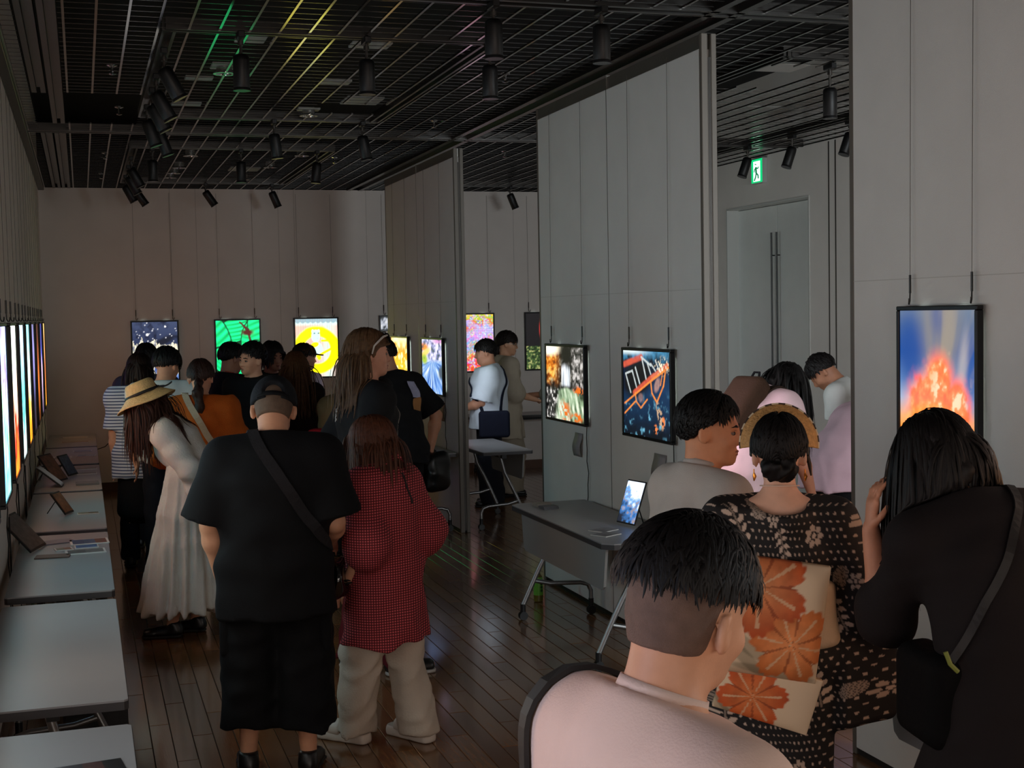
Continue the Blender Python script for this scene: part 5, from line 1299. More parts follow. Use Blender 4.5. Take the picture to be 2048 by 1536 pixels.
        T = np.gradient(W, axis=1); T /= np.maximum(np.linalg.norm(T, axis=2), 1e-9)[..., None]
        out = W - s.hc; out -= T * (out * T).sum(2)[..., None]; out /= np.maximum(np.linalg.norm(out, axis=2), 1e-9)[..., None]
        sd = np.cross(T, out)
        prof = np.linspace(0, 1, nst + 1); prof = (0.55 + 0.45 * np.sin(np.minimum(prof * 2.2, 1.57))) * np.sqrt(np.maximum(1.02 - prof, 0.02))
        wd = width * k * (0.7 + 0.6 * r.random(N))[:, None] * prof[None]
        if maxr is not None:
            ok = (np.linalg.norm((W - s.hc)[..., :2], axis=2).max(1) < maxr); W, sd, out, wd = W[ok], sd[ok], out[ok], wd[ok]; N = len(W)
        ring = np.stack([W + sd * wd[..., None], W + out * (wd * 0.55)[..., None], W - sd * wd[..., None]], 2)
        idx = base + np.arange(N * (nst + 1) * 3).reshape(N, nst + 1, 3)
        fs = [np.stack([idx[:, :-1, a], idx[:, :-1, a + 1], idx[:, 1:, a + 1], idx[:, 1:, a]], -1).reshape(-1, 4) for a in range(2)]
        Vs.append(ring.reshape(-1, 3)); Fs += fs
        o = mesh_np('hair', np.concatenate(Vs), np.concatenate(Fs), m_, s.t); o['kind'] = 'stuff'
        return o
    def strap(s, field, pts, w, m_, th=0.004, name='strap', n=30, off=0.004, parent=None, free=False):
        if free: P = resample(pts, n); N = np.tile(vec(0, -1, 0.2), (n, 1))
        else: P, N = drape(field, [np.asarray(p) for p in pts], n, off)
        V, F = ribbon(P, N, w, th)
        return mesh_np(name, V, F, m_, parent or s.t, False)
    def blob(s, name, m_, build, step=0.008, parent=None, disp=None):
        F = Field(); build(F); F.disp = disp
        V, Q = polygonize(F, step)
        return mesh_np(name, V, Q, m_, parent or s.t)
# ------------------------------------------------------------------ the visitors
BEHIND_R = (vec(0.22, -0.42, -1), vec(-0.62, -0.35, -0.8), vec(-0.8, -0.1, -0.6))
BEHIND_L = (vec(-0.22, -0.42, -1), vec(0.62, -0.35, -0.8), vec(0.8, -0.1, -0.6))
FRONT_R = (vec(0.10, 0.05, -1), vec(-0.25, 1.0, -0.15)); FRONT_L = (vec(-0.10, 0.05, -1), vec(0.25, 1.0, -0.15))
HAIR_BLACK = (13, 11, 11); HAIR_BROWN = (44, 26, 18)
def marks(p, field, org, du, dv, cols, rows, seed, m_, size=0.012, name='printed_mark'):
    """small white lettering-like strokes laid on the cloth"""
    r = np.random.default_rng(seed); A = []
    for i in range(cols):
        for j in range(rows):
            c = org + du * i + dv * j
            for q in range(3):
                a = c + nrm(du) * r.uniform(-.5, .5) * size + nrm(dv) * r.uniform(-.5, .5) * size
                e = a + (nrm(du) * r.choice([0, 1]) + nrm(dv) * r.uniform(0.2, 1)) * size * 0.8
                A += [a, (a + e) / 2, e]
    P = np.array(A)
    for _ in range(6): P = P - gradf(field, P) * (field(P) - 0.002)[:, None] * 0.8
    N = gradf(field, P); Vs = []; Fs = []; b = 0
    for i in range(0, len(P), 3):
        V, F = ribbon(P[i:i + 3], N[i:i + 3], size * 0.28, 0.0012); Vs.append(V); Fs.append(F + b); b += len(V)
    o = mesh_np(name, np.concatenate(Vs), np.concatenate(Fs), m_, p.t, False); o['kind'] = 'stuff'
PRINTW = mat('print_white', rgb(190, 186, 180), 0.7)
TROUSER_BLACK = cloth((16, 16, 19), 0.2)
SHOE_BLACK = mat('shoe_black', rgb(14, 13, 13), 0.4)

# 1 nearest man, back to the photographer
def near_man():
    p = Person('nearest man with undercut black hair and pale pinkish t-shirt, seen from behind', 0.705, 1.665, 1.61, 80, lean=8, head=(-18, 12, 6), bulk=1.02, sk=(205, 150, 118), step=0.0065, head_h=0.226, hand=False)
    p.body(legs=False)
    p.hair('short', HAIR_BLACK, n=2300, length=0.05, width=0.0042, thick=0.026, seed=3, step=0.006, messy=0.38, curl=0.2, lowcut=0.034, slope=-0.05, front=0.05)
    F = Field(); F.ell(p.H(0, -0.014, 0.028), vec(0.0745, 0.0955, 0.0875) * p.hk, 0.02, R=p.HR); F.cone(p.H(0, -0.035, -0.02), p.H(0, -0.036, -0.06), 0.066 * p.hk, 0.056 * p.hk, 0.02)
    F.plane(p.H(0, 0.05, -0.03), p.HR @ nrm(vec(0, 0.75, -0.66)), 0.004); F.plane(p.H(0, 0, -0.056), p.HR @ vec(0, 0, -1), 0.004)
    for g in (-1, 1): F.ell(p.H(g * 0.08, 0.0, -0.02), vec(0.03, 0.026, 0.045) * p.hk, 0.008, 's', R=p.HR)
    V, Q = polygonize(F, 0.006); mesh_np('shaved_sides', V, Q, mat('stubble', rgb(100, 76, 64), 0.7, bump=0.3, bscale=500, var=0.15, vscale=50), p.t)
    tee = p.top('t_shirt', cloth((226, 196, 182), 0.12, 260, 0.03), ease=0.026, hem=0.80, sleeve=0.7, sl_r=(0.078, 0.098), seed=4, amp=0.004, freq=13, step=0.009)
    P, N = drape(p.tf, [p.neck + p.R2 @ (vec(math.cos(a) * 0.09, math.sin(a) * 0.09, 0.05 + 0.01 * math.sin(a) * 0)) for a in np.linspace(-3.1, 3.1, 26)], 40, 0.001)
    C = p.neck + p.R2 @ vec(0, 0.005, 0.012)
    ring = np.array([C + p.R2 @ vec(math.cos(a) * 0.062, math.sin(a) * 0.058, 0.010 - 0.014 * math.sin(a)) for a in np.linspace(0, 2 * math.pi, 40)[:-1]])
    V, F2 = ribbon(ring, ring - C, 0.016, 0.004, True); mesh_np('collar', V, F2, cloth((216, 190, 178), 0.12, 260, 0.03), p.t)
    p.pants('trousers', TROUSER_BLACK, step=0.014)
    p.strap(p.tf, [p.chest + p.R2 @ vec(*v) for v in ((-0.12, 0.13, 0.10), (-0.17, 0.03, 0.13), (-0.19, -0.06, 0.09), (-0.19, -0.11, -0.05), (-0.17, -0.13, -0.2))], 0.035, mat('strap_black', rgb(14, 13, 13), 0.6), 0.006, name='bag_strap', n=40)
    p.shoes(SHOE_BLACK)
near_man()
# 2 man in profile
def profile_man():
    p = Person('man in profile with black hair and light grey t-shirt, face lit orange', 1.985, 4.17, 1.60, 82, lean=4, head=(42, 4, 0), bulk=0.95, sk=(214, 150, 112), step=0.009, head_h=0.24, hand=False)
    p.body(legs=False); p.eyes()
    p.hair('short', HAIR_BLACK, n=1300, length=0.038, width=0.005, thick=0.015, seed=13, step=0.007, messy=0.34, lowcut=-0.04, slope=0.78, front=0.08)
    p.top('t_shirt', cloth((188, 182, 176), 0.12, 240, 0.03), ease=0.028, hem=0.84, sleeve=0.7, sl_r=(0.07, 0.085), seed=14, amp=0.006, step=0.011)
    C = p.neck + p.R2 @ vec(0, 0.005, 0.012)
    ring = np.array([C + p.R2 @ vec(math.cos(a) * 0.062, math.sin(a) * 0.058, 0.010 - 0.014 * math.sin(a)) for a in np.linspace(0, 2 * math.pi, 40)[:-1]])
    V, F2 = ribbon(ring, ring - C, 0.02, 0.004, True); mesh_np('collar', V, F2, cloth((178, 172, 168), 0.12, 240, 0.03), p.t)
    p.pants('trousers', cloth((22, 24, 34), 0.2), step=0.014); p.shoes(SHOE_BLACK)
profile_man()

# 3 woman in kimono
def dots(u, v):
    """cream figures on black: dots, flower heads, leaf sprays"""
    w = np.zeros_like(u); pu, pv = u / 0.0225, v / 0.0225
    row = np.floor(pv); cu = (pu + 0.5 * (row % 2)) % 1 - 0.5; cv = pv % 1 - 0.5
    w = np.maximum(w, (np.hypot(cu, cv) < 0.165) * 0.85)
    def clear(cx, cy, r): w[np.hypot(u - cx, v - cy) < r] = 0
    def flower(cx, cy, r, pet=8, solid=True):
        clear(cx, cy, r * 1.15); a = np.arctan2(v - cy, u - cx); d = np.hypot(u - cx, v - cy)
        pa = (a / (2 * math.pi) * pet) % 1 - 0.5
        if solid:
            for k in range(pet):
                x0 = cx + math.cos(2 * math.pi * k / pet) * r * 0.62; y0 = cy + math.sin(2 * math.pi * k / pet) * r * 0.62
                w[ell(u, v, x0, y0, r * 0.30, r * 0.24, 2 * math.pi * k / pet) > 0.5] = 0.8
            w[d < r * 0.2] = 0.9
        else:
            rim = r * (0.86 + 0.14 * np.cos(pa * 2 * math.pi))
            w[(np.abs(d - rim) < r * 0.07) | ((np.abs(pa) < 0.08) & (d < r * 0.85) & (d > r * 0.3)) | (np.abs(d - r * 0.3) < r * 0.06)] = 0.55
    def spray(x0, y0, x1, y1, n=5, ll=0.022):
        dx, dy = x1 - x0, y1 - y0; L = math.hypot(dx, dy); ang = math.atan2(dy, dx)
        for k in range(n):
            t = (k + 0.5) / n
            for g in (-1, 1):
                cx = x0 + dx * t - dy / L * g * ll * 0.75; cy = y0 + dy * t + dx / L * g * ll * 0.75
                clear(cx, cy, ll * 0.9); w[ell(u, v, cx, cy, ll * 0.62, ll * 0.36, ang + g * 0.9) > 0.5] = 0.95
        w[seg2(u, v, x0, y0, x1, y1, 0.003) > 0.5] = 0.4
    r = np.random.default_rng(5)
    for gx in np.arange(-0.66, 0.67, 0.155):
        for gz in np.arange(0.06, 1.5, 0.17):
            cx = gx + r.uniform(-.05, .05); cz = gz + r.uniform(-.06, .06); kd = r.integers(0, 4)
            if kd == 0: flower(cx, cz, 0.036, 7)
            elif kd == 1: flower(cx, cz, 0.046, 10, False)
            elif kd == 2: spray(cx, cz, cx + r.uniform(-.05, .05), cz + 0.11, 4)
            else:
                flower(cx, cz, 0.03, 6); spray(cx + 0.03, cz - 0.03, cx + 0.07, cz - 0.12, 4)
                hat = ((u * 400).astype(int) + (v * 400).astype(int)) % 3 > 0
                mk = (ell(u, v, cx - 0.05, cz + 0.02, 0.03, 0.022, 0.6) > 0.5) | (ell(u, v, cx + 0.055, cz + 0.035, 0.028, 0.022, -0.4) > 0.5); w[mk] = np.where(hat[mk], 0.6, 0.1)
    return w
def lily(c, u, v, cx, cy, r, rot, col0, col1):
    a = np.arctan2(v - cy, u - cx) - rot; d = np.hypot(u - cx, v - cy) / r
    n = fbm(np.clip((u + 0.2) / 0.4, 0, 1), np.clip((v + 0.25) / 0.5, 0, 1), 14, 14, 3, 3)
    pa = (a / (2 * math.pi) * 6) % 1 - 0.5
    rim = 0.60 + 0.40 * np.abs(np.cos(pa * math.pi)) ** 0.55 + 0.035 * np.sin(a * 31 + 5 * n)
    ins = sst(rim, rim - 0.06, d)
    cc = np.array(col0) * (1 - np.clip(d, 0, 1))[..., None] + np.array(col1) * np.clip(d, 0, 1)[..., None]
    c = mixa(c, cc * (0.7 + 0.6 * n[..., None]), ins)
    c = mixc(c, rgb(226, 190, 150), ins * (np.abs(pa) < 0.035 + 0.03 * (1 - d)) * (d < 0.8) * 0.75)
    return mixc(c, rgb(120, 40, 14), ins * (np.abs(pa) > 0.44) * 0.6)
def kimono_woman():
    p = Person('woman in black and cream patterned kimono with lily obi and straw visor', 1.975, 3.59, 1.575, 24, lean=2, head=(4, 10, 0), female=True, sk=(224, 176, 150), step=0.009, head_h=0.222, armR=(vec(0.38, 0.0, -1), vec(0.05, 0.6, -0.6)), armL=(vec(-0.3, 0.05, -1), vec(0.1, 0.8, -0.5)))
    p.body(legs=False)
    q = p.k
    p.hair('short', (12, 9, 9), n=1000, length=0.05, width=0.0045, thick=0.016, seed=23, step=0.007, messy=0.2, lowcut=-0.062, slope=0.45, front=0.05)
    F = lambda F_: (F_.ell(p.H(0, -0.075, -0.055), vec(0.058, 0.045, 0.042) * p.hk, 0.01, R=p.HR), F_.ell(p.H(0.025, -0.09, -0.04), vec(0.03, 0.03, 0.03) * p.hk, 0.01, R=p.HR), F_.ell(p.H(-0.028, -0.088, -0.048), vec(0.03, 0.03, 0.03) * p.hk, 0.01, R=p.HR))
    b_ = p.blob('hair_bun', hairm((12, 9, 9)), F, 0.006, disp=folds(5, 0.005, 150, 4))
    # robe
    R = Field()
    p.torso(R, 0.022)
    R.ecap(p.pel + vec(0, 0, 0.15), vec(0, 0.02, 0.05), (0.175 * q, 0.135 * q), (0.165 * q, 0.125 * q), vec(1, 0, 0), 0.05)
    for sh, el, wr in ((p.shR, p.elR, p.wrR), (p.shL, p.elL, p.wrL)):
        w2 = el + (wr - el) * 0.75
        R.chain([sh, el, w2], [0.078 * q, 0.085 * q, 0.09 * q], 0.04)
        # hanging sleeve bag
        ax = nrm(w2 - el); out = nrm(vec(sh[0], 0, 0))
        R.rbox(el * 0.55 + w2 * 0.45 + vec(0, -0.01, -0.15) * q, vec(0.035, 0.14, 0.20) * q, 0.03, 0.035, R=(lambda b: np.stack([nrm(np.cross(b, vec(0, 0, 1))), b, vec(0, 0, 1)], 1))(nrm(vec(ax[0] + 0.75 * np.sign(sh[0]), ax[1], 0))))
    # collar set back from the nape
    R.cone(p.neck + vec(0, -0.04, -0.05), p.neck + vec(0, -0.035, 0.0), 0.105 * q, 0.095 * q, 0.02)
    R.plane(p.neck + vec(0, -0.08, -0.022), nrm(vec(0, -0.30, 1)), 0.006)
    R.cone(p.neck + vec(0, 0.0, 0.10), p.neck + vec(0, -0.045, -0.06), 0.088 * q, 0.078 * q, 0.008, 's')
    R.plane(vec(0, 0, 0.06), vec(0, 0, -1), 0.004)
    f1 = folds(33, 0.006, 16, 4, vec(0, 0, 1)); R.disp = f1
    V, Q = polygonize(R, 0.0042)
    o = mesh_np('kimono', V, Q, print_mat('kimono_print', 0.0, 0.8), p.t)
    u = V[:, 0] - V[:, 1] * np.tanh(V[:, 0] / 0.12) * 0.8
    w = dots(u, V[:, 2])
    c = np.zeros((len(V), 3)) + np.array(rgb(17, 14, 15)); set_print(o, mixc(c, rgb(206, 184, 166), w))
    # inner collar edge
    ring = np.array([p.neck + vec(math.cos(a) * 0.076 * q, -0.012 + math.sin(a) * 0.076 * q, 0.012 - 0.02 * math.sin(a)) for a in np.linspace(math.pi * 1.05, math.pi * 1.95, 24)])
    # fine necklace line
    nk = np.array([p.H(0, -0.028, -0.105) + vec(math.cos(a) * 0.056, math.sin(a) * 0.056, -0.006 * math.sin(a)) for a in np.linspace(0, 2 * math.pi, 40)[:-1]])
    V, F2 = ribbon(nk, nk - nk.mean(0), 0.003, 0.003, True); mesh_np('necklace', V, F2, mat('necklace', rgb(230, 200, 180), 0.3), p.t)
    # obi: belt, square drum and tail on the back
    OB = print_mat('obi_print', 0.0, 0.75)
    B = Field(); B.ecap(p.pel + vec(0, 0, 0.06), p.waist + (p.chest - p.waist) * 0.45, (0.195 * q, 0.155 * q), (0.185 * q, 0.15 * q), vec(1, 0, 0), 0.02, rnd=0.3)
    V, Q = polygonize(B, 0.01); mesh_np('obi_belt', V, Q, cloth((206, 184, 156), 0.2), p.t)
    zc = p.waist[2] + 0.045
    yb = -0.165 * q
    def panel(name, x0, x1, z0, z1, y, th, rot, seed, cz):
        nx_, nz_ = 70, 84; U, W_ = np.meshgrid(np.linspace(0, 1, nx_), np.linspace(0, 1, nz_), indexing='ij')
        X = x0 + (x1 - x0) * U; Z = z0 + (z1 - z0) * W_
        bul = th * (1 - (2 * U - 1) ** 6) * (1 - (2 * W_ - 1) ** 6)
        c_ = math.cos(rot); s_ = math.sin(rot); xm = (x0 + x1) / 2; zm = (z0 + z1) / 2
        Xr = xm + (X - xm) * c_ - (Z - zm) * s_; Zr = zm + (X - xm) * s_ + (Z - zm) * c_
        A = np.stack([Xr, y - bul - 0.012, Zr], -1).reshape(-1, 3); Bk = np.stack([Xr, y + 0.02 + 0 * bul, Zr], -1).reshape(-1, 3)
        I = np.arange(nx_ * nz_).reshape(nx_, nz_); n_ = nx_ * nz_
        Fq = [np.stack([I[:-1, :-1], I[1:, :-1], I[1:, 1:], I[:-1, 1:]], -1).reshape(-1, 4)]; Fq.append(Fq[0][:, ::-1] + n_)
        for a, b2 in ((I[:-1, 0], I[1:, 0]), (I[1:, -1], I[:-1, -1]), (I[0, 1:], I[0, :-1]), (I[-1, :-1], I[-1, 1:])): Fq.append(np.stack([a, a + n_, b2 + n_, b2], -1))
        o = mesh_np(name, np.concatenate([A, Bk]), np.concatenate(Fq), OB, p.t)
        uu = X - xm; vv = Z - cz
        c = np.zeros(U.shape + (3,)) + np.array(rgb(224, 200, 168))
        c = mixc(c, rgb(150, 136, 110), (ell(uu, vv, -0.06, -0.09, 0.10, 0.02, -0.5) + ell(uu, vv, -0.07, -0.12, 0.12, 0.018, -0.7) + ell(uu, vv, 0.02, -0.16, 0.12, 0.016, -0.1)) * 0.6)
        if name == 'obi_drum':
            c = lily(c, uu, vv, 0.06, -0.07, 0.125, 0.4, rgb(236, 150, 90), rgb(206, 112, 52))
            c = lily(c, uu, vv, -0.055, 0.085, 0.15, 0.1, rgb(226, 150, 96), rgb(190, 74, 22))
        else:
            c = lily(c, uu, vv, -0.04, -0.02, 0.105, 0.8, rgb(226, 130, 70), rgb(196, 78, 26))
        c = c.reshape(-1, 3); set_print(o, np.concatenate([c, c]))
        return o
    panel('obi_tail', -0.195, 0.085, zc - 0.335, zc - 0.17, yb - 0.01, 0.012, -0.30, 2, zc - 0.25)
    panel('obi_drum', -0.185, 0.105, zc - 0.20, zc + 0.14, yb - 0.02, 0.045, -0.14, 1, zc - 0.02)
    # earrings
    for g in (-1, 1):
        m = MB(); e = Vector(p.H(g * 0.082, -0.006, -0.05)); m.tube([e, e + Vector((0, 0, -0.012))], 0.002, 6); m.tube([e + Vector((0, 0, -0.012)), e + Vector((0.002, 0, -0.022)), e + Vector((0, 0, -0.036))], [0.003, 0.006, 0.002], 8); m.build('earring', mat('gold', rgb(220, 160, 80), 0.25, metal=1.0), p.t, True)
    # straw visor worn high on the head
    nA, nB = 40, 8; V = []; I = {}
    for i in range(nA + 1):
        a = (-84 + 168 * i / nA) * D2R
        for j in range(nB + 1):
            rr = 0.090 + (0.036 + 0.030 * math.cos(a)) * j / nB
            V.append(p.H(math.sin(a) * rr * 0.98, -0.01 + 0.055 * j / nB - 0.02 * (1 - math.cos(a)), 0.012 + math.cos(a) * rr * 1.05 - 0.006 * j / nB))
    F2 = [(i * (nB + 1) + j, (i + 1) * (nB + 1) + j, (i + 1) * (nB + 1) + j + 1, i * (nB + 1) + j + 1) for i in range(nA) for j in range(nB)]
    vo = mesh_np('visor', V, F2, mat('straw', rgb(196, 150, 92), 0.7, bump=0.5, bscale=140, var=0.2, vscale=90), p.t); sm = vo.modifiers.new('thick', 'SOLIDIFY'); sm.thickness = 0.004; sm.offset = 0
    edge = [V[i * (nB + 1) + nB] for i in range(nA + 1)]
    for i in range(0, nA, 2):
        m = MB(); m.tube([Vector(edge[i]), Vector(edge[min(i + 2, nA)])], 0.0042, 6); m.build('visor_trim', mat('trim_a', rgb(216, 200, 170), 0.7) if (i // 2) % 2 else mat('trim_b', rgb(60, 48, 40), 0.7), vo)
    for g in (-1, 1):
        F = lambda F_, g=g: F_.rbox(p.H(g * 0.086, -0.012, 0.012), vec(0.010, 0.012, 0.022) * p.hk, 0.004, R=p.HR)
        p.blob('visor_clip', BLACK, F, 0.005)
    m = MB(); m.tube([Vector(p.H(0.088, -0.012, 0.0)), Vector(p.H(0.096, 0.0, -0.03)), Vector(p.H(0.102, 0.01, -0.07))], [0.008, 0.007, 0.003], 6); m.build('visor_band', BLACK, vo, True)
kimono_woman()

# 4 woman in black leaning toward the fire lightbox
def black_woman():
    p = Person('woman with long black hair in a loose black top, leaning beside the eruption lightbox', 2.25, 2.91, 1.655, 14, lean=26, side=-7, bend=0.5, head=(-12, 38, -10), female=True, sk=(200, 140, 110), step=0.009, armL=(vec(-0.12, 0.5, -0.8), vec(-0.12, 0.12, 1.0), vec(0.1, 0.1, 1)), armR=(vec(0.28, 0.3, -1), vec(-0.45, 0.7, -0.35)), bulk=1.0, feet=((0.05, 0.02), (-0.12, 0.05)), head_h=0.245)
    p.body()
    top = p.top('loose_top', cloth((26, 22, 23), 0.15, 200, 0.05), ease=0.035, hem=0.66, long=False, sleeve=1.15, sl_r=(0.075, 0.078), flare=0.10, seed=44, amp=0.012, freq=13, step=0.011)
    p.hair('long', (11, 8, 8), n=1500, length=0.33, width=0.006, thick=0.022, seed=43, step=0.008, drop=0.03, back=p.tf, part=-0.01, maxr=0.17)
    p.pants('trousers', cloth((12, 12, 14), 0.15), w=(0.115, 0.12, 0.125), step=0.013, hem=0.03)
    p.shoes(SHOE_BLACK)
    p.strap(p.tf, [p.chest + p.R2 @ vec(*v) for v in ((0.10, 0.15, 0.12), (0.10, 0.0, 0.2), (0.08, -0.12, 0.1), (-0.02, -0.16, -0.06), (-0.16, -0.12, -0.2), (-0.2, 0.0, -0.26))], 0.022, mat('strap_black', rgb(14, 13, 13), 0.6), 0.005, name='bag_strap', n=44)
    bc = p.pel + vec(-0.19, 0.06, 0.0)
    bag = p.blob('shoulder_bag', mat('bag_black', rgb(8, 8, 9), 0.8, bump=0.2, bscale=40, spec=0.1), lambda F: F.rbox(bc, vec(0.06, 0.12, 0.12), 0.04, R=rz(0.15)), 0.01, disp=folds(3, 0.006, 20, 3))
    m = MB(); m.tube([Vector(bc + vec(-0.03, -0.155, 0.15)), Vector(bc + vec(-0.02, -0.16, 0.12)), Vector(bc + vec(0.0, -0.158, 0.1))], 0.006, 6); m.build('green_charm', mat('charm', rgb(120, 130, 60), 0.4), bag, True)
black_woman()
# 5-6 visitors bending over the table in the exit bay
def bay_people():
    p = Person('visitor with long black hair, pink t-shirt and brown backpack bending in the exit bay', 3.80, 7.15, 1.74, 72, lean=44, bend=0.35, head=(0, 62, 0), female=True, bulk=1.15, sk=(170, 110, 84), step=0.013, armR=(vec(0.1, 0.35, -1), vec(0.0, 0.4, -1)), armL=(vec(-0.1, 0.35, -1), vec(0.0, 0.4, -1)), hips_back=0.5)
    p.body()
    p.top('t_shirt', cloth((214, 184, 188), 0.12, 200, 0.03), ease=0.04, hem=0.70, sleeve=0.7, sl_r=(0.09, 0.11), flare=0.03, seed=54, amp=0.007)
    p.hair('long', (10, 8, 8), n=420, length=0.36, width=0.011, thick=0.03, seed=53, step=0.012, back=None, drop=0.04, face=False, maxr=0.2)
    p.skirt('long_skirt', cloth((150, 146, 140), 0.2, 120, 0.04), 0.98, 0.12, (0.17, 0.14), (0.30, 0.26), seed=55, pleats=18, amp=0.012, step=0.016)
    p.shoes(SHOE_BLACK)
    c = p.chest + p.R2 @ vec(0, -0.17, -0.03)
    bp = p.blob('backpack', cloth((58, 40, 28), 0.25, 90, 0.1), lambda F: F.rbox(c, vec(0.125, 0.07, 0.19), 0.05, R=p.R2), 0.013)
    m = MB(); h0 = p.chest + p.R2 @ vec(0, -0.17, 0.155); m.tube([Vector(h0 + p.R2 @ vec(-0.04, 0, -0.01)), Vector(h0 + p.R2 @ vec(-0.02, -0.02, 0.05)), Vector(h0 + p.R2 @ vec(0.02, -0.02, 0.05)), Vector(h0 + p.R2 @ vec(0.04, 0, -0.01))], 0.008, 6); m.build('carry_loop', TROUSER_BLACK, bp, True)
    for g in (-1, 1):
        p.strap(p.tf, [p.chest + p.R2 @ vec(g * 0.1, -0.16, 0.1), p.chest + p.R2 @ vec(g * 0.12, 0.0, 0.19), p.chest + p.R2 @ vec(g * 0.13, 0.13, 0.05), p.chest + p.R2 @ vec(g * 0.15, 0.05, -0.12), p.chest + p.R2 @ vec(g * 0.14, -0.14, -0.16)], 0.05, cloth((40, 28, 20), 0.25, 90, 0.1), 0.008, name='backpack_strap', n=28)
    p = Person('visitor in pale pink shirt and black shorts with bare legs, bending behind the near partition', 4.68, 7.45, 1.62, 78, lean=58, bend=0.35, head=(10, 50, 0), female=True, bulk=1.15, sk=(150, 96, 72), step=0.013, hips_back=0.5, armR=(vec(0.1, 0.35, -1), vec(0.0, 0.4, -1)), armL=(vec(-0.1, 0.35, -1), vec(0.0, 0.4, -1)))
    p.body(); p.top('shirt', cloth((214, 178, 190), 0.12, 200, 0.03), ease=0.055, hem=0.80, sleeve=0.75, sl_r=(0.085, 0.10), seed=64, amp=0.007)
    p.pants('shorts', TROUSER_BLACK, hem=0.62, w=(0.115, 0.112, 0.1), ease=-0.012, amp=0.003); p.hair('short', HAIR_BLACK, n=160, width=0.011, seed=63)
    p.shoes(mat('shoe_white', rgb(170, 168, 164), 0.5))
    p = Person('visitor with short dark hair looking down, head only showing over the pink shirt', 5.06, 8.12, 1.66, -40, lean=28, head=(-20, 50, 0), bulk=1.0, sk=(176, 122, 94), step=0.013)
    p.body(); p.top('shirt', cloth((210, 210, 206), 0.12, 200, 0.03), seed=65, amp=0.006); p.pants('trousers', TROUSER_BLACK); p.hair('short', (24, 20, 20), n=200, length=0.05, width=0.01, seed=66, messy=0.3); p.shoes(SHOE_BLACK)
bay_people()

# 7 stocky man in cap, back to the photographer
def cap_man():
    p = Person('stocky man in black shirt, black cap and cargo shorts standing with his back turned', 0.735, 5.60, 1.645, 12, lean=8, bend=0.7, head=(-4, 32, 3), bulk=1.3, sk=(206, 150, 118), step=0.010, armL=(vec(-0.26, -0.02, -1), vec(0.12, 0.28, -1)), armR=(vec(0.2, -0.05, -1), vec(-0.1, 0.85, -0.45)), feet=((0.12, 0.0), (-0.14, 0.02)), head_h=0.258)
    p.body()
    p.top('shirt', cloth((12, 12, 14), 0.15, 200, 0.04), ease=0.035, hem=0.70, sleeve=0.92, sl_r=(0.088, 0.118), flare=0.015, seed=74, amp=0.009, freq=13, step=0.012, collar=0.012)
    p.pants('cargo_shorts', cloth((9, 9, 11), 0.2), hem=0.20, w=(0.118, 0.118, 0.115), seed=75, amp=0.008, step=0.012)
    for g in (-1, 1):
        pc = p.knees[0 if g > 0 else 1] + vec(g * 0.095, 0.0, 0.13)
        p.blob('cargo_pocket', cloth((9, 9, 11), 0.2), lambda F, pc=pc: F.rbox(pc, vec(0.03, 0.09, 0.1), 0.02), 0.011)
    F = Field(); F.ell(p.H(0, -0.014, 0.024), vec(0.0755, 0.0965, 0.0885) * p.hk, 0.02, R=p.HR); F.cone(p.H(0, -0.038, -0.02), p.H(0, -0.04, -0.055), 0.066 * p.hk, 0.058 * p.hk, 0.02)
    F.plane(p.H(0, 0.03, -0.02), p.HR @ nrm(vec(0, 0.85, -0.5)), 0.004); F.plane(p.H(0, 0, -0.052), p.HR @ vec(0, 0, -1), 0.004)
    for g in (-1, 1): F.ell(p.H(g * 0.082, 0.002, -0.02), vec(0.03, 0.028, 0.045) * p.hk, 0.008, 's', R=p.HR)
    V, Q = polygonize(F, 0.008); mesh_np('cropped_hair', V, Q, mat('stubble_brown', rgb(96, 76, 60), 0.8, bump=0.3, bscale=500, var=0.15, vscale=50), p.t)
    C = Field(); C.ell(p.H(0, -0.012, 0.03), vec(0.090, 0.112, 0.104) * p.hk, 0.02, R=p.HR); C.plane(p.H(0, 0, 0.012), p.HR @ nrm(vec(0, 0.12, -1)), 0.004)
    C.ell(p.H(0, -0.125, 0.024), vec(0.045, 0.034, 0.042) * p.hk, 0.004, 's', R=p.HR)
    V, Q = polygonize(C, 0.007); cp = mesh_np('cap', V, Q, cloth((24, 26, 30), 0.25, 140, 0.06), p.t)
    B = Field(); B.ecap(p.H(0, 0.075, 0.012), p.H(0, 0.155, 0.0), (0.072, 0.008), (0.05, 0.006), p.HR @ vec(1, 0, 0), 0.01)
    V, Q = polygonize(B, 0.006); mesh_np('cap_brim', V, Q, cloth((24, 26, 30), 0.25, 140, 0.06), cp)
    P = np.array([p.H(math.sin(a) * 0.086, -0.012 - math.cos(a) * 0.109, 0.012) for a in np.linspace(-0.75, 0.75, 14)]); V, F2 = ribbon(P, P - p.hc, 0.02, 0.003); mesh_np('cap_strap', V, F2, cloth((14, 14, 16), 0.2), cp)
    p.strap(p.tf, [p.chest + p.R2 @ vec(*v) for v in ((-0.1, 0.16, 0.14), (-0.09, 0.0, 0.21), (-0.04, -0.14, 0.12), (0.08, -0.19, -0.06), (0.19, -0.12, -0.22), (0.24, 0.0, -0.28))], 0.045, cloth((34, 32, 34), 0.3, 80, 0.1), 0.006, name='bag_strap', n=44)
    p.shoes(SHOE_BLACK)
cap_man()

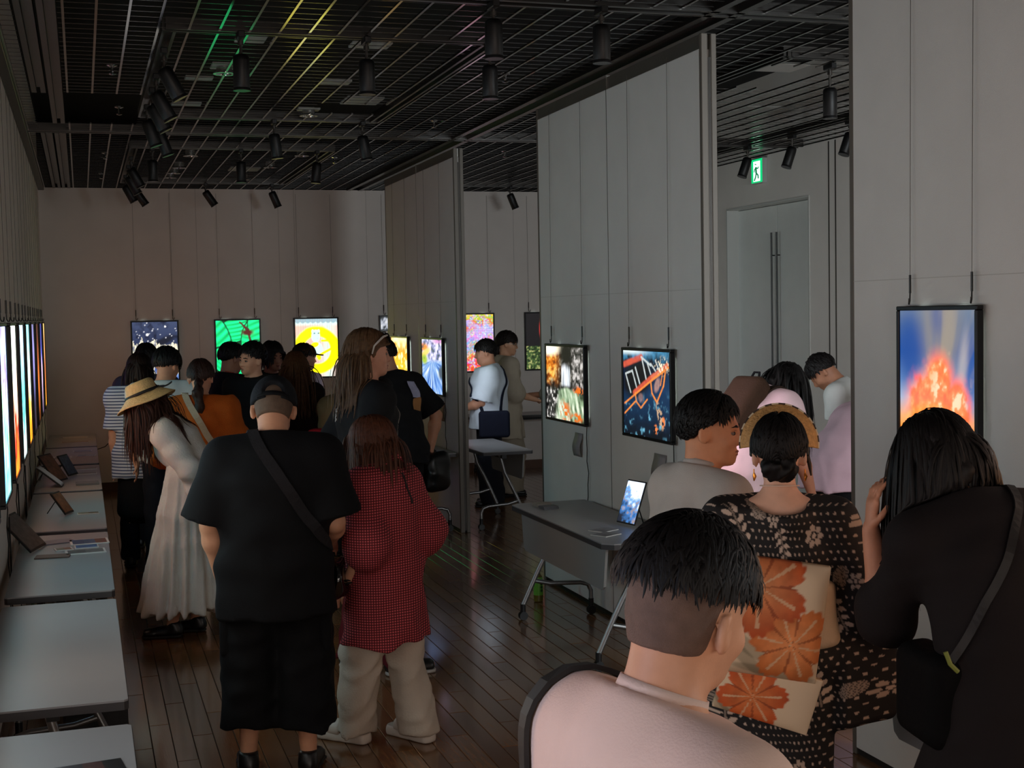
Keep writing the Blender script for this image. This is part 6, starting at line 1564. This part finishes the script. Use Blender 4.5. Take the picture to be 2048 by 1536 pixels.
# 8 woman in red checked tunic
def gingham():
    m = bpy.data.materials.new('red_gingham'); m.use_nodes = True; nt = m.node_tree; b = nt.nodes['Principled BSDF']; b.inputs['Roughness'].default_value = 0.85; b.inputs['Specular IOR Level'].default_value = 0.2
    tc = nt.nodes.new('ShaderNodeTexCoord'); sx = nt.nodes.new('ShaderNodeSeparateXYZ'); nt.links.new(tc.outputs['Object'], sx.inputs[0])
    outs = []
    ad = nt.nodes.new('ShaderNodeMath'); ad.operation = 'MULTIPLY_ADD'; nt.links.new(sx.outputs['Y'], ad.inputs[0]); ad.inputs[1].default_value = -1.17; nt.links.new(sx.outputs['X'], ad.inputs[2])
    for sock, fr_ in ((ad.outputs[0], 60.0), (sx.outputs['Z'], 92.0)):
        a = nt.nodes.new('ShaderNodeMath'); a.operation = 'MULTIPLY'; nt.links.new(sock, a.inputs[0]); a.inputs[1].default_value = fr_
        f_ = nt.nodes.new('ShaderNodeMath'); f_.operation = 'FRACT'; nt.links.new(a.outputs[0], f_.inputs[0])
        g = nt.nodes.new('ShaderNodeMath'); g.operation = 'GREATER_THAN'; nt.links.new(f_.outputs[0], g.inputs[0]); g.inputs[1].default_value = 0.62; outs.append(g)
    s_ = nt.nodes.new('ShaderNodeMath'); s_.operation = 'MAXIMUM'; nt.links.new(outs[0].outputs[0], s_.inputs[0]); nt.links.new(outs[1].outputs[0], s_.inputs[1])
    mx = nt.nodes.new('ShaderNodeMix'); mx.data_type = 'RGBA'; nt.links.new(s_.outputs[0], mx.inputs[0]); mx.inputs[6].default_value = (*rgb(206, 92, 96), 1); mx.inputs[7].default_value = (*rgb(84, 30, 36), 1)
    nt.links.new(mx.outputs[2], b.inputs['Base Color'])
    return m
def red_woman():
    p = Person('woman with brown bob in red checked tunic and wide beige trousers', 1.235, 5.83, 1.43, -38, lean=3, head=(-8, 10, 0), female=True, bulk=1.08, sk=(214, 160, 130), step=0.010, armL=(vec(-0.22, -0.32, -1), vec(0.0, 0.55, -0.8)), armR=(vec(0.4, -0.3, -1), vec(-0.35, 0.25, -0.8)), feet=((0.11, -0.12), (-0.09, 0.16)), head_h=0.236)
    G = gingham(); p.body()
    p.top('checked_tunic', G, ease=0.05, hem=0.56, sleeve=1.12, sl_r=(0.09, 0.115), flare=0.035, seed=84, amp=0.009, freq=15, step=0.011, collar=0.035)
    C = p.neck + p.R2 @ vec(0, -0.005, 0.04)
    ring = np.array([C + vec(math.cos(a) * 0.085, math.sin(a) * 0.085, 0.012 - 0.02 * math.sin(a) + 0.012 * math.sin(3 * a)) for a in np.linspace(0, 2 * math.pi, 40)[:-1]])
    V, F2 = ribbon(ring, ring - C + vec(0, 0, 0.03), 0.05, 0.006, True); mesh_np('collar', V, F2, G, p.t)
    p.strap(p.tf, [p.chest + p.R2 @ vec(0.03, -0.16, 0.16), p.chest + p.R2 @ vec(0.03, -0.19, 0.08), p.chest + p.R2 @ vec(0.03, -0.19, 0.0)], 0.012, mat('slit_dark', rgb(30, 16, 18), 0.8), 0.002, name='back_slit', n=14, off=0.001)
    p.hair('bob', (82, 48, 32), n=800, length=0.21, width=0.0065, thick=0.02, seed=83, step=0.008, drop=0.055)
    p.pants('wide_trousers', cloth((196, 184, 168), 0.25, 120, 0.05), hem=0.035, w=(0.105, 0.105, 0.108), seed=85, amp=0.009, step=0.011)
    WS = mat('sandal_white', rgb(206, 196, 184), 0.5)
    for an, to in zip(p.ankles, p.toes):
        F = Field(); dr_ = nrm(vec(to[0] - an[0], to[1] - an[1], 0)); sd = vec(dr_[1], -dr_[0], 0)
        hl = vec(an[0], an[1], 0.02) - dr_ * 0.05; tp = vec(to[0], to[1], 0.02) + dr_ * 0.03
        F.ecap(hl, tp, (0.04, 0.05), (0.046, 0.05), sd, 0.01); F.plane(vec(0, 0, 0.045), vec(0, 0, 1), 0.003); F.plane(vec(0, 0, 0.001), vec(0, 0, -1), 0.003)
        V, Q = polygonize(F, 0.008); sn = mesh_np('platform_sandal', V, Q, WS, p.t)
        F = Field(); mc = vec(to[0], to[1], 0.05) - dr_ * 0.04; F.ecap(mc - dr_ * 0.025, mc + dr_ * 0.025, (0.047, 0.045), (0.046, 0.04), sd, 0.01); F.plane(vec(0, 0, 0.03), vec(0, 0, -1), 0.003)
        V, Q = polygonize(F, 0.008); mesh_np('sandal_band', V, Q, WS, sn)
    bc = p.pel + vec(-0.255, 0.12, 0.0)
    bag = p.blob('shoulder_bag', mat('patent_black', rgb(12, 12, 13), 0.12, spec=0.8, coat=0.8), lambda F: (F.rbox(bc, vec(0.05, 0.10, 0.085), 0.035, R=rz(0.3)), F.ell(bc + vec(0, 0, -0.06), vec(0.05, 0.10, 0.05), 0.02)), 0.008, disp=folds(8, 0.012, 46, 4))
    m = MB()
    cp_, cn_ = drape(p.tf, [bc + vec(0.06, 0.06, 0.1), p.waist + vec(-0.15, 0.16, 0.12), p.chest + vec(-0.05, 0.17, 0.08), p.neck + vec(0.07, 0.06, 0.0)], 24, 0.004)
    m.tube([Vector(a) for a in cp_], 0.004, 6); m.build('chain_strap', mat('chain_dark', rgb(50, 44, 40), 0.35, metal=0.8), bag, True)
    for z_ in (0.0, 0.012): 
        m = MB(); c_ = p.wrL; m.tube([Vector(c_ + vec(math.cos(a) * 0.033, math.sin(a) * 0.033, 0.015 - z_)) for a in np.linspace(0, 6.3, 20)], 0.005, 6); m.build('bracelet', BLACK, p.t, True)
red_woman()

# 9 tall long-haired man
def long_hair_man():
    p = Person('tall man with long brown hair, sunglasses on his head and black printed t-shirt', 1.43, 7.05, 1.83, 82, lean=0, head=(4, 0, 0), bulk=1.08, sk=(206, 150, 124), step=0.011, armR=(vec(0.2, -0.35, -1), vec(-0.6, -0.15, -0.8)), armL=(vec(-0.2, -0.35, -1), vec(0.6, -0.15, -0.8)), feet=((0.14, 0.1), (-0.12, -0.05)))
    p.body(); p.eyes(brow=(60, 40, 30))
    p.top('t_shirt', cloth((26, 27, 29), 0.15, 200, 0.05), ease=0.028, hem=0.80, sleeve=0.85, sl_r=(0.066, 0.084), seed=94, amp=0.008, step=0.012)
    p.hair('long', (92, 66, 44), n=800, length=0.30, width=0.0065, thick=0.016, seed=93, step=0.009, back=p.tf, drop=0.03, part=0.01, tuck=True)
    p.pants('red_trousers', cloth((96, 26, 34), 0.25), hem=0.05, w=(0.098, 0.085, 0.08), seed=95, step=0.014)
    p.shoes(SHOE_BLACK, sole_m=mat('white_sole', rgb(180, 176, 172), 0.6))
    r_ = p.chest + p.R2 @ vec(-0.10, -0.2, 0.04)
    marks(p, p.tf, p.chest + p.R2 @ vec(-0.03, -0.17, 0.08), p.R2 @ vec(-0.05, 0, 0), p.R2 @ vec(0, 0, -0.022), 2, 5, 3, PRINTW, 0.02)
    marks(p, p.tf, p.chest + p.R2 @ vec(0.10, 0.14, 0.04), p.R2 @ vec(-0.035, 0, 0), p.R2 @ vec(0, 0, -0.03), 4, 7, 4, PRINTW, 0.03)
    FR = mat('glasses_white', rgb(200, 190, 180), 0.35)
    o = p.blob('sunglasses', mat('dark_lens', rgb(14, 18, 26), 0.08, spec=0.9), lambda F: [F.ell(p.H(g * 0.035, 0.088, 0.088), vec(0.032, 0.008, 0.022) * p.hk, 0.01, R=p.HR @ rx(0.5)) for g in (-1, 1)], 0.006)
    for g in (-1, 1):
        m = MB(); m.tube([Vector(p.H(g * 0.066, 0.078, 0.092)), Vector(p.H(g * 0.088, 0.05, 0.085)), Vector(p.H(g * 0.095, 0.0, 0.04)), Vector(p.H(g * 0.094, -0.012, 0.0))], [0.005, 0.006, 0.005, 0.004], 6); m.build('temple_arm', FR, o, True)
    m = MB(); m.tube([Vector(p.H(x, 0.09 - abs(x) * 0.2, 0.108)) for x in np.linspace(-0.066, 0.066, 12)], 0.005, 6); m.build('brow_bar', FR, o, True)
    p.blob('face_mask', cloth((26, 26, 28), 0.15), lambda F: F.ell(p.H(0.0, 0.075, -0.165), vec(0.06, 0.05, 0.035) * p.hk, 0.01, R=p.HR), 0.009, disp=folds(5, 0.006, 40, 3))
long_hair_man()
# 10 man with shoulder bag before the far partition
def bag_man():
    p = Person('man in black t-shirt with a printed back panel and a black bag, leaning to look', 2.12, 9.36, 1.75, -34, lean=14, head=(-10, 26, 0), sk=(196, 140, 112), step=0.013, armL=(vec(-0.1, 0.0, -1), vec(0.25, 0.9, -0.35)), armR=(vec(0.65, -0.3, -0.9), vec(-0.3, 0.0, -1)), bulk=1.08)
    p.body(); p.top('t_shirt', cloth((19, 19, 22), 0.15, 200, 0.04), ease=0.03, hem=0.82, sleeve=0.85, sl_r=(0.08, 0.098), seed=104, amp=0.007)
    p.hair('short', HAIR_BLACK, n=260, length=0.05, width=0.01, seed=103, messy=0.3, thick=0.02); p.pants('trousers', TROUSER_BLACK, hem=0.04); p.shoes(SHOE_BLACK)
    for z0, z1, c_, nm in ((0.10, -0.03, (170, 170, 200), 'print_block'), (-0.03, -0.12, (170, 120, 76), 'print_block')):
        p.strap(p.tf, [p.chest + p.R2 @ vec(0.06, -0.17, z0), p.chest + p.R2 @ vec(0.06, -0.18, (z0 + z1) / 2), p.chest + p.R2 @ vec(0.06, -0.18, z1)], 0.10, cloth(c_, 0.1, 100, 0.15), 0.002, name=nm, n=10, off=0.003)
    bc = p.wrR + vec(0.02, -0.02, -0.16)
    bag = p.blob('hand_bag', mat('bag_gloss', rgb(13, 13, 15), 0.35), lambda F: F.rbox(bc, vec(0.11, 0.08, 0.14), 0.06), 0.012, disp=folds(6, 0.01, 24, 3))
    m = MB(); m.tube([Vector(bc + vec(-0.05, 0, 0.12)), Vector(p.wrR + vec(0, 0, 0.02)), Vector(bc + vec(0.05, 0, 0.12))], 0.01, 6); m.build('handle', CORDM, bag, True)
bag_man()
# 11 woman in white dress and straw hat
def dress_woman():
    p = Person('woman in long white dress and straw hat leaning over the side table, hands behind her', 0.545, 8.28, 1.61, -74, lean=44, bend=0.5, head=(2, 22, 0), female=True, sk=(208, 154, 124), step=0.011, armR=(vec(0.16, -0.62, -0.8), vec(-0.45, -0.42, -0.8), vec(-0.2, -0.1, -1)), armL=(vec(-0.16, -0.62, -0.8), vec(0.45, -0.42, -0.8), vec(0.2, -0.1, -1)), feet=((0.07, -0.02), (-0.08, 0.1)), hips_back=0.35)
    W = cloth((218, 213, 202), 0.3, 90, 0.04); p.body()
    p.top('dress_bodice', W, ease=0.03, hem=0.86, long=True, sl_r=(0.068, 0.062), puff=0.014, cuff=0.036, seed=114, amp=0.009, freq=22, step=0.011, collar=0.015)
    p.skirt('dress_skirt', W, 1.06, 0.17, (0.155, 0.13), (0.25, 0.275), seed=115, pleats=15, amp=0.017, step=0.012, cy=0.02, waist=p.waist * 0.6 + p.chest * 0.4)
    p.hair('long', (58, 34, 24), n=520, length=0.36, width=0.007, thick=0.014, seed=113, step=0.009, back=p.tf, drop=0.02, curl=0.12, face=False)
    SG = mat('straw_hat', rgb(214, 180, 122), 0.7, bump=0.5, bscale=120, var=0.12, vscale=60)
    C = Field(); 
    C.cone(p.H(0, -0.01, 0.06), p.H(0, -0.012, 0.105), 0.108, 0.090, 0.01); C.plane(p.H(0, 0, 0.148), p.HR @ vec(0, 0, 1), 0.012); C.plane(p.H(0, 0, 0.05), p.HR @ vec(0, 0, -1), 0.004)
    V, Q = polygonize(C, 0.008); hat = mesh_np('straw_hat', V, Q, SG, p.t)
    V = []; nA = 48
    for i in range(nA):
        a = 2 * math.pi * i / nA
        for j in range(7):
            rr = 0.104 + 0.075 * j / 6; V.append(p.H(math.cos(a) * rr, -0.01 + math.sin(a) * rr * 1.05, 0.062 - 0.055 * (j / 6) ** 0.9 + 0.006 * math.sin(3 * a)))
    F2 = [(i * 7 + j, ((i + 1) % nA) * 7 + j, ((i + 1) % nA) * 7 + j + 1, i * 7 + j + 1) for i in range(nA) for j in range(6)]
    br = mesh_np('hat_brim', V, F2, SG, hat); sm = br.modifiers.new('thick', 'SOLIDIFY'); sm.thickness = 0.005
    ring = np.array([p.H(math.cos(a) * 0.1085, -0.01 + math.sin(a) * 0.1085, 0.072) for a in np.linspace(0, 2 * math.pi, 40)[:-1]]); V, F2 = ribbon(ring, ring - p.H(0, -0.01, 0.072), 0.018, 0.004, True); mesh_np('hat_band', V, F2, mat('band_black', rgb(18, 16, 16), 0.6), hat)
    p.strap(None, [p.H(0.02, -0.12, 0.07), p.H(0.03, -0.16, 0.06), p.H(0.02, -0.2, 0.07)], 0.014, mat('band_black', rgb(18, 16, 16), 0.6), name='hat_bow', n=8, free=True, parent=hat)
    # clogs, one heel lifted behind
    p.shoes(mat('clog_black', rgb(13, 12, 12), 0.35), name='clog')
dress_woman()
# 12-14 the group before the night lightbox
def stripe(name, c1, c2, f):
    m = bpy.data.materials.new(name); m.use_nodes = True; nt = m.node_tree; b = nt.nodes['Principled BSDF']; b.inputs['Roughness'].default_value = 0.85
    tc = nt.nodes.new('ShaderNodeTexCoord'); sx = nt.nodes.new('ShaderNodeSeparateXYZ'); nt.links.new(tc.outputs['Object'], sx.inputs[0])
    a = nt.nodes.new('ShaderNodeMath'); a.operation = 'MULTIPLY'; a.inputs[1].default_value = f; nt.links.new(sx.outputs['Z'], a.inputs[0])
    fr = nt.nodes.new('ShaderNodeMath'); fr.operation = 'FRACT'; nt.links.new(a.outputs[0], fr.inputs[0])
    g = nt.nodes.new('ShaderNodeMath'); g.operation = 'GREATER_THAN'; g.inputs[1].default_value = 0.6; nt.links.new(fr.outputs[0], g.inputs[0])
    mx = nt.nodes.new('ShaderNodeMix'); mx.data_type = 'RGBA'; nt.links.new(g.outputs[0], mx.inputs[0]); mx.inputs[6].default_value = (*rgb(*c1), 1); mx.inputs[7].default_value = (*rgb(*c2), 1)
    nt.links.new(mx.outputs[2], b.inputs['Base Color']); return m
def simple(label, X, Y, h, head_ing, top_c, pants_c, hair_st, hair_c, step=0.014, top_m=None, topkw={}, hairkw={}, pantskw={}, **kw):
    p = Person(label, X, Y, h, head_ing, step=step, **kw); p.body()
    p.top(kw.get('top_name', 't_shirt'), top_m or cloth(top_c, 0.15, 200, 0.04), seed=int(X * 100) + 5, **{**dict(ease=0.028, hem=0.84, sleeve=0.75, sl_r=(0.076, 0.094), amp=0.007), **topkw})
    p.pants('trousers', cloth(pants_c, 0.2), **{**dict(hem=0.05), **pantskw})
    if hair_st: p.hair(hair_st, hair_c, seed=int(Y * 10), **{**dict(n=220, length=0.055 if hair_st == 'short' else 0.2, width=0.01, thick=0.02, messy=0.25), **hairkw})
    p.shoes(SHOE_BLACK)
    return p
def left_group():
    p = simple('person with dark brown bob in blue and white striped shirt and dark apron', 0.40, 10.75, 1.63, 4, (0, 0, 0), (22, 24, 34), 'bob', (34, 20, 16), top_m=stripe('blue_stripes', (196, 206, 222), (70, 84, 120), 42.0), topkw=dict(sleeve=0.9, ease=0.05, hem=0.72), hairkw=dict(length=0.19, drop=0.03, n=300), female=True, head=(10, 18, 0), sk=(206, 156, 130))
    p.blob('apron_skirt', cloth((18, 18, 22), 0.2), lambda F: (F.ecap(p.waist, p.pel - vec(0, 0, 0.45), (0.16, 0.13), (0.2, 0.17), vec(1, 0, 0), 0.02)), 0.016, disp=folds(3, 0.006, 18, 3, vec(0, 0, 1)))
    p = simple('man with bowl-cut black hair and pale grey t-shirt facing the night lightbox', 0.575, 10.42, 1.68, 8, (196, 204, 206), (26, 28, 36), 'short', HAIR_BLACK, topkw=dict(ease=0.04, amp=0.009, sleeve=0.9), hairkw=dict(lowcut=-0.05, slope=0.3, front=0.03, thick=0.026, length=0.07), head=(32, 14, 0), sk=(204, 152, 122), bulk=1.05)
    p = Person('woman with low ponytail, rust orange top and pale shoulder strap', 0.745, 9.28, 1.615, 10, female=True, sk=(208, 150, 120), step=0.012, head=(4, 14, 0), armR=(vec(0.25, 0.1, -1), vec(-0.2, 0.9, -0.3)), armL=(vec(-0.3, 0.05, -1), vec(0.2, 0.8, -0.5)), bulk=1.1)
    p.body(); p.top('rust_top', cloth((178, 86, 26), 0.3, 120, 0.08), ease=0.045, hem=0.66, sleeve=1.2, sl_r=(0.095, 0.125), flare=0.06, seed=133, amp=0.014, freq=24, step=0.012)
    p.hair('short', (46, 28, 22), n=320, length=0.06, width=0.008, thick=0.016, seed=134, messy=0.12, lowcut=-0.07, slope=0.35, front=0.04, step=0.009)
    b0 = p.H(0, -0.105, -0.055)
    p.blob('ponytail', hairm((46, 28, 22)), lambda F: (F.chain([p.H(0, -0.09, -0.04), b0, b0 + vec(0.0, -0.05, -0.06), b0 + vec(0.012, -0.06, -0.16), b0 + vec(0.015, -0.055, -0.24)], [0.03, 0.024, 0.034, 0.03, 0.01], 0.02)), 0.009, disp=folds(7, 0.005, 130, 4, vec(0, 0, 1)))
    p.blob('hair_tie', BLACK, lambda F: F.ell(b0, vec(0.03, 0.02, 0.024), 0.01), 0.008)
    p.strap(p.tf, [p.chest + p.R2 @ vec(*v) for v in ((-0.1, 0.12, 0.16), (-0.11, -0.02, 0.21), (-0.06, -0.14, 0.12), (0.03, -0.18, -0.03), (0.12, -0.17, -0.18), (0.17, -0.1, -0.28))], 0.042, cloth((190, 172, 148), 0.3, 90, 0.05), 0.006, name='bag_strap', n=40)
    p.pants('trousers', cloth((30, 28, 30), 0.2), hem=0.05, step=0.014); p.shoes(SHOE_BLACK)
    simple('visitor with black hair standing closest to the night lightbox', 0.50, 11.62, 1.69, 10, (70, 74, 90), (24, 24, 30), 'short', (12, 10, 10), head=(0, 10, 0), sk=(200, 150, 122), step=0.016)
left_group()
# 15-20 the group before the leaf and ring lightboxes
def mid_group():
    p = simple('young man in black t-shirt with white sleeve print and red lanyard', 1.14, 11.35, 1.69, 62, (18, 18, 21), (22, 22, 26), 'short', (12, 10, 10), head=(4, 14, 0), sk=(178, 126, 100), topkw=dict(sleeve=0.85, sl_r=(0.085, 0.10)), hairkw=dict(lowcut=-0.04))
    marks(p, p.tf, p.shL + vec(-0.06, -0.04, -0.06), vec(0, 0.03, 0), vec(0, 0, -0.028), 3, 3, 5, PRINTW, 0.024)
    p.strap(p.tf, [p.neck + vec(0.05, -0.05, 0.02), p.neck + vec(0.085, 0.0, 0.01), p.neck + vec(0.06, 0.1, -0.1), p.chest + vec(0.0, 0.13, 0.0), p.neck + vec(-0.06, 0.1, -0.1), p.neck + vec(-0.085, 0.0, 0.01), p.neck + vec(-0.05, -0.05, 0.02)], 0.014, cloth((170, 30, 34), 0.2), 0.003, name='lanyard', n=30)
    p = simple('man with wavy black hair and black t-shirt turning his lit face toward the room', 1.26, 10.62, 1.70, -142, (20, 20, 23), (22, 22, 26), 'flow', (12, 10, 10), head=(18, 4, -8), sk=(216, 162, 132), step=0.012, topkw=dict(vneck=0.02), hairkw=dict(n=420, length=0.045, width=0.007, messy=0.5, thick=0.022, lowcut=-0.03, slope=0.75, front=0.072, curl=0.25))
    p.eyes()
    p = simple('dimly lit visitor with parted dark hair facing the room in shadow', 1.545, 11.72, 1.68, 155, (22, 20, 22), (22, 22, 26), 'bob', (18, 13, 12), head=(0, 6, 0), sk=(170, 118, 96), female=True, hairkw=dict(length=0.12, n=240), topkw=dict(long=True, sl_r=(0.07, 0.06)))
    p.eyes()
    p = simple('person with long straight brown hair down the back, before the ring lightbox', 1.645, 11.0, 1.60, 16, (40, 30, 28), (24, 24, 28), 'long', (92, 60, 36), female=True, sk=(200, 150, 120), hairkw=dict(n=300, length=0.40, drop=0.10, face=False), topkw=dict(long=True, sl_r=(0.07, 0.06)))
    p = simple('person in brown cap and white blouse in profile against the ring lightbox', 1.94, 12.5, 1.635, 72, (222, 206, 210), (60, 56, 56), 'short', (30, 22, 18), female=True, sk=(206, 150, 116), head=(6, 4, 0), topkw=dict(long=True, sl_r=(0.085, 0.08), puff=0.01, ease=0.06, hem=0.7, amp=0.01), armR=(vec(0.15, 0.1, -1), vec(-0.2, 0.9, -0.3)), armL=(vec(-0.15, 0.1, -1), vec(0.2, 0.9, -0.3)))
    C = Field(); C.ell(p.H(0, -0.012, 0.035), vec(0.094, 0.114, 0.10) * p.hk, 0.02, R=p.HR); C.plane(p.H(0, 0, 0.03), p.HR @ nrm(vec(0, 0.1, -1)), 0.004); C.ecap(p.H(0, 0.09, 0.035), p.H(0, 0.17, 0.03), (0.07, 0.008), (0.05, 0.006), p.HR @ vec(1, 0, 0), 0.01)
    V, Q = polygonize(C, 0.009); mesh_np('cap', V, Q, cloth((92, 62, 40), 0.25, 140, 0.06), p.t)
    c = p.chest + p.R2 @ vec(0.02, -0.24, -0.12)
    p.blob('backpack', cloth((16, 16, 19), 0.2), lambda F: F.rbox(c, vec(0.15, 0.10, 0.2), 0.05, R=p.R2), 0.015, disp=folds(4, 0.008, 20, 3))
    p = simple('person in hooded beige jacket mostly hidden behind the long-haired man', 1.965, 10.55, 1.47, 30, (150, 118, 84), (40, 36, 36), 'short', (40, 30, 22), female=True, sk=(196, 146, 112), head=(0, 24, 0), topkw=dict(long=True, sl_r=(0.08, 0.07), ease=0.05, collar=0.03), lean=10)
    p.blob('hood', cloth((150, 118, 84), 0.15, 200, 0.04), lambda F: F.ell(p.H(0, -0.02, 0.0), vec(0.098, 0.118, 0.125) * p.hk, 0.02, R=p.HR), 0.012, disp=folds(9, 0.005, 30, 3))
    p.blob('red_pouch', cloth((206, 40, 56), 0.2), lambda F: F.rbox(p.pel + vec(-0.2, -0.08, 0.12), vec(0.07, 0.08, 0.1), 0.04), 0.012)
mid_group()
# 21-23 the far bay
def far_bay():
    p = simple('heavy man in pale blue t-shirt with navy crossbody bag, in the far bay', 3.80, 12.72, 1.63, -70, (206, 216, 226), (20, 22, 30), 'short', (18, 15, 14), bulk=1.5, head=(-4, 8, 0), sk=(190, 136, 108), step=0.012, armL=(vec(-0.05, 0.25, -1), vec(0.35, 1.0, -0.35)), armR=(vec(0.1, 0.2, -1), vec(-0.3, 1.0, -0.35)), topkw=dict(ease=0.03, hem=0.80, sleeve=0.95, sl_r=(0.085, 0.115), amp=0.006), pantskw=dict(w=(0.118, 0.11, 0.105), hem=0.03))
    NV = cloth((24, 28, 44), 0.2)
    bc = p.pel + vec(-0.24, -0.06, -0.06)
    bag = p.blob('crossbody_bag', NV, lambda F: F.rbox(bc, vec(0.05, 0.15, 0.13), 0.03, R=rz(0.2)), 0.012)
    for pts in (((-0.26, 0.06, -0.08), (-0.25, 0.16, 0.1), (-0.05, 0.2, 0.24)), ((-0.26, -0.18, -0.12), (-0.2, -0.2, 0.08), (-0.06, -0.16, 0.26), (0.04, -0.06, 0.33))):
        p.strap(p.tf, [p.waist + vec(*v) for v in pts], 0.032, NV, 0.006, name='bag_strap', n=22)
    p = simple('woman with glasses and tied dark hair in beige overdress, in the far bay', 4.17, 13.36, 1.70, 84, (176, 164, 146), (150, 138, 122), 'short', (26, 18, 16), female=True, head=(24, 6, 0), sk=(210, 158, 126), step=0.012, topkw=dict(hem=0.6, flare=0.05, ease=0.04, sleeve=1.1), hairkw=dict(lowcut=-0.06, slope=0.5, front=0.05, messy=0.12), pantskw=dict(w=(0.12, 0.14, 0.15)), armR=(vec(0.1, 0.1, -1), vec(0.0, 0.9, -0.3)))
    p.eyes()
    p.blob('hair_tail', hairm((26, 18, 16)), lambda F: F.chain([p.H(0, -0.1, -0.03), p.H(0, -0.11, -0.1), p.H(0.01, -0.09, -0.2)], [0.03, 0.032, 0.014], 0.02), 0.012, disp=folds(7, 0.004, 120, 3))
    gl = None
    for g in (-1, 1):
        m = MB(); m.tube([Vector(p.H(g * 0.032 + math.cos(a) * 0.024, 0.1, -0.004 + math.sin(a) * 0.021)) for a in np.linspace(0, 6.2832, 18)], 0.0022, 5); m.tube([Vector(p.H(g * 0.056, 0.098, 0.002)), Vector(p.H(g * 0.078, 0.05, 0.004)), Vector(p.H(g * 0.08, -0.01, 0.0))], 0.002, 5)
        gl = m.build('glasses_frame', mat('glasses_metal', rgb(120, 110, 100), 0.3, metal=0.8), p.t, True); gl['kind'] = 'stuff'
    simple('person in light grey shirt holding out an arm at the edge of the middle partition', 4.78, 13.45, 1.62, -66, (172, 170, 162), (18, 18, 22), 'short', (14, 12, 12), female=True, head=(0, 10, 0), sk=(190, 136, 106), topkw=dict(sleeve=1.15, sl_r=(0.085, 0.10), ease=0.045, hem=0.72), armL=(vec(-0.1, 0.25, -1), vec(0.2, 1.0, 0.0)), armR=(vec(0.15, 0.2, -1), vec(0.1, 1, -0.1)))
far_bay()
